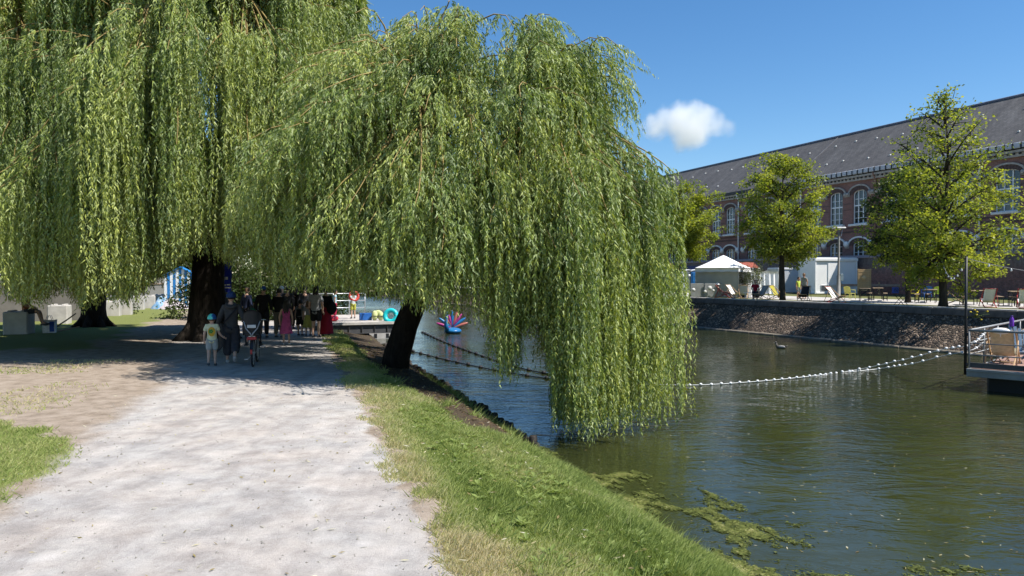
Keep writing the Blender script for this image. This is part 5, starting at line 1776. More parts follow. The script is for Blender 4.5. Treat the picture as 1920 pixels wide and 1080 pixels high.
# rail fence
fn = thing('rail_fence', 'low timber post and rail fence behind the beer tables', 'fence', loc=FQ(1693, 553.5))
fpx = [1576, 1612, 1648, 1693, 1731, 1779, 1842, 1898, 1962]
fl_ = Vector(fn.location)
fpos = []
for i, px in enumerate(fpx):
    p = FQ(px, 553.5 + 0.012 * (px - 1693)) - fl_
    fpos.append(p)
    mb = MB(); mb.cbox(p + Vector((0, 0, 0.5)), (0.11, 0.11, 1.1), 0.02); mb.build('post', M_PALEWOOD if i != 5 else mat('yellow post', (0.62, 0.45, 0.14), None, 0.7, 4), fn)
for i in range(len(fpos) - 1):
    if i == 5:
        mb = MB(); mb.tube([fpos[i] + Vector((0, -.07, 0.72)), (fpos[i] + fpos[i + 1]) / 2 + Vector((0, -.07, 0.6)), fpos[i + 1] + Vector((0, -.07, 0.72))], 0.018, 6); mb.build('rope', M_GREYWOOD, fn)
        continue
    a_, b_ = fpos[i] + Vector((0, -0.08, 0.80)), fpos[i + 1] + Vector((0, -0.08, 0.80))
    d = b_ - a_
    mb = MB(); mb.cbox((a_ + b_) / 2, (d.length + 0.06, 0.04, 0.19), 0.01, Rz(math.atan2(d.y, d.x))); mb.build('rail', M_GREYWOOD, fn)
# blue no smoking board on the fence
sg_ = thing('no_smoking_board', 'blue board with a black no smoking symbol hung below the fence rail', 'sign', loc=FQ(1678, 553.3) + Vector((0, -0.18, 0)))
mb = MB(); mb.cbox((0, 0, 0.40), (0.70, 0.025, 0.50), 0.006); mb.build('board', mat('blue board', (0.10, 0.14, 0.42), (0.085, 0.12, 0.36), 0.5, 4, bmp=0), sg_)
mb = MB()
ring = [(math.cos(t) * 0.155, -0.016, 0.42 + math.sin(t) * 0.155) for t in np.linspace(0, 2 * PI, 25)]
mb.tube(ring, 0.016, 6, cap=False); mb.box((0, -0.018, 0.42), (0.29, 0.008, 0.032), Ry(math.radians(45))); mb.box((0, -0.016, 0.42), (0.17, 0.006, 0.03), Ry(math.radians(-8)))
mb.build('symbol', M_BLACKMETAL, sg_)
# beer tables and benches
def make_table(lab):
    t = thing('beer_table', lab, 'table', 'beer tables on the far quay')
    for i in range(2):
        mb = MB(); mb.cbox((0, -0.155 + 0.31 * i, 0.765), (2.0, 0.295, 0.03), 0.006); mb.build('plank', M_TABLEWOOD, t)
    for x in (-0.8, 0.8):
        mb = MB()
        for y in (-0.26, 0.26): mb.cbox((x, y, 0.375), (0.04, 0.04, 0.75), 0.006)
        mb.cbox((x, 0, 0.735), (0.04, 0.48, 0.03), 0.004); mb.cbox((x, 0, 0.30), (0.035, 0.48, 0.035), 0.004)
        mb.bar((x, -0.24, 0.32), (x, 0.24, 0.70), 0.012, 5); mb.bar((x, 0.24, 0.32), (x, -0.24, 0.70), 0.012, 5)
        mb.bar((x, 0, 0.55), (x * 0.45, 0, 0.75), 0.012, 5)
        mb.build('leg_frame', M_BLACKMETAL, t)
    return t
def make_bench(lab):
    t = thing('beer_bench', lab, 'bench', 'beer benches on the far quay')
    mb = MB(); mb.cbox((0, 0, 0.465), (2.0, 0.25, 0.03), 0.006); mb.build('seat', M_TABLEWOOD, t)
    for x in (-0.8, 0.8):
        mb = MB()
        for y in (-0.10, 0.10): mb.cbox((x, y, 0.225), (0.035, 0.035, 0.45), 0.006)
        mb.cbox((x, 0, 0.435), (0.035, 0.2, 0.03), 0.004); mb.cbox((x, 0, 0.12), (0.03, 0.2, 0.03), 0.004)
        mb.bar((x, 0, 0.30), (x * 0.5, 0, 0.45), 0.010, 5)
        mb.build('leg_frame', M_BLACKMETAL, t)
    return t
tabs = [(1621, 563.5, 62, 'beer table beside the lamp post, leftmost of five'), (1646, 561.5, 66, 'beer table in front of the wooden fence, second from the lamp post'), (1745, 567.5, 58, 'beer table between the two dark tree trunks'), (1829, 571.0, 35, 'pale topped beer table behind the white and red deck chair'), (1905, 574, 62, 'beer table at the right edge of the quay')]
t0 = None
for px, py, a_, lab in tabs:
    if t0 is None:
        t0 = make_table(lab); t0.location = FQ(px, py); t0.rotation_euler = (0, 0, math.radians(a_))
    else:
        dup(t0, FQ(px, py), math.radians(a_), lab)
bens = [(1631, 563, 64, 'beer bench beside the leftmost beer table'), (1660, 563.5, 64, 'beer bench just left of the blue board'), (1719, 566, 60, 'beer bench right of the thin dark trunk'), (1741, 565.5, 60, 'beer bench under the table between the two trunks'), (1806, 571.5, 64, 'beer bench left of the pale topped table'), (1873, 572, 64, 'beer bench right of the white and red deck chair'), (1902, 573.5, 64, 'beer bench under the table at the right edge')]
b0 = None
for px, py, a_, lab in bens:
    if b0 is None:
        b0 = make_bench(lab); b0.location = FQ(px, py); b0.rotation_euler = (0, 0, math.radians(a_))
    else:
        dup(b0, FQ(px, py), math.radians(a_), lab)
# low folding table with crossed legs
ft = thing('folding_table', 'small dark folding table with crossed legs beside the thin trunk', 'table', loc=FQ(1689, 571.5), rz=0.1)
mb = MB(); mb.cbox((0, 0, 0.56), (0.62, 0.42, 0.03), 0.006); mb.build('top', M_BLACKMETAL, ft)
for y in (-0.18, 0.18):
    for sg in (-1, 1):
        mb = MB(); mb.bar((-0.27 * sg, y + .01 * sg, 0), (0.27 * sg, y + .01 * sg, 0.55), 0.016, 6); mb.build('leg', M_BLACKMETAL, ft)
# deck chairs: two crossed frames and a sling
def deckchair(label, loc, rz, canvas, wood, wood2=None):
    """sitter faces -Y in the chair's own frame"""
    t = thing('deck_chair', label, 'deck chair', 'deck chairs', loc=loc, rz=rz)
    w2 = wood2 or wood
    top, bot = Vector((0, 0.42, 0.95)), Vector((0, -0.55, 0.06))
    for x in (-0.29, 0.29):
        mb = MB(); mb.cbox((x, -0.06, 0.51), (0.035, 1.32, 0.04), 0.008, Rx(math.atan2(0.89, 0.97))); mb.build('long_rail', wood, t)
    for x in (-0.25, 0.25):
        mb = MB(); mb.cbox((x, -0.06, 0.24), (0.032, 1.12, 0.038), 0.008, Rx(math.atan2(-0.40, 1.0))); mb.build('seat_rail', w2, t)
    mb = MB(); mb.bar((-0.3, 0.40, 0.94), (0.3, 0.40, 0.94), 0.018, 6); mb.bar((-0.27, -0.56, 0.43), (0.27, -0.56, 0.43), 0.018, 6); mb.bar((-0.27, 0.44, 0.05), (0.27, 0.44, 0.05), 0.016, 6); mb.bar((-0.29, -0.52, 0.06), (0.29, -0.52, 0.06), 0.016, 6); mb.build('cross_bar', w2, t)
    for x in (-0.315, 0.315):
        mb = MB(); mb.bar((x, 0.16, 0.70), (x, 0.46, 0.06), 0.015, 6); mb.build('prop', wood, t)
    pts = [Vector((0, 0.41, 0.965)), Vector((0, 0.26, 0.76)), Vector((0, 0.12, 0.54)), Vector((0, 0.0, 0.36)), Vector((0, -0.14, 0.275)), Vector((0, -0.30, 0.30)), Vector((0, -0.44, 0.37)), Vector((0, -0.565, 0.455))]
    def sl(u, v):
        f = v * 7; i = min(6, int(f)); p = pts[i].lerp(pts[i + 1], f - i)
        return Vector((-0.235 + 0.47 * u, p.y, p.z - 0.02 * math.sin(PI * u)))
    mb = MB(); mb.sheet(sl, 6, 21, 0.006); mb.build('sling', canvas, t)
    return t
M_WHITECLOTH = mat('white canvas', (0.88, 0.88, 0.87), (0.78, 0.78, 0.77), 0.8, 14, bmp=0.2)
M_REDWOOD = mat('red painted wood', (0.45, 0.03, 0.035), (0.33, 0.02, 0.025), 0.5, 6, bmp=0)
M_BEECH = mat('beech wood', (0.50, 0.33, 0.18), (0.38, 0.24, 0.13), 0.6, 6, bmp=0.1)
deckchair('white deck chair with red and brown legs beside the lamp post', FQ(1564, 568.5), math.radians(38), M_WHITECLOTH, M_BEECH, M_REDWOOD)
deckchair('white deck chair with red legs in front of the pale topped table', FQ(1853, 577.0), math.radians(160), M_WHITECLOTH, M_REDWOOD)
deckchair('white deck chair with red legs cut by the right edge', FQ(1921, 579), math.radians(150), M_WHITECLOTH, M_REDWOOD)
deckchair('white deck chair beside the sunbather, in front of the bar', FQ(1374, 559.5), math.radians(40), M_WHITECLOTH, M_BEECH)
deckchair('white deck chair in front of the potted plants', FQ(1394, 560.5), math.radians(160), M_WHITECLOTH, M_BEECH)
deckchair('yellow deck chair against the trunk of the bright lime tree', FQ(1455, 561.8), math.radians(35), cloth((0.42, 0.38, 0.06), 'yellow canvas'), M_BEECH)
deckchair('black deck chair in front of the white container', FQ(1508, 565), math.radians(-35), cloth((0.03, 0.03, 0.035), 'black canvas'), M_BEECH)
deckchair('teal deck chair right of the thick dark trunk', FQ(1786, 573.5), math.radians(60), cloth((0.04, 0.17, 0.25), 'teal canvas'), M_BEECH)
deckchair('red framed deck chair under the sunbather by the tent', FQ(1353, 560.5), math.radians(70), cloth((0.42, 0.15, 0.11), 'coral canvas'), M_REDWOOD)
deckchair('grey deck chair beside the red pot, left of the white sheets', FQ(1428, 563), math.radians(-60), cloth((0.36, 0.36, 0.35), 'grey canvas'), M_BEECH)
# garden chairs
def garden_chair(label, loc, rz, col):
    t = thing('garden_chair', label, 'chair', 'plastic chairs on the far quay', loc=loc, rz=rz)
    m1 = mat('plastic ' + label[:10], col, tuple(c * .8 for c in col), 0.4, 3, bmp=0)
    mb = MB(); mb.sheet(lambda u, v: Vector((-0.24 + 0.48 * u, -0.23 + 0.46 * v, 0.43 - 0.03 * math.sin(PI * u) * math.sin(PI * v))), 6, 6, 0.02); mb.build('seat', m1, t)
    mb = MB(); mb.sheet(lambda u, v: Vector((-0.24 + 0.48 * u, 0.24 + 0.12 * v + 0.05 * (1 - (2 * u - 1) ** 2), 0.44 + 0.45 * v - 0.06 * v * (2 * u - 1) ** 2)), 8, 6, 0.02); mb.build('backrest', m1, t)
    for x in (-0.21, 0.21):
        for y in (-0.2, 0.22):
            mb = MB(); mb.bar((x, y, 0.42), (x * 1.12, y * 1.12, 0), 0.02, 6); mb.build('leg', m1, t)
        mb = MB(); mb.tube([(x * 1.15, -0.2, 0.42), (x * 1.2, -0.18, 0.63), (x * 1.15, 0.28, 0.66)], 0.018, 6); mb.build('armrest', m1, t)
    return t
garden_chair('yellow plastic chair behind the thin dark trunk', FQ(1712, 561.5), math.radians(-130), (0.75, 0.62, 0.05))
garden_chair('bright blue plastic chair under the table between the two trunks', FQ(1737, 561), math.radians(170), (0.03, 0.17, 0.62))
garden_chair('yellow and white chair behind the white deck chair by the lamp post', FQ(1594, 561.5), math.radians(120), (0.70, 0.66, 0.15))
garden_chair('lime green plastic chair against the thick dark trunk', FQ(1759, 562.5), math.radians(150), (0.45, 0.62, 0.06))
# potted shrubs by the tent
def potted(label, loc, pot_col, h, r, seed, group='potted shrubs by the tent', leafm=None):
    t = thing('potted_shrub', label, 'plant', group, loc=loc)
    mb = MB(); mb.lathe([(0.20, 0), (0.22, 0.03), (0.30, 0.42), (0.33, 0.43), (0.33, 0.48), (0.28, 0.48), (0.26, 0.42)], (0, 0, 0), 14); mb.build('pot', mat('pot ' + label[:14], pot_col, None, 0.7, 4), t)
    rng = np.random.default_rng(seed)
    mb = MB()
    tips = []
    for i in range(14):
        az = i * 2.4; rr = r * rng.uniform(.3, 1); z = 0.48 + (h - 0.5) * rng.uniform(0.35, 1)
        tp = Vector((rr * math.cos(az), rr * math.sin(az), z)); tips.append(tp)
        mb.tube([(0, 0, 0.44), tp * 0.5 + Vector((0, 0, 0.3)), tp], [0.02, 0.012, 0.005], 5)
    mb.build('stem', M_BARK2, t)
    n = 900
    ci = rng.integers(0, len(tips), n)
    B_ = np.array([tips[i] for i in ci]) * rng.uniform(.6, 1.0, (n, 1)) + rng.normal(0, 0.14, (n, 3)) + np.array([0, 0, 0.12])
    d = unit(rng.normal(size=(n, 3)) + np.array([0, 0, .6])); w = unit(np.cross(d, rng.normal(size=(n, 3))))
    q = leaf_tris(B_, d, w, rng.uniform(.1, .2, n), rng.uniform(.03, .06, n))
    link('foliage', np_mesh('foliage', q.reshape(-1, 3), np.arange(n * 3).reshape(n, 3), leafm or M_OLIVE, False, {'tone': ('FACE', 'FLOAT', rng.random(n))}), t)
    return t
M_OLIVE = leaf_material('olive leaf', (0.06, 0.08, 0.03), (0.14, 0.17, 0.07), (0.26, 0.28, 0.16), (0.28, 0.30, 0.22), trans=0.3)
potted('olive shrub in a dark pot beside the white tent', FQ(1393, 557.5), (0.05, 0.05, 0.055), 2.3, 0.55, 5)
potted('olive shrub in a red pot left of the white sheets', FQ(1418, 558.5), (0.25, 0.02, 0.03), 2.4, 0.6, 6)
# side table in white
st_ = thing('side_table', 'small white side table between the deck chairs by the tent', 'table', loc=FQ(1405, 561.5))
mb = MB(); mb.cbox((0, 0, 0.46), (0.7, 0.5, 0.03), 0.008); mb.build('top', M_WHITEPAINT, st_)
for x in (-0.28, 0.28):
    mb = MB(); mb.bar((x, -0.18, 0.45), (x, 0.2, 0), 0.02, 6); mb.bar((x, 0.18, 0.45), (x, -0.2, 0), 0.02, 6); mb.build('leg', M_WHITEPAINT, st_)
# yellow flowers growing from the wall
fl = thing('yellow_flower_tuft', 'tuft of yellow flowers growing out of the quay wall by the black mast', 'plant', loc=quay(0, 0, 0) * 0 + G(1830, 594, 0.42))
rng = np.random.default_rng(3)
mb = MB(); mf = MB()
for i in range(16):
    p = Vector((rng.normal(0, .16), -0.12 + rng.normal(0, .06), rng.uniform(-.12, .34)))
    mb.tube([(0, 0.08, -0.05), p * .6 + Vector((0, -.05, .05)), p], [0.012, 0.008, 0.005], 4)
    if i % 2 == 0: mf.ball(p, (0.045, 0.045, 0.035), 8, 5)
mb.build('stem', mat('weed green', (0.10, 0.15, 0.03), None, 0.7, 5), fl); mf.build('blossom', mat('yellow petal', (0.75, 0.55, 0.02), None, 0.6, 5, bmp=0), fl)
# people over there
FG = None
person('standing person in a grey top in front of the white container', FQ(1513.5, 562.0) + Vector((0.15, .9, 0)), math.radians(120), 1.72, STAND, cloth((0.30, 0.33, 0.32)), 0.35, cloth((0.20, 0.21, 0.20)), 0.4, hair='brown', skin='tan', seed=1)
person('child in a yellow top beside the standing person by the container', FQ(1508.5, 561.0) + Vector((0, 1.1, 0)), math.radians(-150), 1.45, STAND, cloth((0.50, 0.62, 0.10)), 0.5, cloth((0.16, 0.2, 0.2)), 0.45, hair='dark', skin='tan', seed=2, child=True)
person('person in a pale pink shirt leaning at the bar inside the tent', FQ(1362, 556.5) + Vector((0.1, 1.8, 0)), math.radians(100), 1.75, dict(STAND, wrR=(0.2, 0.3, 1.05), haR=(0.18, 0.37, 1.06), elR=(0.24, 0.08, 1.12)), cloth((0.66, 0.46, 0.42)), 0.6, cloth((0.12, 0.12, 0.14)), 1.0, hair='dark', seed=3)
person('person in an orange top standing at the tent counter', FQ(1346, 557.5) + Vector((0, .5, 0)), math.radians(-60), 1.6, STAND, cloth((0.72, 0.36, 0.08)), 0.3, cloth((0.72, 0.72, 0.70)), 0.95, hair='brown', hair_len=0.2, seed=4)
LOUNGE = dict(SIT, pelvis=(0, 0, 0.36), spine=(0, -0.11, 0.50), chest=(0, -0.22, 0.68), neck=(0, -0.28, 0.82), skull=(0, -0.28, 0.92), shL=(-0.17, -0.22, 0.74), shR=(0.17, -0.22, 0.74), elL=(-0.27, -0.05, 0.55), elR=(0.27, -0.05, 0.55), wrL=(-0.25, 0.18, 0.50), wrR=(0.25, 0.18, 0.50), haL=(-0.23, 0.25, 0.49), haR=(0.23, 0.25, 0.49), hiL=(-0.09, 0.02, 0.36), hiR=(0.09, 0.02, 0.36), knL=(-0.13, 0.42, 0.52), knR=(0.13, 0.42, 0.50), anL=(-0.13, 0.66, 0.12), anR=(0.14, 0.70, 0.12), toL=(-0.13, 0.82, 0.06), toR=(0.14, 0.86, 0.06))
person('sunbather with a white cap lounging in the red framed deck chair', FQ(1353, 560.5), math.radians(70 + 180), 1.72, LOUNGE, None, trousers=cloth((0.55, 0.45, 0.36)), tlen=0.3, hair='brown', hat=('cap', (0.85, 0.85, 0.84)), skin='tan', seed=5)
person('person in a dark red top sitting by the red pot', FQ(1416, 562.5), math.radians(160), 1.7, SIT, cloth((0.30, 0.02, 0.04)), 0.6, cloth((0.04, 0.04, 0.05)), 0.9, hair='dark', seed=6)
stl = thing('stool', 'low dark stool under the person in dark red', 'stool', loc=FQ(1416, 562.5))
mb = MB(); mb.lathe([(0.18, 0.39), (0.2, 0.40), (0.2, 0.425), (0.18, 0.43)], (0, 0, 0), 14); mb.build('seat', M_BLACKMETAL, stl)
for i in range(4):
    a_ = PI / 4 + i * PI / 2
    mb = MB(); mb.bar((0.13 * math.cos(a_), 0.13 * math.sin(a_), 0.40), (0.19 * math.cos(a_), 0.19 * math.sin(a_), 0), 0.016, 6); mb.build('leg', M_BLACKMETAL, stl)
person('person with black hair and a pale top behind the fence at the right edge', FQ(1917, 549.5), math.radians(90), 1.7, WALK, cloth((0.70, 0.66, 0.66)), 0.5, cloth((0.10, 0.10, 0.13)), 1.0, hair='dark', skin='tan', seed=7)
# ================================================================== things on the near bank and on the water
PATH_RZ = _pa                                                 # heading along the path
M_BLOCK = mat('cast concrete block', (0.52, 0.49, 0.45), (0.40, 0.375, 0.345), 0.9, 3, bmp=0.25)
# concrete blocks in a row at the left
def gz(x, y):
    s, t = xy2st(x, y)
    return float(land_z(np.array(s), np.array(t)))
def GP(px, py):
    p = G(px, py, 0.0)
    p.z = gz(p.x, p.y)
    return p
def block(label, loc, rz, h=0.85, w=0.82):
    t = thing('concrete_block', label, 'concrete block', 'concrete blocks along the left of the lawn', loc=loc, rz=rz)
    mb = MB(); mb.cbox((0, 0, h / 2 - 0.03), (w, w, h + 0.06), 0.03); mb.build('block', M_BLOCK, t)
    mb = MB()
    for x, y in ((-0.22, -0.22), (0.22, -0.22), (-0.22, 0.22), (0.22, 0.22)):
        mb.lathe([(0.10, 0), (0.09, 0.05), (0.05, 0.055)], (x, y, h), 10)
    mb.build('stud', M_BLOCK, t)
    return t
block('concrete block in the shade that a person sits on at the left edge', GP(36, 626), 0.25)
block('concrete block in the shade behind the seated person', GP(112, 606), 0.3)
block('shaded concrete block just left of the sunlit row', GP(211, 592), 0.35, 0.8)
for i, (px, py) in enumerate(((233, 590), (258, 580.5), (279, 577.5), (299, 574.5))):
    block(['sunlit concrete block, nearest of the bright row', 'sunlit concrete block, second of the bright row', 'sunlit concrete block, third of the bright row', 'sunlit concrete block beside the striped cabin'][i], GP(px, py), 0.35 + 0.02 * i)
# low walls behind in the shade
lw = thing('site_wall', 'grey rendered wall in the shade behind the seated person', 'wall', loc=GP(20, 606))
mb = MB(); mb.box((-1.5, 0.6, 1.1), (9.0, 0.22, 2.3), Rz(0.5)); mb.build('wall_face', mat('shaded render', (0.17, 0.155, 0.14), (0.12, 0.11, 0.10), 0.9, 1.5, bmp=0.2), lw)  # render colour lowered to stand in for the shade on this wall
mb = MB(); mb.cbox((-1.5, 0.6, 2.29), (9.06, 0.30, 0.08), 0.01, Rz(0.5)); mb.build('wall_cap', M_CONC, lw)
# grey slatted screen behind the blocks
scn = thing('slatted_screen', 'tall grey screen of upright slats behind the concrete blocks', 'fence', loc=GP(262, 572))
base = Vector(scn.location)
pA, pB = G(150, 583, 0) - base, G(330, 566, 0) - base
d = pB - pA; n_s = int(d.length / 0.145)
slm = MB(); slm.cbox((0, 0, 1.05), (0.10, 0.03, 2.1), 0.006); SLAT2 = slm.mesh('slat', mat('grey slat timber', (0.28, 0.27, 0.26), (0.17, 0.165, 0.16), 0.85, 5, bmp=0.3))
for i in range(min(n_s, 170)):
    o = link('slat', SLAT2, scn); q = pA + d * (i / n_s); o.location = (q.x, q.y, -0.02 + 0.03 * math.sin(i * 1.7)); o.rotation_euler = (0, 0, math.atan2(d.y, d.x) + 0.04 * math.sin(i * 2.3))
for z in (0.5, 1.6):
    mb = MB(); q = (pA + pB) / 2; mb.box(q + Vector((0.06, 0.06, z)), (d.length, 0.04, 0.08), Rz(math.atan2(d.y, d.x))); mb.build('rail', M_GREYWOOD, scn)
# striped beach cabin
cab = thing('striped_cabin', 'blue and white striped beach cabin behind the big willow trunk', 'cabin', loc=GP(341, 575.5), rz=math.radians(18))
w_, h_ = 2.05, 2.25
stripes_w = cloth((0.82, 0.82, 0.80), 'cabin white'); stripes_b = cloth((0.03, 0.21, 0.52), 'cabin blue')
ns = 11
for side in range(4):
    R_ = Rz(side * PI / 2)
    for i in range(ns):
        x = -w_ / 2 + (i + .5) * w_ / ns
        hh = h_ + (0.0 if side % 2 else 0.55 * (1 - abs(x) / (w_ / 2)))
        mb = MB(); mb.cbox(R_ @ Vector((x, -w_ / 2 - 0.006 * (i % 2), hh / 2)), (w_ / ns - 0.004, 0.03, hh), 0.004, R_); mb.build('stripe_board', stripes_b if i % 2 else stripes_w, cab)
mb = MB()
for sg in (-1, 1):
    mb.box((sg * w_ * 0.27, 0, h_ + 0.30), (w_ * 0.66, w_ + 0.3, 0.05), Ry(sg * math.atan2(0.55, w_ / 2)))
mb.build('roof', stripes_b, cab)
# heap of folded tarpaulins
hp = thing('tarpaulin_heap', 'low heap of pale and blue tarpaulins on the grass beside the striped cabin', 'heap', loc=GP(318, 579))
def heap(cx, cy, rx, ry, h, sd):
    def fn(u, v):
        a_ = 2 * PI * u; r = v
        nz_ = float(vnoise(np.array(math.cos(a_) * r * 3 + 5), np.array(math.sin(a_) * r * 3 + 5), sd))
        return Vector((cx + math.cos(a_) * rx * r, cy + math.sin(a_) * ry * r, h * (1 - r ** 1.8) * (0.7 + 0.6 * nz_) + 0.01))
    return fn
mb = MB(); mb.sheet(heap(0.1, 0, 1.25, 0.8, 0.6, 4), 26, 8); mb.build('tarpaulin', mat('pale pink tarpaulin', (0.66, 0.58, 0.56), (0.45, 0.38, 0.40), 0.6, 4, bmp=0.5), hp)
mb = MB(); mb.sheet(heap(-0.45, -0.15, 0.75, 0.55, 0.68, 8), 22, 7); mb.build('tarpaulin', mat('blue tarpaulin', (0.08, 0.33, 0.60), (0.45, 0.52, 0.58), 0.5, 5, bmp=0.5), hp)
# seated person and a shopping bag
pb = GP(36, 626)
person('person sitting on a concrete block in the shade at the left edge', (pb.x + 0.30, pb.y - 0.05, pb.z + 0.36), math.radians(-80), 1.72, dict(SIT, anL=(-0.11, 0.55, 0.06), anR=(0.11, 0.60, 0.04), toL=(-0.12, 0.72, 0.01), toR=(0.12, 0.76, 0.0)), cloth((0.42, 0.12, 0.06)), 0.55, cloth((0.05, 0.05, 0.06)), 0.45, hair='dark', skin='tan', seed=11)
bg = thing('shopping_bag', 'white and blue shopping bag standing by the seated person', 'bag', loc=GP(93, 624.5), rz=0.3)
mb = MB()
def bagf(u, v):
    a_ = 2 * PI * u
    x = 0.21 * max(-1, min(1, 1.35 * math.cos(a_))); y = 0.12 * max(-1, min(1, 1.35 * math.sin(a_)))
    return Vector((x * (1 + 0.12 * v), y * (1 + 0.2 * v), 0.5 * v + 0.015 * math.sin(a_ * 3) * v))
mb.sheet(bagf, 28, 5, 0.004); mb.build('bag', cloth((0.78, 0.78, 0.78), 'bag white'), bg)
mb = MB(); mb.sheet(lambda u, v: Vector((0.03 + 0.16 * u, -0.128 - 0.03 * v, 0.05 + 0.40 * v)), 4, 4, 0.004); mb.build('blue_patch', cloth((0.05, 0.11, 0.40), 'bag blue'), bg)
for y in (-0.1, 0.1):
    mb = MB(); mb.tube([(-0.1, y, 0.5), (-0.05, y, 0.66), (0.05, y, 0.66), (0.1, y, 0.5)], 0.01, 6); mb.build('handle', cloth((0.05, 0.11, 0.40), 'bag blue'), bg)
bm2 = thing('timber_scrap', 'pale timber pole lying slanted beside the shopping bag', 'pole', loc=GP(116, 622))
mb = MB(); mb.tube([(-0.35, 0, 0.12), (0.15, 0.05, 0.45), (0.5, 0.1, 0.72)], [0.03, 0.028, 0.024], 7); mb.build('pole', M_GREYWOOD, bm2)
mb = MB(); mb.tube([(-0.1, -0.1, 0.03), (0.7, 0.0, 0.2)], [0.03, 0.025], 7); mb.build('branch', M_GREYWOOD, bm2)
# blue feather flag
ffl = thing('feather_flag', 'blue feather flag beside the big willow trunk', 'flag', loc=GP(424, 621))
mb = MB(); mb.tube([(-0.24, 0, 0), (-0.24, 0, 2.6), (-0.18, 0, 3.1), (0.05, 0, 3.3), (0.2, 0, 3.15)], [0.018, 0.015, 0.012, 0.01, 0.008], 6); mb.build('pole', M_ALU, ffl)
M_FLAG = cloth((0.03, 0.05, 0.50), 'flag blue')
mb = MB(); mb.sheet(lambda u, v: Vector((-0.23 + 0.46 * u * (1 if v < .8 else 1 - 0.4 * (v - .8) / .2), 0.04 * math.sin(u * 5 + v * 4), 1.55 + 1.62 * v)), 8, 14, 0.004); mb.build('cloth', M_FLAG, ffl)
mb = MB()
for i, (x, z, ww, hh) in enumerate(((-0.12, 2.05, 0.09, 0.12), (0.0, 2.06, 0.10, 0.11), (-0.15, 1.82, 0.16, 0.05), (0.05, 1.83, 0.14, 0.05), (-0.05, 1.72, 0.26, 0.045))):
    mb.sheet(lambda u, v, x=x, z=z, ww=ww, hh=hh: Vector((x + ww * u, 0.04 * math.sin((x + ww * u + .23) / .46 * 5 + ((z + hh * v) - 1.55) / 1.62 * 4) - 0.008, z + hh * v)), 3, 2, 0.002)
mb.build('print', cloth((0.78, 0.78, 0.82), 'flag print'), ffl)
# dense shrubs that close the view beyond the crowd
def shrub(label, loc, rx, ry, h, seed, n=5200, m=None, leaf=0.16):
    t = thing('shrub', label, 'shrub', 'dark shrubs beyond the crowd', loc=loc)
    rng = np.random.default_rng(seed)
    mb = MB()
    for i in range(12):
        a_ = i * 2.4; rr = rng.uniform(.3, .9)
        mb.tube([(0, 0, -0.05), (rx * rr * .4 * math.cos(a_), ry * rr * .4 * math.sin(a_), h * .4), (rx * rr * math.cos(a_), ry * rr * math.sin(a_), h * rng.uniform(.6, .92))], [0.04, 0.03, 0.008], 5)
    mb.build('stem', M_BARK2, t)
    c = rng.normal(size=(60, 3)); c = unit(c) * rng.uniform(.45, 1, (60, 1)); c[:, 2] = np.abs(c[:, 2])
    ci = rng.integers(0, 60, n)
    p = c[ci] * np.array([rx, ry, h * .9]) + rng.normal(0, 0.26, (n, 3)); p[:, 2] = np.maximum(p[:, 2], 0.05)
    d_ = unit(rng.normal(size=(n, 3))); w = unit(np.cross(d_, rng.normal(size=(n, 3))))
    q = leaf_tris(p, d_, w, rng.uniform(leaf * .7, leaf * 1.4, n), rng.uniform(leaf * .4, leaf * .8, n))
    link('foliage', np_mesh('foliage', q.reshape(-1, 3), np.arange(n * 3).reshape(n, 3), m or M_DARK_LEAF, False, {'tone': ('FACE', 'FLOAT', np.clip(rng.random(60)[ci] * .7 + rng.random(n) * .3, 0, 1))}), t)
    return t
for i, (px, py, rx, h, lab) in enumerate(((400, 597, 2.6, 4.2, 'dark shrub beyond the big willow trunk'), (455, 600, 2.4, 4.0, 'dark shrub behind the blue flag'), (500, 598, 2.6, 4.4, 'dark shrub beyond the crowd, left'), (548, 598, 2.6, 4.6, 'dark shrub beyond the crowd, middle'), (592, 596, 2.4, 4.2, 'dark shrub beyond the crowd, beside the jetty'), (140, 590, 3.4, 3.6, 'dark shrub behind the shaded concrete blocks'), (52, 590, 3.4, 4.0, 'dark shrub at the left edge behind the wall'))):
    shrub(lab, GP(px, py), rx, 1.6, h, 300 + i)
for i, (px, py, rx, h, lab) in enumerate(((640, 549, 3.0, 3.4, 'pale reeds on the far bank behind the jetty railing'), (690, 546, 3.4, 3.0, 'pale reeds on the far bank right of the jetty railing'))):
    p = G(px, py, FAR_Z - .2); t_ = shrub(lab, p, rx, 2.0, h, 330 + i, 4000, M_OLIVE, 0.3); t_['group'] = 'pale reeds on the far bank'

# ------------------------------------------------------------------ jetty
JZ = 0.30
jx, jy = Vector((0.932, 0.362, 0)), Vector((-0.362, 0.932, 0))
J0 = Vector((-7.95, 30.1, JZ))
jet = thing('jetty', 'steel framed bathing jetty with pale deck and grey railings beyond the leaning willow', 'jetty', loc=J0)
jr = Rz(math.atan2(jx.y, jx.x))
JL, JW = 3.25, 6.4
def jp(a_, b_, z): return jx * a_ + jy * b_ + Vector((0, 0, z))
pl = MB(); pl.cbox((0, 0, 0), (JL, 0.19, 0.04), 0.006); PLK = pl.mesh('plank', mat('pale deck plank', (0.50, 0.46, 0.42), (0.38, 0.35, 0.32), 0.8, 4, bmp=0.2))
for i in range(32):
    o = link('plank', PLK, jet); o.location = jp(JL / 2, 0.1 + i * 0.2, -0.02 + 0.003 * math.sin(i * 2.7)); o.rotation_euler = (0, 0, math.atan2(jx.y, jx.x))
mb = MB()
mb.box(jp(JL / 2, -0.03, -0.05), (JL + .04, 0.05, 0.10), jr); mb.build('edge_board', M_CONC, jet)
M_GIRDER = mat('dark galvanised steel', (0.10, 0.10, 0.105), (0.06, 0.06, 0.065), 0.6, 3, 0.3, bmp=0.1)
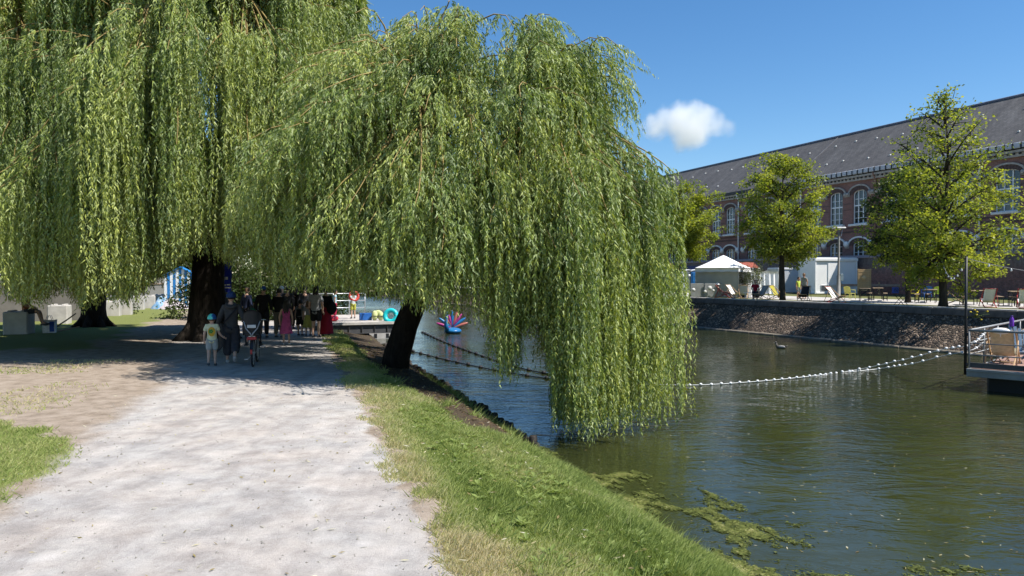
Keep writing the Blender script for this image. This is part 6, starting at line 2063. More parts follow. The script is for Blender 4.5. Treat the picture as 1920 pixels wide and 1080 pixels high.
for b_ in (0.05, JW / 2, JW - 0.05):
    mb = MB()
    mb.box(jp(JL / 2, b_, -0.085), (JL, 0.18, 0.04), jr); mb.box(jp(JL / 2, b_, -0.27), (JL, 0.04, 0.34), jr); mb.box(jp(JL / 2, b_, -0.45), (JL, 0.18, 0.03), jr)
    for i in range(6):
        mb.box(jp(0.3 + i * 0.53, b_ - 0.04, -0.27), (0.02, 0.06, 0.34), jr)
    mb.build('girder', M_GIRDER, jet)
for b_ in (0.1, JW - .2):
    for a_ in (2.1,):
        mb = MB(); mb.lathe([(0.11, -1.9), (0.11, -0.46)], jp(a_, b_, 0), 10); mb.build('pile', M_BLACKMETAL, jet)
mb = MB()
for k in range(8):
    mb.bar(jp(0.05, 0.2 + k * 0.85, 0), jp(0.05, 0.2 + k * 0.85, 1.05), 0.025, 6)
mb.build('railing_post', M_ALU, jet)
mb = MB()
for z in (0.35, 0.7, 1.05):
    mb.bar(jp(0.05, 0.2, z), jp(0.05, JW - .2, z), 0.022, 6)
    mb.bar(jp(0.05, JW - .1, z), jp(JL - .1, JW - .1, z), 0.022, 6)
mb.build('railing', M_ALU, jet)
mb = MB()
for k in range(5):
    mb.bar(jp(0.05 + k * .77, JW - .1, 0), jp(0.05 + k * .77, JW - .1, 1.05), 0.025, 6)
mb.build('railing_post', M_ALU, jet)
ab = thing('concrete_abutment', 'pale concrete block standing in the water under the jetty end', 'concrete block', loc=G(714, 634, WATER_Z), rz=0.3)
mb = MB()
mb.cbox((0, 0, 0.1), (1.45, 0.7, 0.62), 0.04); mb.prism([(-0.72, 0.40), (0.72, 0.40), (0.5, 0.75), (0.1, 0.78), (-0.3, 0.55)], 0.5, (0, 0.25, 0), (1, 0, 0), (0, 0, 1)); mb.build('block', M_CONC, ab)
mb = MB()
for x in (-0.32, 0.32): mb.cbox((x, -0.352, 0.16), (0.16, 0.02, 0.24), 0.004)
mb.build('socket', M_BLACKMETAL, ab)
def onj(a_, b_): return J0 + jx * a_ + jy * b_ + Vector((0, 0, 0.005))
person('child in a pale blue top and red trousers on the jetty', onj(1.2, 3.0), math.radians(-60), 1.25, STAND, cloth((0.40, 0.62, 0.72)), 0.5, cloth((0.45, 0.03, 0.08)), 0.9, hair='dark', skin='tan', seed=21, child=True, jitter=0.08)
person('child holding a red swim ring on the jetty', onj(2.0, 2.9), math.radians(30), 1.2, dict(STAND, elR=(0.26, 0.05, 1.2), wrR=(0.22, 0.2, 1.35), haR=(0.2, 0.25, 1.41), elL=(-0.26, 0.05, 1.2), wrL=(-0.22, 0.2, 1.35), haL=(-0.2, 0.25, 1.41)), cloth((0.55, 0.60, 0.62)), 0.5, cloth((0.55, 0.55, 0.10)), 0.5, hair='dark', seed=22, child=True)
def ring_float(name, label, loc, r, rt, col, rot, group=None):
    t = thing(name, label, 'swim ring', group, loc=loc)
    mb = MB()
    n, m = 24, 10
    vs_, fs_ = [], []
    for i in range(n):
        for j in range(m):
            a_, b_ = 2 * PI * i / n, 2 * PI * j / m
            vs_.append(rot @ Vector(((r + rt * math.cos(b_)) * math.cos(a_), (r + rt * math.cos(b_)) * math.sin(a_), rt * math.sin(b_))))
            fs_.append((i * m + j, ((i + 1) % n) * m + j, ((i + 1) % n) * m + (j + 1) % m, i * m + (j + 1) % m))
    mb.add(vs_, fs_, 0, True)
    mb.build('tube', mat('vinyl ' + label[:16], col, tuple(c * .85 for c in col), 0.3, 2, bmp=0), t)
    vm_ = MB(); vm_.lathe([(0.012, 0), (0.012, 0.03)], rot @ Vector((r, 0, rt)), 6); vm_.build('valve', M_WHITEPAINT, t)
    return t
ring_float('swim_ring', 'red swim ring held up by a child on the jetty', onj(2.05, 2.95) + Vector((0, 0, 1.0)), 0.19, 0.065, (0.55, 0.06, 0.04), Rx(1.2) @ Ry(0.5))
ring_float('swim_ring', 'red swim ring lying on the jetty deck', onj(0.75, 1.2) + Vector((0, 0, 0.11)), 0.26, 0.10, (0.75, 0.04, 0.06), Rx(0.1))
ring_float('swim_ring', 'turquoise swim ring hanging at the end of the jetty', onj(3.15, 0.3) + Vector((0, -0.02, 0.22)), 0.24, 0.10, (0.02, 0.55, 0.62), Rx(1.3))
tb = thing('blue_crate', 'blue plastic crate on the jetty deck', 'crate', loc=onj(2.3, 1.5), rz=0.3)
mb = MB()
for sx in (-1, 1):
    mb.cbox((sx * 0.24, 0, 0.15), (0.03, 0.36, 0.3), 0.006); mb.cbox((0, sx * 0.17, 0.15), (0.45, 0.03, 0.3), 0.006)
mb.cbox((0, 0, 0.02), (0.46, 0.32, 0.03), 0.004); mb.build('shell', mat('blue crate plastic', (0.03, 0.16, 0.55), None, 0.4, 3, bmp=0), tb)
wv = thing('life_vest', 'white and lime life vest slumped beside the blue crate on the jetty', 'life vest', loc=onj(2.75, 1.1))
mb = MB(); mb.ball((-0.13, 0, 0.2), (0.13, 0.1, 0.22), 10, 8); mb.ball((0.13, 0.02, 0.18), (0.13, 0.1, 0.2), 10, 8); mb.ball((0, 0.08, 0.26), (0.2, 0.07, 0.18), 10, 8); mb.build('foam', cloth((0.66, 0.72, 0.35), 'vest'), wv)
mb = MB(); mb.tube([(-0.25, -0.05, 0.18), (0, -0.13, 0.18), (0.25, -0.05, 0.18)], 0.018, 6); mb.build('belt', M_BLACKMETAL, wv)

# ------------------------------------------------------------------ floating ropes
def rope_line(name, label, pts, r, m_rope, r_float, step, m_float, wob=0.02, flat=0.85):
    loc = Vector(pts[0])
    t = thing(name, label, 'buoy line', loc=loc)
    P_ = [Vector(p) - loc for p in pts]
    # resample as a smooth curve
    dense = []
    for i in range(len(P_) - 1):
        p0, p1, p2, p3 = P_[max(0, i - 1)], P_[i], P_[i + 1], P_[min(len(P_) - 1, i + 2)]
        for k in range(12):
            u = k / 12
            dense.append(0.5 * ((2 * p1) + (p2 - p0) * u + (2 * p0 - 5 * p1 + 4 * p2 - p3) * u * u + (3 * p1 - p0 - 3 * p2 + p3) * u ** 3))
    dense.append(P_[-1])
    mb = MB(); mb.tube(dense, r, 6); mb.build('rope', m_rope, t)
    fm = MB(); fm.ball((0, 0, 0), (r_float, r_float, r_float * flat), 10, 7); FM = fm.mesh('float', m_float)
    acc, nxt = 0.0, step * 0.5
    for a_, b_ in zip(dense[:-1], dense[1:]):
        L_ = (b_ - a_).length
        while acc + L_ >= nxt:
            q = a_.lerp(b_, (nxt - acc) / max(L_, 1e-6))
            o = link('float', FM, t); o.location = q + Vector((0, 0, 0.01 + 0.01 * math.sin(nxt * 9))); o.rotation_euler = (0.2 * math.sin(nxt * 5), 0.2 * math.cos(nxt * 7), nxt)
            nxt += step
        acc += L_
    return t
WZ = WATER_Z + 0.03
M_BLACKROPE = mat('black rope', (0.02, 0.02, 0.022), None, 0.7, 8, bmp=0)
M_WHITEROPE = mat('white rope', (0.70, 0.70, 0.68), None, 0.7, 8, bmp=0)
M_WHITEFLOAT = mat('white float', (0.85, 0.85, 0.84), (0.74, 0.74, 0.73), 0.4, 8, bmp=0)
rope_line('black_buoy_line', 'black buoy line nearest the bank, left of the trailing willow', [G(712, 645, WZ), G(766, 657, WZ), G(830, 673, WZ), G(901, 688.5, WZ), G(970, 701, WZ), G(1040, 711, WZ), G(1130, 718, WZ)], 0.022, M_BLACKROPE, 0.085, 0.95, M_BLACKROPE)
rope_line('black_buoy_line', 'black buoy line farther out behind the willow curtain', [G(790, 622, WZ), G(835, 642, WZ), G(901.7, 666.5, WZ), G(969, 688, WZ), G(1040, 703, WZ), G(1130, 714, WZ)], 0.022, M_BLACKROPE, 0.085, 1.0, M_BLACKROPE)
pc = Vector((13.62, 22.2, 0))
rope_line('white_buoy_line', 'white buoy line running across the water to the floating platform, upper strand', [G(1130, 717, WZ), G(1285, 722, WZ), G(1400, 716.5, WZ), G(1500, 707.5, WZ), G(1600, 694.5, WZ), D(1700, 673, 25.0), D(1770, 655, 23.6), Vector((13.75, 22.35, 0.15)), Vector((14.9, 23.5, 0.42))], 0.012, M_WHITEROPE, 0.05, 0.36, M_WHITEFLOAT)
rope_line('white_buoy_line', 'white buoy line just below the upper strand, ending at the platform corner', [G(1590, 697.5, WZ), G(1650, 691, WZ), D(1710, 682, 24.6), D(1770, 667, 23.3), Vector((13.72, 22.25, 0.0)), Vector((14.6, 23.1, 0.16))], 0.012, M_WHITEROPE, 0.05, 0.55, M_WHITEFLOAT)

# ------------------------------------------------------------------ floating platform at the right
PZ = -0.52
P0 = Vector((13.55, 22.1, PZ))
ex, ey = Vector((0.712, -0.702, 0)), Vector((0.702, 0.712, 0))
plf = thing('floating_platform', 'floating sun deck with grey railings at the right edge', 'platform', loc=P0)
er = Rz(math.atan2(ex.y, ex.x))
def pp(a_, b_, z): return ex * a_ + ey * b_ + Vector((0, 0, z))
PLX, PLY = 4.2, 8.4
M_GREYSTEEL = mat('grey painted steel', (0.30, 0.31, 0.31), (0.22, 0.225, 0.23), 0.5, 3, 0.2, bmp=0.05)
pk = MB(); pk.cbox((0, 0, 0), (PLX - 0.1, 0.14, 0.03), 0.005); PKM = pk.mesh('plank', mat('red brown deck', (0.36, 0.22, 0.17), (0.26, 0.155, 0.12), 0.8, 4, bmp=0.2))
for i in range(56):
    o = link('plank', PKM, plf); o.location = pp(PLX / 2, 0.10 + i * 0.148, -0.015 + .002 * math.sin(i * 3.1)); o.rotation_euler = (0, 0, math.atan2(ex.y, ex.x))
mb = MB()
for a_, b_, l_, r_ in ((PLX / 2, -0.02, PLX + .1, 0), (PLX / 2, PLY + .02, PLX + .1, 0)):
    mb.cbox(pp(a_, b_, -0.13), (l_, 0.10, 0.24), 0.01, er)
    mb.cbox(pp(a_, b_ - 0.06, -0.05), (l_, 0.03, 0.08), 0.006, er)
for a_ in (-0.0, PLX):
    mb.cbox(pp(a_, PLY / 2, -0.13), (0.10, PLY - .1, 0.238), 0.01, er)
mb.build('edge_beam', M_GREYSTEEL, plf)
for b_ in (1.35, 4.2, 7.0):
    mb = MB(); mb.cbox(pp(PLX / 2 + 0.12, b_, -0.58), (PLX - 0.5, 1.9, 0.66), 0.06, er); mb.build('float', mat('black float plastic', (0.016, 0.016, 0.018), None, 0.5, 4, bmp=0.05), plf)
posts = [(0, 0), (1.4, 0), (2.8, 0), (4.2, 0), (0, 1.75), (0, 3.5), (0, 5.2), (0, 6.9), (0, 8.4)]
for a_, b_ in posts:
    mb = MB(); mb.bar(pp(a_, b_, 0), pp(a_, b_, 1.12), 0.028, 8); mb.build('railing_post', M_GREYSTEEL, plf)
mb = MB()
for z, r_ in ((1.12, 0.034), (0.74, 0.018), (0.40, 0.018)):
    mb.bar(pp(0, 0, z), pp(PLX, 0, z), r_, 8); mb.bar(pp(0, 0, z), pp(0, PLY, z), r_, 8)
mb.build('railing', M_GREYSTEEL, plf)
mb = MB(); mb.cbox(pp(PLX / 2, 0.03, 0.09), (PLX, 0.03, 0.16), 0.006, er); mb.build('toe_board', mat('dark toe board', (0.07, 0.07, 0.075), None, 0.6, 4, bmp=0.05), plf)
# mast and string of lights
ms = thing('mast', 'thin black mast at the corner of the floating platform', 'mast', loc=P0 + pp(-0.09, -0.02, -0.2))
mb = MB(); mb.tube([(0, 0, 0), (0, 0, 3.5)], [0.042, 0.036], 8); mb.build('pole', M_BLACKMETAL, ms)
mb = MB()
for z in (0.3, 1.2): mb.lathe([(0.055, -0.04), (0.06, 0), (0.055, 0.04)], (0.03, 0, z), 8)
mb.build('clamp', M_BLACKMETAL, ms)
mt = Vector(ms.location) + Vector((0, 0, 3.45))
tree_pt = D(1762, 466, 40.2)
slg = thing('string_lights', 'string of small bulbs hung from the black mast to the tall lime tree', 'string lights', loc=mt)
w1 = [Vector((0, 0, 0)).lerp(tree_pt - mt, u) + Vector((0, 0, -1.0 * 4 * u * (1 - u))) for u in np.linspace(0, 1, 20)]
w2 = [Vector((0, 0, 0)).lerp(Vector((7, 1.0, -0.3)), u) + Vector((0, 0, -0.35 * 4 * u * (1 - u))) for u in np.linspace(0, 1, 20)]
mb = MB(); mb.tube(w1, 0.012, 5); mb.tube(w2, 0.010, 5); mb.build('wire', mat('grey wire', (0.2, 0.2, 0.2), None, 0.6, 4, bmp=0), slg)
bl_ = MB(); bl_.lathe([(0.012, 0), (0.015, -0.024), (0.03, -0.054), (0.027, -0.078), (0.006, -0.093)], (0, 0, 0), 8); BLM = bl_.mesh('bulb', mat('white bulb', (0.8, 0.8, 0.78), None, 0.2, 4, bmp=0))
for w in (w1, w2):
    for i in range(2, 19, 2):
        o = link('bulb', BLM, slg); o.location = w[i]
# deck chair, adirondack chair and bottle on the platform
dc = deckchair('cream deck chair on the floating platform', P0 + pp(0.62, 1.2, 0.005), math.radians(140), cloth((0.72, 0.62, 0.42), 'cream canvas'), M_BEECH)
dc.scale = (1.25, 1.15, 1.15)
plw = thing('head_cushion', 'white head cushion on the cream deck chair', 'cushion', loc=P0 + pp(0.62, 1.2, 0.005))
_c = Rz(math.radians(140)) @ Vector((0, 0.46 * 1.15, 1.09))
mb = MB(); mb.ball(_c, (0.24, 0.09, 0.10), 14, 8, rot=Rz(math.radians(140))); mb.build('cushion', M_WHITECLOTH, plw)
mb = MB(); mb.tube([_c + Vector((0, 0, .02)), _c + Rz(math.radians(140)) @ Vector((0, 0.09, -0.16))], 0.012, 6); mb.build('strap', M_WHITECLOTH, plw)
M_ADI = mat('blue grey painted slats', (0.20, 0.29, 0.38), (0.14, 0.21, 0.29), 0.6, 5, bmp=0.1)
ad = thing('adirondack_chair', 'blue slatted garden armchair behind the cream deck chair on the platform', 'chair', loc=P0 + pp(0.72, 2.6, 0.005), rz=math.radians(-20))
for i in range(6):
    mb = MB(); x = -0.27 + i * 0.108; hh = 0.85 - 0.06 * abs(i - 2.5)
    mb.cbox((x * 1.12, 0.30 + 0.12, 0.30 + hh / 2), (0.092, 0.022, hh), 0.006, Rx(-0.30)); mb.build('back_slat', M_ADI, ad)
for i in range(5):
    mb = MB(); mb.cbox((0, -0.22 + i * 0.11, 0.36 - i * 0.028), (0.56, 0.095, 0.022), 0.006); mb.build('seat_slat', M_ADI, ad)
for sx in (-1, 1):
    mb = MB(); mb.cbox((sx * 0.34, 0.02, 0.56), (0.12, 0.72, 0.025), 0.01); mb.build('armrest', M_ADI, ad)
    mb = MB(); mb.cbox((sx * 0.30, -0.26, 0.275), (0.03, 0.10, 0.55), 0.006); mb.build('leg', M_ADI, ad)
    mb = MB(); mb.cbox((sx * 0.27, 0.12, 0.22), (0.03, 0.95, 0.09), 0.006, Rx(-0.30)); mb.build('side_rail', M_ADI, ad)
bt = thing('purple_bottle', 'purple bottle on top of the blue slatted armchair', 'bottle', loc=P0 + pp(0.72, 2.6, 0.005) + (Rz(math.radians(-20)) @ Vector((-0.02, 0.56, 1.10))))
mb = MB(); mb.lathe([(0.06, 0), (0.065, 0.02), (0.065, 0.24), (0.04, 0.29), (0.036, 0.30)], (0, 0, 0), 14); mb.build('body', mat('purple plastic', (0.15, 0.03, 0.42), None, 0.4, 3, bmp=0), bt)
mb = MB(); mb.lathe([(0.04, 0.302), (0.04, 0.345), (0.025, 0.35)], (0, 0, 0), 12); mb.build('cap', mat('dark purple cap', (0.07, 0.02, 0.22), None, 0.4, 3, bmp=0), bt)
cr = thing('folding_stool', 'low wooden folding stool behind the cream deck chair', 'stool', loc=P0 + pp(0.45, 2.0, 0.005), rz=0.4)
mb = MB(); mb.cbox((0, 0, 0.36), (0.4, 0.36, 0.03), 0.008); mb.build('seat', M_BEECH, cr)
for y in (-0.15, 0.15):
    for sg in (-1, 1):
        mb = MB(); mb.bar((-0.18 * sg, y + .012 * sg, 0), (0.18 * sg, y + .012 * sg, 0.345), 0.014, 6); mb.build('leg', M_BEECH, cr)

# ------------------------------------------------------------------ bird shaped float and duck
pf_ = thing('bird_float', 'big inflatable float with a fan of pink and blue plumes behind the willow curtain', 'inflatable', loc=G(849, 624.5, WATER_Z), rz=math.radians(10))
mb = MB(); mb.ball((0, 0, 0.16), (0.62, 0.75, 0.24), 18, 10); mb.build('body', mat('blue vinyl', (0.02, 0.13, 0.34), (0.02, 0.19, 0.38), 0.3, 2, bmp=0), pf_)
mb = MB(); mb.tube([(-0.42, -0.45, 0.2), (-0.52, -0.55, 0.6), (-0.52, -0.55, 1.05), (-0.45, -0.62, 1.38)], [0.17, 0.14, 0.11, 0.09], 12); mb.ball((-0.43, -0.66, 1.46), (0.11, 0.14, 0.11), 12, 8); mb.build('neck', MATS['blue vinyl'], pf_)
mb = MB(); mb.lathe([(0.05, 0), (0.005, 0.13)], (-0.42, -0.79, 1.45), 8, rot=Rx(PI / 2)); mb.build('beak', mat('white vinyl', (0.8, 0.8, 0.8), None, 0.3, 3, bmp=0), pf_)
for i in range(9):
    a_ = math.radians(-72 + i * 18)
    m_ = [mat('pink vinyl', (0.42, 0.05, 0.20), (0.34, 0.04, 0.18), 0.3, 2, bmp=0), MATS['blue vinyl'], mat('coral vinyl', (0.50, 0.16, 0.12), None, 0.3, 2, bmp=0)][i % 3]
    mb = MB(); mb.ball((math.sin(a_) * 0.62, 0.42, 0.30 + math.cos(a_) * 0.72), (0.115, 0.10, 0.56), 12, 10, rot=Ry(a_)); mb.build('plume', m_, pf_)
pf_.scale = (0.85, 0.85, 0.85)
dk = thing('duck', 'duck swimming in front of the far quay wall', 'duck', loc=G(1464.5, 653.5, WATER_Z), rz=math.radians(70))
mb = MB()
mb.ball((0, 0, 0.06), (0.11, 0.23, 0.10), 14, 9); mb.tube([(0, 0.14, 0.08), (0, 0.20, 0.16), (0, 0.215, 0.24)], [0.07, 0.045, 0.04], 10); mb.ball((0, 0.235, 0.28), (0.05, 0.062, 0.05), 12, 8); mb.tube([(0, -0.18, 0.09), (0, -0.30, 0.14)], [0.06, 0.01], 8)
mb.build('body', mat('duck plumage', (0.16, 0.14, 0.12), (0.06, 0.055, 0.05), 0.7, 14, bmp=0.2), dk)
mb = MB(); mb.tube([(0, 0.28, 0.275), (0, 0.345, 0.262)], [0.022, 0.012], 8, flat=0.5); mb.build('bill', mat('pale bill', (0.7, 0.62, 0.45), None, 0.5, 5, bmp=0), dk)
for sx in (-1, 1):
    mb = MB(); mb.ball((sx * 0.085, -0.03, 0.09), (0.035, 0.16, 0.06), 10, 7); mb.build('wing', mat('pale wing', (0.34, 0.33, 0.32), None, 0.7, 10, bmp=0.1), dk)

# ------------------------------------------------------------------ timber stakes at the foot of the near bank
rv = thing('timber_revetment', 'row of dark timber stakes holding the bank below the leaning willow', 'revetment', loc=(*st2xy(18, 4.4), WATER_Z))
rb = Vector(rv.location)
sm3 = MB(); sm3.lathe([(0.085, -0.7), (0.088, 0.0), (0.082, 0.15), (0.06, 0.18)], (0, 0, 0), 9); STK = sm3.mesh('stake', mat('wet dark timber', (0.05, 0.04, 0.032), (0.025, 0.02, 0.017), 0.8, 7, bmp=0.4))
rg = random.Random(4)
s_ = 13.6
while s_ < 36:
    tt = float(t_water(np.array(s_))) - 0.02 + rg.uniform(-.03, .03)
    x, y = st2xy(s_, tt)
    o = link('stake', STK, rv); o.location = Vector((x, y, WATER_Z + rg.uniform(0.0, 0.13))) - rb; o.rotation_euler = (rg.uniform(-.06, .06), rg.uniform(-.06, .06), rg.uniform(0, 6))
    s_ += rg.uniform(0.24, 0.36)

# ------------------------------------------------------------------ the walkers and the bicycle
BIKE = GP(474.5, 688)
bk = thing('bicycle', 'bicycle with a black child seat pushed along the path', 'bicycle', loc=BIKE, rz=PATH_RZ - 0.05)
M_TYRE = mat('tyre rubber', (0.03, 0.03, 0.032), (0.018, 0.018, 0.02), 0.8, 10, bmp=0.1)
M_CHROME = mat('brushed metal', (0.55, 0.55, 0.56), (0.45, 0.45, 0.46), 0.3, 8, 0.8, bmp=0)
M_BIKE = mat('black bicycle paint', (0.025, 0.025, 0.03), None, 0.35, 5, bmp=0)
M_BIKERED = mat('red bicycle guard', (0.45, 0.02, 0.03), None, 0.35, 5, bmp=0)
for y in (0.0, 1.08):
    wm = MB(); n = 28
    wm.tube([(0, y + 0.33 * math.cos(2 * PI * i / n), 0.345 + 0.33 * math.sin(2 * PI * i / n)) for i in range(n + 1)], 0.024, 8, cap=False)
    wh = wm.build('wheel', M_TYRE, bk)
    wm = MB(); wm.tube([(0, y + 0.30 * math.cos(2 * PI * i / n), 0.345 + 0.30 * math.sin(2 * PI * i / n)) for i in range(n + 1)], 0.012, 6, cap=False); wm.build('rim', M_CHROME, wh)
    wm = MB()
    for i in range(18):
        a_ = 2 * PI * i / 18
        wm.bar(((-1) ** i * 0.025, y, 0.345), (0, y + 0.3 * math.cos(a_), 0.345 + 0.3 * math.sin(a_)), 0.0025, 4)
    wm.bar((-0.06, y, 0.345), (0.06, y, 0.345), 0.02, 8); wm.build('spokes', M_CHROME, wh)
mb = MB()
bbp, seat_p, head_p = Vector((0, 0.44, 0.30)), Vector((0, 0.27, 0.80)), Vector((0, 0.86, 0.88))
mb.bar(bbp, seat_p, 0.018, 8); mb.bar(bbp, head_p + Vector((0, .03, -.15)), 0.022, 8); mb.bar(seat_p + Vector((0, .02, -.06)), head_p, 0.018, 8); mb.bar(head_p + Vector((0, -.01, .06)), head_p + Vector((0, .05, -.18)), 0.022, 8)
for sx in (-1, 1):
    mb.bar(bbp, (sx * 0.06, 0, 0.345), 0.011, 6); mb.bar(seat_p + Vector((0, 0, -.05)), (sx * 0.06, 0, 0.345), 0.010, 6); mb.bar(head_p + Vector((sx * .05, .05, -.2)), (sx * 0.055, 1.08, 0.345), 0.013, 6)
mb.build('frame', M_BIKE, bk)
mb = MB(); mb.bar(head_p, head_p + Vector((0, -0.02, 0.2)), 0.014, 8); hbz = 1.08
mb.tube([(-0.31, 0.66, hbz - .01), (-0.22, 0.76, hbz + .02), (0, 0.84, hbz), (0.22, 0.76, hbz + .02), (0.31, 0.66, hbz - .01)], 0.013, 8); mb.build('handlebar', M_CHROME, bk)
for sx in (-1, 1):
    mb = MB(); mb.bar((sx * 0.25, 0.735, hbz + .012), (sx * 0.325, 0.645, hbz - .012), 0.02, 8); mb.build('grip', M_TYRE, bk)
mb = MB(); mb.ball((0, 0.24, 0.90), (0.085, 0.14, 0.035), 12, 6); mb.bar((0, 0.26, 0.78), (0, 0.25, 0.89), 0.013, 8); mb.build('saddle', M_TYRE, bk)
def guard(u, v):
    a_ = math.radians(15 + 165 * v)
    return Vector((-0.035 + 0.07 * u, -0.375 * math.cos(a_) * -1 * -1, 0.345 + 0.375 * math.sin(a_)))
mb = MB(); mb.sheet(guard, 3, 14, 0.004); mb.build('mudguard', M_BIKE, bk)
mb = MB(); mb.cbox((0, -0.385, 0.40), (0.05, 0.02, 0.11), 0.008); mb.build('reflector', M_BIKERED, bk)
mb = MB(); mb.cbox((0, 0.0, 0.755), (0.16, 0.46, 0.02), 0.006); mb.bar((-.07, -.1, .75), (-.07, 0, .36), .007, 5); mb.bar((.07, -.1, .75), (.07, 0, .36), .007, 5); mb.build('rack', M_CHROME, bk)
mb = MB(); mb.cbox((0, -0.25, 0.71), (0.22, 0.05, 0.075), 0.015); mb.build('tail_light', M_BIKERED, bk)
mb = MB(); mb.bar((-0.16, 0.44, 0.15), (-0.02, 0.44, 0.30), 0.01, 6); mb.bar((0.16, 0.44, 0.45), (0.02, 0.44, 0.30), 0.01, 6); mb.cbox((-0.2, 0.44, 0.14), (0.09, 0.09, 0.02), 0.005); mb.cbox((0.2, 0.44, 0.46), (0.09, 0.09, 0.02), 0.005); mb.lathe([(0.09, 0), (0.09, 0.006)], (0.05, 0.44, 0.30), 16, rot=Ry(PI / 2)); mb.build('crank', M_CHROME, bk)
# child seat
M_SEAT = mat('black seat shell', (0.020, 0.020, 0.022), (0.012, 0.012, 0.014), 0.55, 5, bmp=0.05)
mb = MB()
mb.sheet(lambda u, v: Vector((-0.19 + 0.38 * u + (0.03 * (2 * u - 1) * math.sin(v * 3)), -0.24 + 0.10 * (2 * u - 1) ** 2 - 0.06 * v, 0.80 + 0.60 * v - 0.10 * v * (2 * u - 1) ** 2)), 10, 10, 0.03)
mb.cbox((0, -0.06, 0.80), (0.34, 0.34, 0.06), 0.02)
for sx in (-1, 1):
    mb.sheet(lambda u, v, sx=sx: Vector((sx * (0.19 + 0.015 * math.sin(v * 3)), -0.18 + 0.28 * u, 0.78 + (0.34 - 0.16 * u) * v)), 5, 5, 0.02)
mb.build('child_seat', M_SEAT, bk)
mb = MB(); mb.cbox((0, -0.292, 1.0), (0.20, 0.02, 0.075), 0.01, Rx(0.1)); mb.build('reflective_band', mat('reflective band', (0.72, 0.72, 0.72), None, 0.4, 5, bmp=0), bk)
mb = MB()
for sx in (-1, 1): mb.tube([(sx * 0.185, -0.20, 1.12), (sx * 0.13, -0.27, 0.95), (sx * 0.03, -0.29, 0.83), (0, -0.28, 0.76)], 0.014, 6)
mb.build('seat_strap', mat('grey strap', (0.42, 0.42, 0.44), None, 0.7, 5, bmp=0), bk)
for sx in (-1, 1):
    mb = MB(); mb.cbox((sx * 0.17, 0.12, 0.52), (0.09, 0.2, 0.03), 0.01); mb.bar((sx * 0.17, 0.05, 0.78), (sx * 0.17, 0.1, 0.53), 0.018, 6); mb.build('foot_rest', M_SEAT, bk)
person('small child with long brown hair riding in the bicycle seat', BIKE + Rz(PATH_RZ - .05) @ Vector((0.0, -0.02, 0.50)), PATH_RZ - 0.05, 1.12, dict(SIT, knL=(-0.14, 0.36, 0.5), knR=(0.14, 0.36, 0.5), anL=(-0.24, 0.36, 0.15), anR=(0.24, 0.36, 0.15), toL=(-0.25, 0.48, 0.08), toR=(0.25, 0.48, 0.08)), cloth((0.55, 0.58, 0.35)), 0.6, cloth((0.10, 0.10, 0.14)), 0.9, hair='fair', hair_len=0.34, child=True, hat=('helmet', (0.03, 0.13, 0.05)), seed=31)
AD = GP(434, 682)
_hb = Rz(PATH_RZ - .05) @ Vector((-0.28, 0.70, 1.07)) + BIKE - AD
_hb = Rz(-PATH_RZ) @ _hb
M_COAT = cloth((0.070, 0.066, 0.064), 'charcoal hoodie')
ADP = dict(WALK, shR=(0.18, 0.02, 1.41), elR=tuple((Vector((0.18, 0.02, 1.41)) + Vector(_hb)) / 2 + Vector((0.06, -0.10, -0.10))), wrR=tuple(Vector(_hb) + Vector((-0.03, -0.08, 0.03))), haR=tuple(Vector(_hb) + Vector((0, -0.01, 0.03))),
    elL=(-0.27, -0.02, 1.13), wrL=(-0.34, 0.06, 0.92), haL=(-0.37, 0.08, 0.86))
adult = person('adult in a charcoal hooded top and wide trousers pushing the bicycle', AD, PATH_RZ, 1.74, ADP, M_COAT, 1.9, cloth((0.055, 0.055, 0.062), 'patterned dark trousers'), 0.93, hair='dark', hat=('helmet', (0.03, 0.06, 0.16)), seed=32, wide_leg=1.45, girth=1.08, shirt_long=0.10, shoes=M_SHOE_PALE)
mb = MB(); mb.tube([Vector((math.cos(t) * 0.115, -0.045 + math.sin(t) * 0.09, 1.47 - 0.05 * math.sin(t) * -1)) for t in np.linspace(0, 2 * PI, 15)], 0.042, 8, cap=False); mb.build('hood', M_COAT, adult)
mb = MB(); mb.tube([(0.13, 0.10, 1.40), (0.15, 0.0, 1.50), (0.12, -0.13, 1.38), (-0.05, -0.16, 1.18), (-0.17, -0.12, 1.04)], 0.018, 6, flat=0.5); mb.build('bag_strap', cloth((0.03, 0.03, 0.035)), adult)
def coat_tail(u, v):
    x = -0.12 - 0.17 * u - 0.05 * v
    return Vector((x, -0.10 + 0.10 * u + 0.04 * math.sin(u * 7 + v * 3), 1.02 - 0.74 * v * (1 - 0.25 * (1 - u))))
mb = MB(); mb.sheet(coat_tail, 8, 10, 0.012); mb.build('coat_tail', M_COAT, adult)
CH = GP(397.5, 686.5)
def helmet_material():
    m, nt, out = new_mat('blue and mint helmet')
    v = coords(nt)
    sx = nt.nodes.new('ShaderNodeSeparateXYZ'); L(nt, v, sx.inputs[0])
    f = math_n(nt, 'ADD', math_n(nt, 'MULTIPLY', sx.outputs[0], 6.0), math_n(nt, 'MULTIPLY', noise(nt, 14, 2, 0.5, v), 1.2))
    c = ramp(nt, f, [(0.22, (0.10, 0.62, 0.48)), (0.60, (0.16, 0.70, 0.55)), (0.72, (0.02, 0.10, 0.32))]).outputs[0]
    p = N(nt, 'ShaderNodeBsdfPrincipled', Roughness=0.35); L(nt, c, p.inputs['Base Color']); L(nt, p.outputs[0], out.inputs['Surface'])
    return m
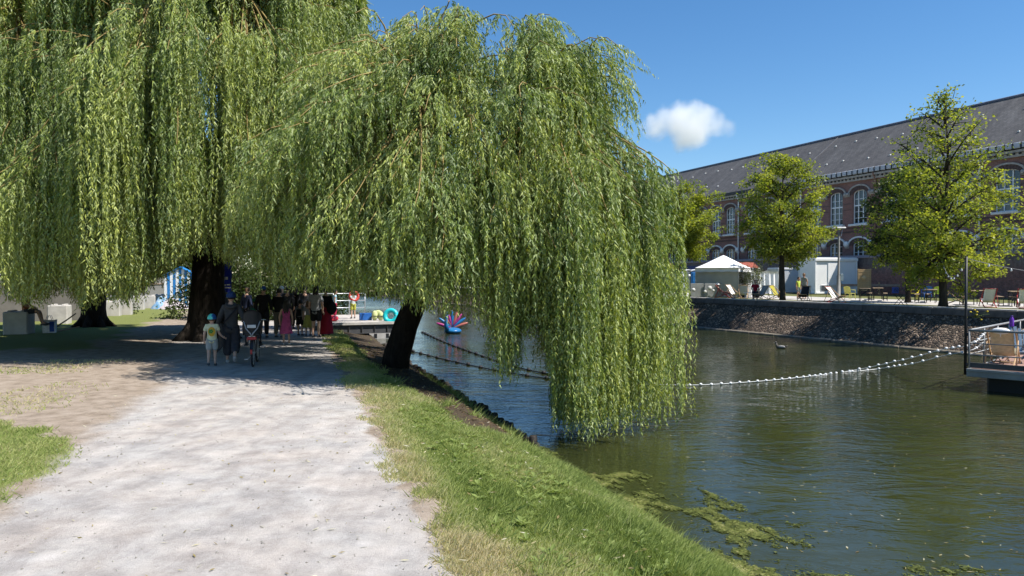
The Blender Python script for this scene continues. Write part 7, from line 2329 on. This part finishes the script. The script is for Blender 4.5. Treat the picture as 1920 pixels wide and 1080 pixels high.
CHP = dict(WALK, elR=(0.24, 0.02, 1.14), wrR=(0.36, 0.08, 1.00), haR=(0.42, 0.10, 0.97), knL=(-0.1, 0.02, 0.5), anL=(-0.1, -0.16, 0.16), toL=(-0.1, -0.08, 0.05), knR=(0.1, 0.08, 0.5), anR=(0.1, 0.05, 0.1), toR=(0.11, 0.21, 0.04))
kid = person('small child in a yellow shirt and mint helmet holding the walking adult by the hand', CH, PATH_RZ, 1.20, CHP, cloth((0.80, 0.76, 0.48), 'pale yellow shirt'), 0.72, cloth((0.42, 0.43, 0.40), 'grey shorts'), 0.46, hair='brown', child=True, hat=('helmet', (0, 0, 0), helmet_material()), seed=33, girth=1.12, shirt_long=0.05, wide_leg=1.05)
mb = MB()
def patch(u, v):
    a_ = 2 * PI * u
    x, z = math.cos(a_) * 0.085 * v, 0.85 + math.sin(a_) * 0.115 * v
    return Vector((x + 0.01, -0.108 - 0.012 + 0.9 * x * x, z))
mb.sheet(patch, 20, 4, 0.0); mb.build('shirt_print', cloth((0.68, 0.40, 0.05), 'orange print'), kid)
mb = MB()
for i in range(5):
    a_ = i * 1.256
    mb.ball((-0.005 + 0.03 * math.cos(a_), -0.125, 0.86 + 0.03 * math.sin(a_)), (0.022, 0.004, 0.022), 8, 5)
mb.build('green_print', cloth((0.04, 0.30, 0.08), 'green print'), kid)

# ------------------------------------------------------------------ the crowd in the shade
black, dgrey, khaki = cloth((0.018, 0.018, 0.02), 'black cloth'), cloth((0.06, 0.06, 0.065), 'dark grey cloth'), cloth((0.16, 0.14, 0.11), 'khaki cloth')
ARMS = dict(STAND, elL=(-0.25, 0.06, 1.15), wrL=(-0.10, 0.24, 1.12), haL=(-0.03, 0.28, 1.13), elR=(0.25, 0.06, 1.15), wrR=(0.10, 0.24, 1.10), haR=(0.03, 0.29, 1.10))
person('tall person in black with a blue cap at the left of the crowd', GP(494, 634), 0.2, 1.80, STAND, black, 1.8, black, 1.0, hat=('cap', (0.04, 0.13, 0.45)), seed=41, girth=1.1, jitter=.03)
person('person in a black top and khaki trousers behind the girl in pink', GP(523, 633), -0.1, 1.72, ARMS, black, 1.6, khaki, 1.0, hair='dark', seed=42, girth=1.12)
girl = person('girl in a pink dress with long dark hair in front of the crowd', GP(537, 647), 0.15, 1.38, STAND, None, dress=cloth((0.55, 0.10, 0.25), 'pink dress'), hem=0.46, hair='dark', hair_len=0.36, child=True, seed=43, shoes=M_SHOE_PALE, jitter=0.03)
boy = person('child in a grey shirt and black shorts in the middle of the crowd', GP(563, 629), -0.2, 1.28, STAND, cloth((0.20, 0.20, 0.20)), 0.6, black, 0.5, hair='dark', child=True, seed=44, jitter=.04)
mb = MB(); mb.cbox((0, -0.115, 0.86), (0.16, 0.09, 0.24), 0.03); mb.build('backpack', black, boy)
person('child in a pale top and yellow skirt beside the adult in the grey shirt', GP(578, 629.5), 0.1, 1.26, STAND, cloth((0.34, 0.34, 0.33)), 0.6, None, skirt=cloth((0.48, 0.46, 0.12), 'yellow skirt'), hem=0.42, hair='brown', hair_len=0.18, child=True, seed=45, jitter=.03)
person('adult in a loose grey shirt and black shorts at the right of the crowd', GP(592.5, 632.5), -0.15, 1.80, STAND, cloth((0.36, 0.36, 0.37), 'grey tee'), 0.75, black, 0.46, hair='dark', hair_len=0.16, seed=46, girth=1.12, shirt_long=0.06, jitter=.02)
wm_ = person('person in a dark top and long red skirt at the right end of the crowd', GP(611, 630.5), 0.3, 1.74, STAND, black, 1.5, None, skirt=cloth((0.34, 0.02, 0.04), 'dark red skirt'), hem=0.10, hair='dark', seed=47, girth=1.05)
mb = MB(); mb.ball((0.2, -0.13, 1.05), (0.19, 0.13, 0.24), 12, 9); mb.build('backpack', black, wm_)
person('person in a dark jacket in the second row of the crowd, left', GP(540, 618), 0.0, 1.74, STAND, dgrey, 1.8, black, 1.0, hair='dark', seed=48, jitter=.03)
person('person in a white cap beyond the front row of the crowd', GP(529, 613), PI, 1.72, STAND, cloth((0.10, 0.10, 0.16)), 0.7, dgrey, 1.0, hat=('cap', (0.85, 0.85, 0.82)), seed=49)
person('person with dark hair in the second row of the crowd, middle', GP(554, 617), -0.3, 1.70, ARMS, black, 1.5, black, 1.0, hair='dark', hair_len=0.2, seed=50)
person('person in dark grey in the second row of the crowd, right', GP(572, 618), 0.2, 1.76, STAND, dgrey, 1.7, khaki, 1.0, hair='dark', seed=51, jitter=.03)
person('person in a grey coat between the willow trunk and the bicycle', GP(420, 630), 0.4, 1.66, STAND, cloth((0.13, 0.13, 0.135)), 1.8, black, 1.0, hair='dark', hair_len=0.15, seed=52)
person('person in dark blue beyond the bicycle', GP(463, 622), -0.4, 1.72, STAND, cloth((0.04, 0.05, 0.10)), 1.6, black, 1.0, hair='brown', seed=53)
person('child in a green cap beside the tall person in black', GP(478, 628), 0.1, 1.30, STAND, cloth((0.12, 0.15, 0.14)), 0.6, dgrey, 0.5, hat=('cap', (0.04, 0.22, 0.08)), child=True, seed=54)
# ================================================================== turf, fallen leaves, algae, cloud
def grass_material(name, cols):
    m, nt, out = new_mat(name)
    at = nt.nodes.new('ShaderNodeAttribute'); at.attribute_name = 'tone'
    c = ramp(nt, at.outputs['Fac'], cols).outputs[0]
    p = N(nt, 'ShaderNodeBsdfPrincipled', Roughness=0.6); p.inputs['Specular IOR Level'].default_value = 0.25
    L(nt, c, p.inputs['Base Color'])
    t = nt.nodes.new('ShaderNodeBsdfTranslucent'); L(nt, mixc(nt, 1.0, c, (1.2, 1.25, 0.7), 'MULTIPLY'), t.inputs['Color'])
    mx = nt.nodes.new('ShaderNodeMixShader'); mx.inputs[0].default_value = 0.35
    L(nt, p.outputs[0], mx.inputs[1]); L(nt, t.outputs[0], mx.inputs[2]); L(nt, mx.outputs[0], out.inputs['Surface'])
    return m
M_GRASS = grass_material('grass blade', [(0.0, (0.13, 0.18, 0.045)), (0.35, (0.24, 0.30, 0.08)), (0.65, (0.36, 0.40, 0.14)), (0.85, (0.48, 0.46, 0.22)), (1.0, (0.56, 0.48, 0.30))])
def blades(name, label, s, t, hgt, tone, rng, wid=0.006):
    x, y = st2xy(s, t)
    z = land_z(s, t)
    n = len(s)
    base = np.stack([x, y, z - 0.005], -1)
    az = rng.random(n) * 2 * np.pi
    lean = rng.uniform(0.15, 0.95, n)
    d = np.stack([np.cos(az) * lean, np.sin(az) * lean, np.ones(n)], -1); d = unit(d)
    side = unit(np.cross(d, np.stack([np.cos(az + 1.2), np.sin(az + 1.2), np.zeros(n)], -1)))
    dist = np.sqrt(x * x + y * y)
    w = wid * (0.7 + 0.6 * rng.random(n)) * np.maximum(1.0, dist / 9.0)
    h = hgt
    mid = base + d * (h * 0.55)[:, None]
    tip = base + d * h[:, None] + np.stack([np.cos(az), np.sin(az), np.zeros(n) - .25], -1) * (h * lean * 0.45)[:, None]
    v = np.empty((n, 3, 3), np.float32)
    v[:, 0] = base - side * w[:, None]; v[:, 1] = base + side * w[:, None]; v[:, 2] = tip
    o = link(name, np_mesh(name, v.reshape(-1, 3), np.arange(n * 3).reshape(n, 3), M_GRASS, False, {'tone': ('FACE', 'FLOAT', tone)}))
    tag(o, label, 'grass', kind='stuff')
    return o
rng = np.random.default_rng(101)
def scatter(n, s0, s1, t0, t1, want):
    """more blades near the camera"""
    u = rng.random(n)
    s = s0 * (s1 / s0) ** u
    t = rng.uniform(t0, t1, n)
    p, g, b = zones(s, t)
    k = rng.random(n) < want(p, g, b)
    return s[k], t[k], g[k]
s, t, g = scatter(520000, 3.2, 34.0, 0.7, 5.0, lambda p, g, b: np.clip(g * 1.15 - 0.08, 0, 1))
k = t < t_water(s) + 0.02
s, t, g = s[k], t[k], g[k]
clump = fbm(s * 1.6, t * 1.6, 55)
dry = fbm(s * 0.7, t * 1.1, 66)
h = (0.035 + 0.075 * np.clip((clump - 0.35) * 2.2, 0, 1) + 0.05 * sstep(2.6, 3.6, t)) * rng.uniform(0.55, 1.25, len(s))
h = h * np.maximum(1, np.minimum(1.5, s / 14))
tone = np.clip(0.50 + 1.2 * (dry - 0.5) + rng.normal(0, 0.15, len(s)) + 0.38 * sstep(2.0, 1.2, t) - 0.10 * sstep(2.6, 3.4, t), 0, 1)
blades('verge_grass', 'bright green grass on the bank between the path and the canal', s, t, h, tone, rng)
s, t, g = scatter(260000, 4.0, 22.0, -12.0, -2.2, lambda p, g, b: np.clip(g * 1.1 - 0.05, 0, 1) * 0.8)
h = (0.03 + 0.06 * fbm(s * 1.5, t * 1.5, 44)) * rng.uniform(0.6, 1.3, len(s))
tone = np.clip(0.36 + 1.0 * (fbm(s * 1.1, t * 1.1, 43) - 0.5) + rng.normal(0, 0.15, len(s)) + 0.55 * (s > 12.5), 0, 1)
blades('lawn_grass', 'patchy grass on the left of the path, dry towards the trees', s, t, h, tone, rng)
# taller tufts and broad leaved weeds, mostly at the water's edge
n = 5200
s = 4.0 * (22 / 4.0) ** rng.random(n); cen = rng.integers(0, 150, n)
cs_ = 4.0 * (22 / 4.0) ** rng.random(150); ct_ = np.where(rng.random(150) < 0.7, t_water(cs_) - rng.uniform(0.05, 0.9, 150), rng.uniform(1.6, 3.4, 150))
s = cs_[cen] + rng.normal(0, 0.07, n); t = ct_[cen] + rng.normal(0, 0.07, n)
k = t < t_water(s) + 0.05
s, t, cen = s[k], t[k], cen[k]
blades('bank_tufts', 'taller grass tufts along the water edge of the near bank', s, t, rng.uniform(0.09, 0.24, len(s)), np.clip(0.30 + 0.35 * rng.random(150)[cen] + rng.normal(0, .1, len(s)), 0, 1), rng, 0.0065)
nr = 420
rs = 4.2 * (18 / 4.2) ** rng.random(nr); rt = rng.uniform(1.7, 4.4, nr)
rp, rg_, rb_ = zones(rs, rt)
kk_ = (rg_ > 0.5) & (rt < t_water(rs))
rs, rt = rs[kk_], rt[kk_]
rx_, ry_ = st2xy(rs, rt); rz_ = land_z(rs, rt)
nl = 7
az = np.repeat(rng.random(len(rs)) * 6.28, nl) + np.tile(np.arange(nl) * 6.283 / nl, len(rs)) + rng.normal(0, .25, len(rs) * nl)
base_ = np.repeat(np.stack([rx_, ry_, rz_ + 0.02], -1), nl, 0)
d = unit(np.stack([np.cos(az), np.sin(az), rng.uniform(.25, .8, len(az))], -1)); w = np.stack([-np.sin(az), np.cos(az), np.zeros(len(az))], -1)
ln = rng.uniform(.05, .12, len(az)); v = np.empty((len(az), 4, 3), np.float32)
v[:, 0] = base_; v[:, 1] = base_ + d * (ln * .6)[:, None] + w * (ln * .2)[:, None]; v[:, 2] = base_ + d * ln[:, None] - np.array([0, 0, .012]); v[:, 3] = base_ + d * (ln * .6)[:, None] - w * (ln * .2)[:, None]
o = link('bank_weeds', np_mesh('bank_weeds', v.reshape(-1, 3), np.arange(len(az) * 4).reshape(-1, 4), M_GRASS, False, {'tone': ('FACE', 'FLOAT', np.clip(rng.normal(.22, .12, len(az)), 0, 1))}))
tag(o, 'broad leaved weeds among the grass of the near bank', 'weeds', kind='stuff')
# loose stones on the gravel
n = 1500
s = 3.6 * (16 / 3.6) ** rng.random(n); t = np.where(rng.random(n) < 0.55, rng.uniform(-3.0, 1.3, n), np.where(rng.random(n) < .5, 1.15 + rng.normal(0, .18, n), -2.55 + rng.normal(0, .3, n)))
x, y = st2xy(s, t); c = np.stack([x, y, land_z(s, t) + 0.002], -1)
r = rng.uniform(0.004, 0.012, n) * rng.choice([1, 1, 1.6], n)
oct_ = np.array([[1, 0, 0], [0, 1, 0], [-1, 0, 0], [0, -1, 0], [0, 0, .7], [0, 0, -.7]], np.float32)
v = c[:, None, :] + oct_[None] * (r[:, None, None] * rng.uniform(.6, 1.3, (n, 6, 1)))
fi = np.array([[0, 1, 4], [1, 2, 4], [2, 3, 4], [3, 0, 4], [1, 0, 5], [2, 1, 5], [3, 2, 5], [0, 3, 5]])
f = (np.arange(n)[:, None, None] * 6 + fi[None]).reshape(-1, 3)
M_PEBBLE = grass_material('loose stone', [(0.0, (0.30, 0.28, 0.262)), (0.5, (0.36, 0.335, 0.315)), (1.0, (0.52, 0.49, 0.46))])
o = link('loose_gravel', np_mesh('loose_gravel', v.reshape(-1, 3), f, M_PEBBLE, False, {'tone': ('FACE', 'FLOAT', np.repeat(rng.random(n), 8))}))
tag(o, 'loose small stones on the gravel path', 'gravel', kind='stuff')
# fallen willow leaves
def litter(name, label, s, t, zoff, size, m, z=None):
    x, y = st2xy(s, t)
    n = len(s)
    zz = (land_z(s, t) if z is None else np.full(n, z)) + zoff
    az = rng.random(n) * 6.283
    d = np.stack([np.cos(az), np.sin(az), rng.normal(0, .18, n) if z is None else np.zeros(n)], -1); d = unit(d)
    w = unit(np.cross(d, np.array([0, 0, 1.0]) + (rng.normal(0, .3, (n, 3)) if z is None else 0)))
    c = np.stack([x, y, zz], -1)
    ln = size * rng.uniform(.6, 1.4, n); wd = ln * rng.uniform(.16, .3, n)
    v = np.empty((n, 4, 3), np.float32)
    v[:, 0] = c - d * (ln / 2)[:, None]; v[:, 1] = c - w * (wd / 2)[:, None]; v[:, 2] = c + d * (ln / 2)[:, None]; v[:, 3] = c + w * (wd / 2)[:, None]
    o = link(name, np_mesh(name, v.reshape(-1, 3), np.arange(n * 4).reshape(n, 4), m, False, {'tone': ('FACE', 'FLOAT', rng.random(n))}))
    return tag(o, label, 'leaves', kind='stuff')
M_LITTER = grass_material('fallen leaf', [(0.0, (0.16, 0.12, 0.06)), (0.4, (0.36, 0.29, 0.12)), (0.7, (0.52, 0.47, 0.30)), (1.0, (0.62, 0.58, 0.46))])
u = rng.random(420)
s = 4.0 * (24 / 4.0) ** u; t = rng.uniform(-3.2, 1.3, 420)
litter('fallen_leaves', 'dry willow leaves scattered on the gravel path', s, t, 0.012, 0.062, M_LITTER)
s = rng.uniform(5, 20, 700); t = rng.uniform(1.0, 4.2, 700)
litter('fallen_leaves', 'dry willow leaves caught in the grass of the bank', s, t, 0.05, 0.07, M_LITTER)
s = rng.uniform(10.8, 26, 3800); t = rng.uniform(2.0, 4.3, 3800); zb_ = zones(s, t)[2]; s, t = s[zb_ > .5], t[zb_ > .5]
litter('fallen_leaves', 'brown leaf litter on the shaded bank under the leaning willow', s, t, 0.012, 0.09, grass_material('brown litter', [(0.0, (0.05, 0.035, 0.022)), (0.6, (0.14, 0.09, 0.05)), (1.0, (0.24, 0.16, 0.09))]))
# leaves afloat
n = 190
px = rng.uniform(1090, 1915, n); py = 690 + 390 * rng.random(n) ** 0.8
pts = np.array([G(a_, b_, WATER_Z)[:2] for a_, b_ in zip(px, py)])
s, t = xy2st(pts[:, 0], pts[:, 1])
k = t > t_water(s) + 0.15
litter('floating_leaves', 'pale willow leaves floating on the canal', s[k], t[k], 0.008, 0.075, M_LITTER, z=WATER_Z)
# algae mat along the bank
M_ALGAE = grass_material('algae', [(0.0, (0.05, 0.065, 0.016)), (0.5, (0.16, 0.185, 0.045)), (0.85, (0.30, 0.31, 0.09)), (1.0, (0.44, 0.41, 0.19))])
N_A = 170000
s = rng.uniform(4.0, 14.5, N_A); tt = rng.random(N_A)
dmax = np.interp(s, [4, 6, 7.5, 9, 10.5, 11.6, 12.6, 14.5], [3.4, 3.2, 2.6, 1.9, 1.7, 1.6, 0.55, 0.3])
t = t_water(s) - 0.1 + tt * dmax
cov = 0.62 * fbm(s * 1.2, t * 1.6, 201, 4) + 0.38 * fbm(s * 5.0, t * 9.0, 207, 4) + 0.15 * np.exp(-((t - t_water(s)) / 0.35) ** 2) - 0.10 * tt
k = rng.random(N_A) < np.clip((cov - 0.45) / 0.12, 0, 1) ** 2.0
s, t, cv = s[k], t[k], cov[k]
x, y = st2xy(s, t)
n = len(s)
az = rng.random(n) * 6.283
d = np.stack([np.cos(az), np.sin(az), rng.normal(0, .10, n)], -1)
w = np.stack([-np.sin(az), np.cos(az), rng.normal(0, .12, n)], -1)
c = np.stack([x, y, np.full(n, WATER_Z + 0.004) + rng.uniform(0, 0.014, n)], -1)
ln = rng.uniform(.012, .045, n); wd = ln * rng.uniform(.2, .6, n)
v = np.empty((n, 3, 3), np.float32)
v[:, 0] = c + d * ln[:, None]; v[:, 1] = c - d * (ln * .4)[:, None] + w * wd[:, None]; v[:, 2] = c - d * (ln * .4)[:, None] - w * wd[:, None]
o = link('algae_mat', np_mesh('algae_mat', v.reshape(-1, 3), np.arange(n * 3).reshape(n, 3), M_ALGAE, False, {'tone': ('FACE', 'FLOAT', np.clip(0.3 + 3.0 * (cv - 0.53) + rng.normal(0, .2, n), 0, 1))}))
tag(o, 'yellow green algae floating along the near bank', 'algae', kind='stuff')

# a single small cloud: vapour that thins out towards its rim inside a closed body of air
def cloud():
    c = D(1288, 240, 1500.0)
    lumps = [(-62, 2, 30), (-40, 16, 30), (-14, 14, 40), (16, 26, 32), (34, 18, 34), (56, 6, 28), (8, -4, 44), (-6, -20, 32), (82, 2, 18), (-84, 2, 14), (14, 38, 16), (36, 32, 18), (-40, 28, 14)]
    mb = MB()
    mb.ball((0, 0, 0), (128, 60, 72), 32, 20)
    mt_, nt, out = new_mat('cloud vapour')
    pv = nt.nodes.new('ShaderNodeVolumePrincipled')
    pv.inputs['Color'].default_value = (1.0, 1.0, 1.0, 1)
    pv.inputs['Anisotropy'].default_value = 0.1
    v = coords(nt)
    wob = nt.nodes.new('ShaderNodeTexNoise'); wob.inputs['Scale'].default_value = 0.04; wob.inputs['Detail'].default_value = 6; wob.inputs['Roughness'].default_value = 0.6
    L(nt, v, wob.inputs['Vector'])
    sc_ = nt.nodes.new('ShaderNodeVectorMath'); sc_.operation = 'MULTIPLY_ADD'
    L(nt, wob.outputs['Color'], sc_.inputs[0]); sc_.inputs[1].default_value = (34, 34, 34)
    ad_ = nt.nodes.new('ShaderNodeVectorMath'); ad_.operation = 'SUBTRACT'; L(nt, v, ad_.inputs[0]); ad_.inputs[1].default_value = (17, 17, 17)
    L(nt, ad_.outputs[0], sc_.inputs[2])
    tot = None
    for lx, lz, lr in lumps:
        ds = nt.nodes.new('ShaderNodeVectorMath'); ds.operation = 'DISTANCE'
        L(nt, sc_.outputs[0], ds.inputs[0]); ds.inputs[1].default_value = (lx, 0, lz)
        f = math_n(nt, 'SUBTRACT', 1.0, math_n(nt, 'DIVIDE', ds.outputs['Value'], float(lr)))
        f = math_n(nt, 'MULTIPLY', f, lr / 30.0)
        tot = f if tot is None else math_n(nt, 'MAXIMUM', tot, f)
    mr = nt.nodes.new('ShaderNodeMapRange'); mr.interpolation_type = 'SMOOTHSTEP'
    mr.inputs['From Min'].default_value = -0.06; mr.inputs['From Max'].default_value = 0.62; mr.inputs['To Min'].default_value = 0.0; mr.inputs['To Max'].default_value = 0.036
    L(nt, tot, mr.inputs['Value'])
    L(nt, mr.outputs[0], pv.inputs['Density'])
    L(nt, pv.outputs[0], out.inputs['Volume'])
    o = mb.build('cloud', mt_, None, c)
    o['kind'] = 'structure'
    return o
cloud()
cy.volume_bounces = 8
cy.volume_step_rate = 4.0
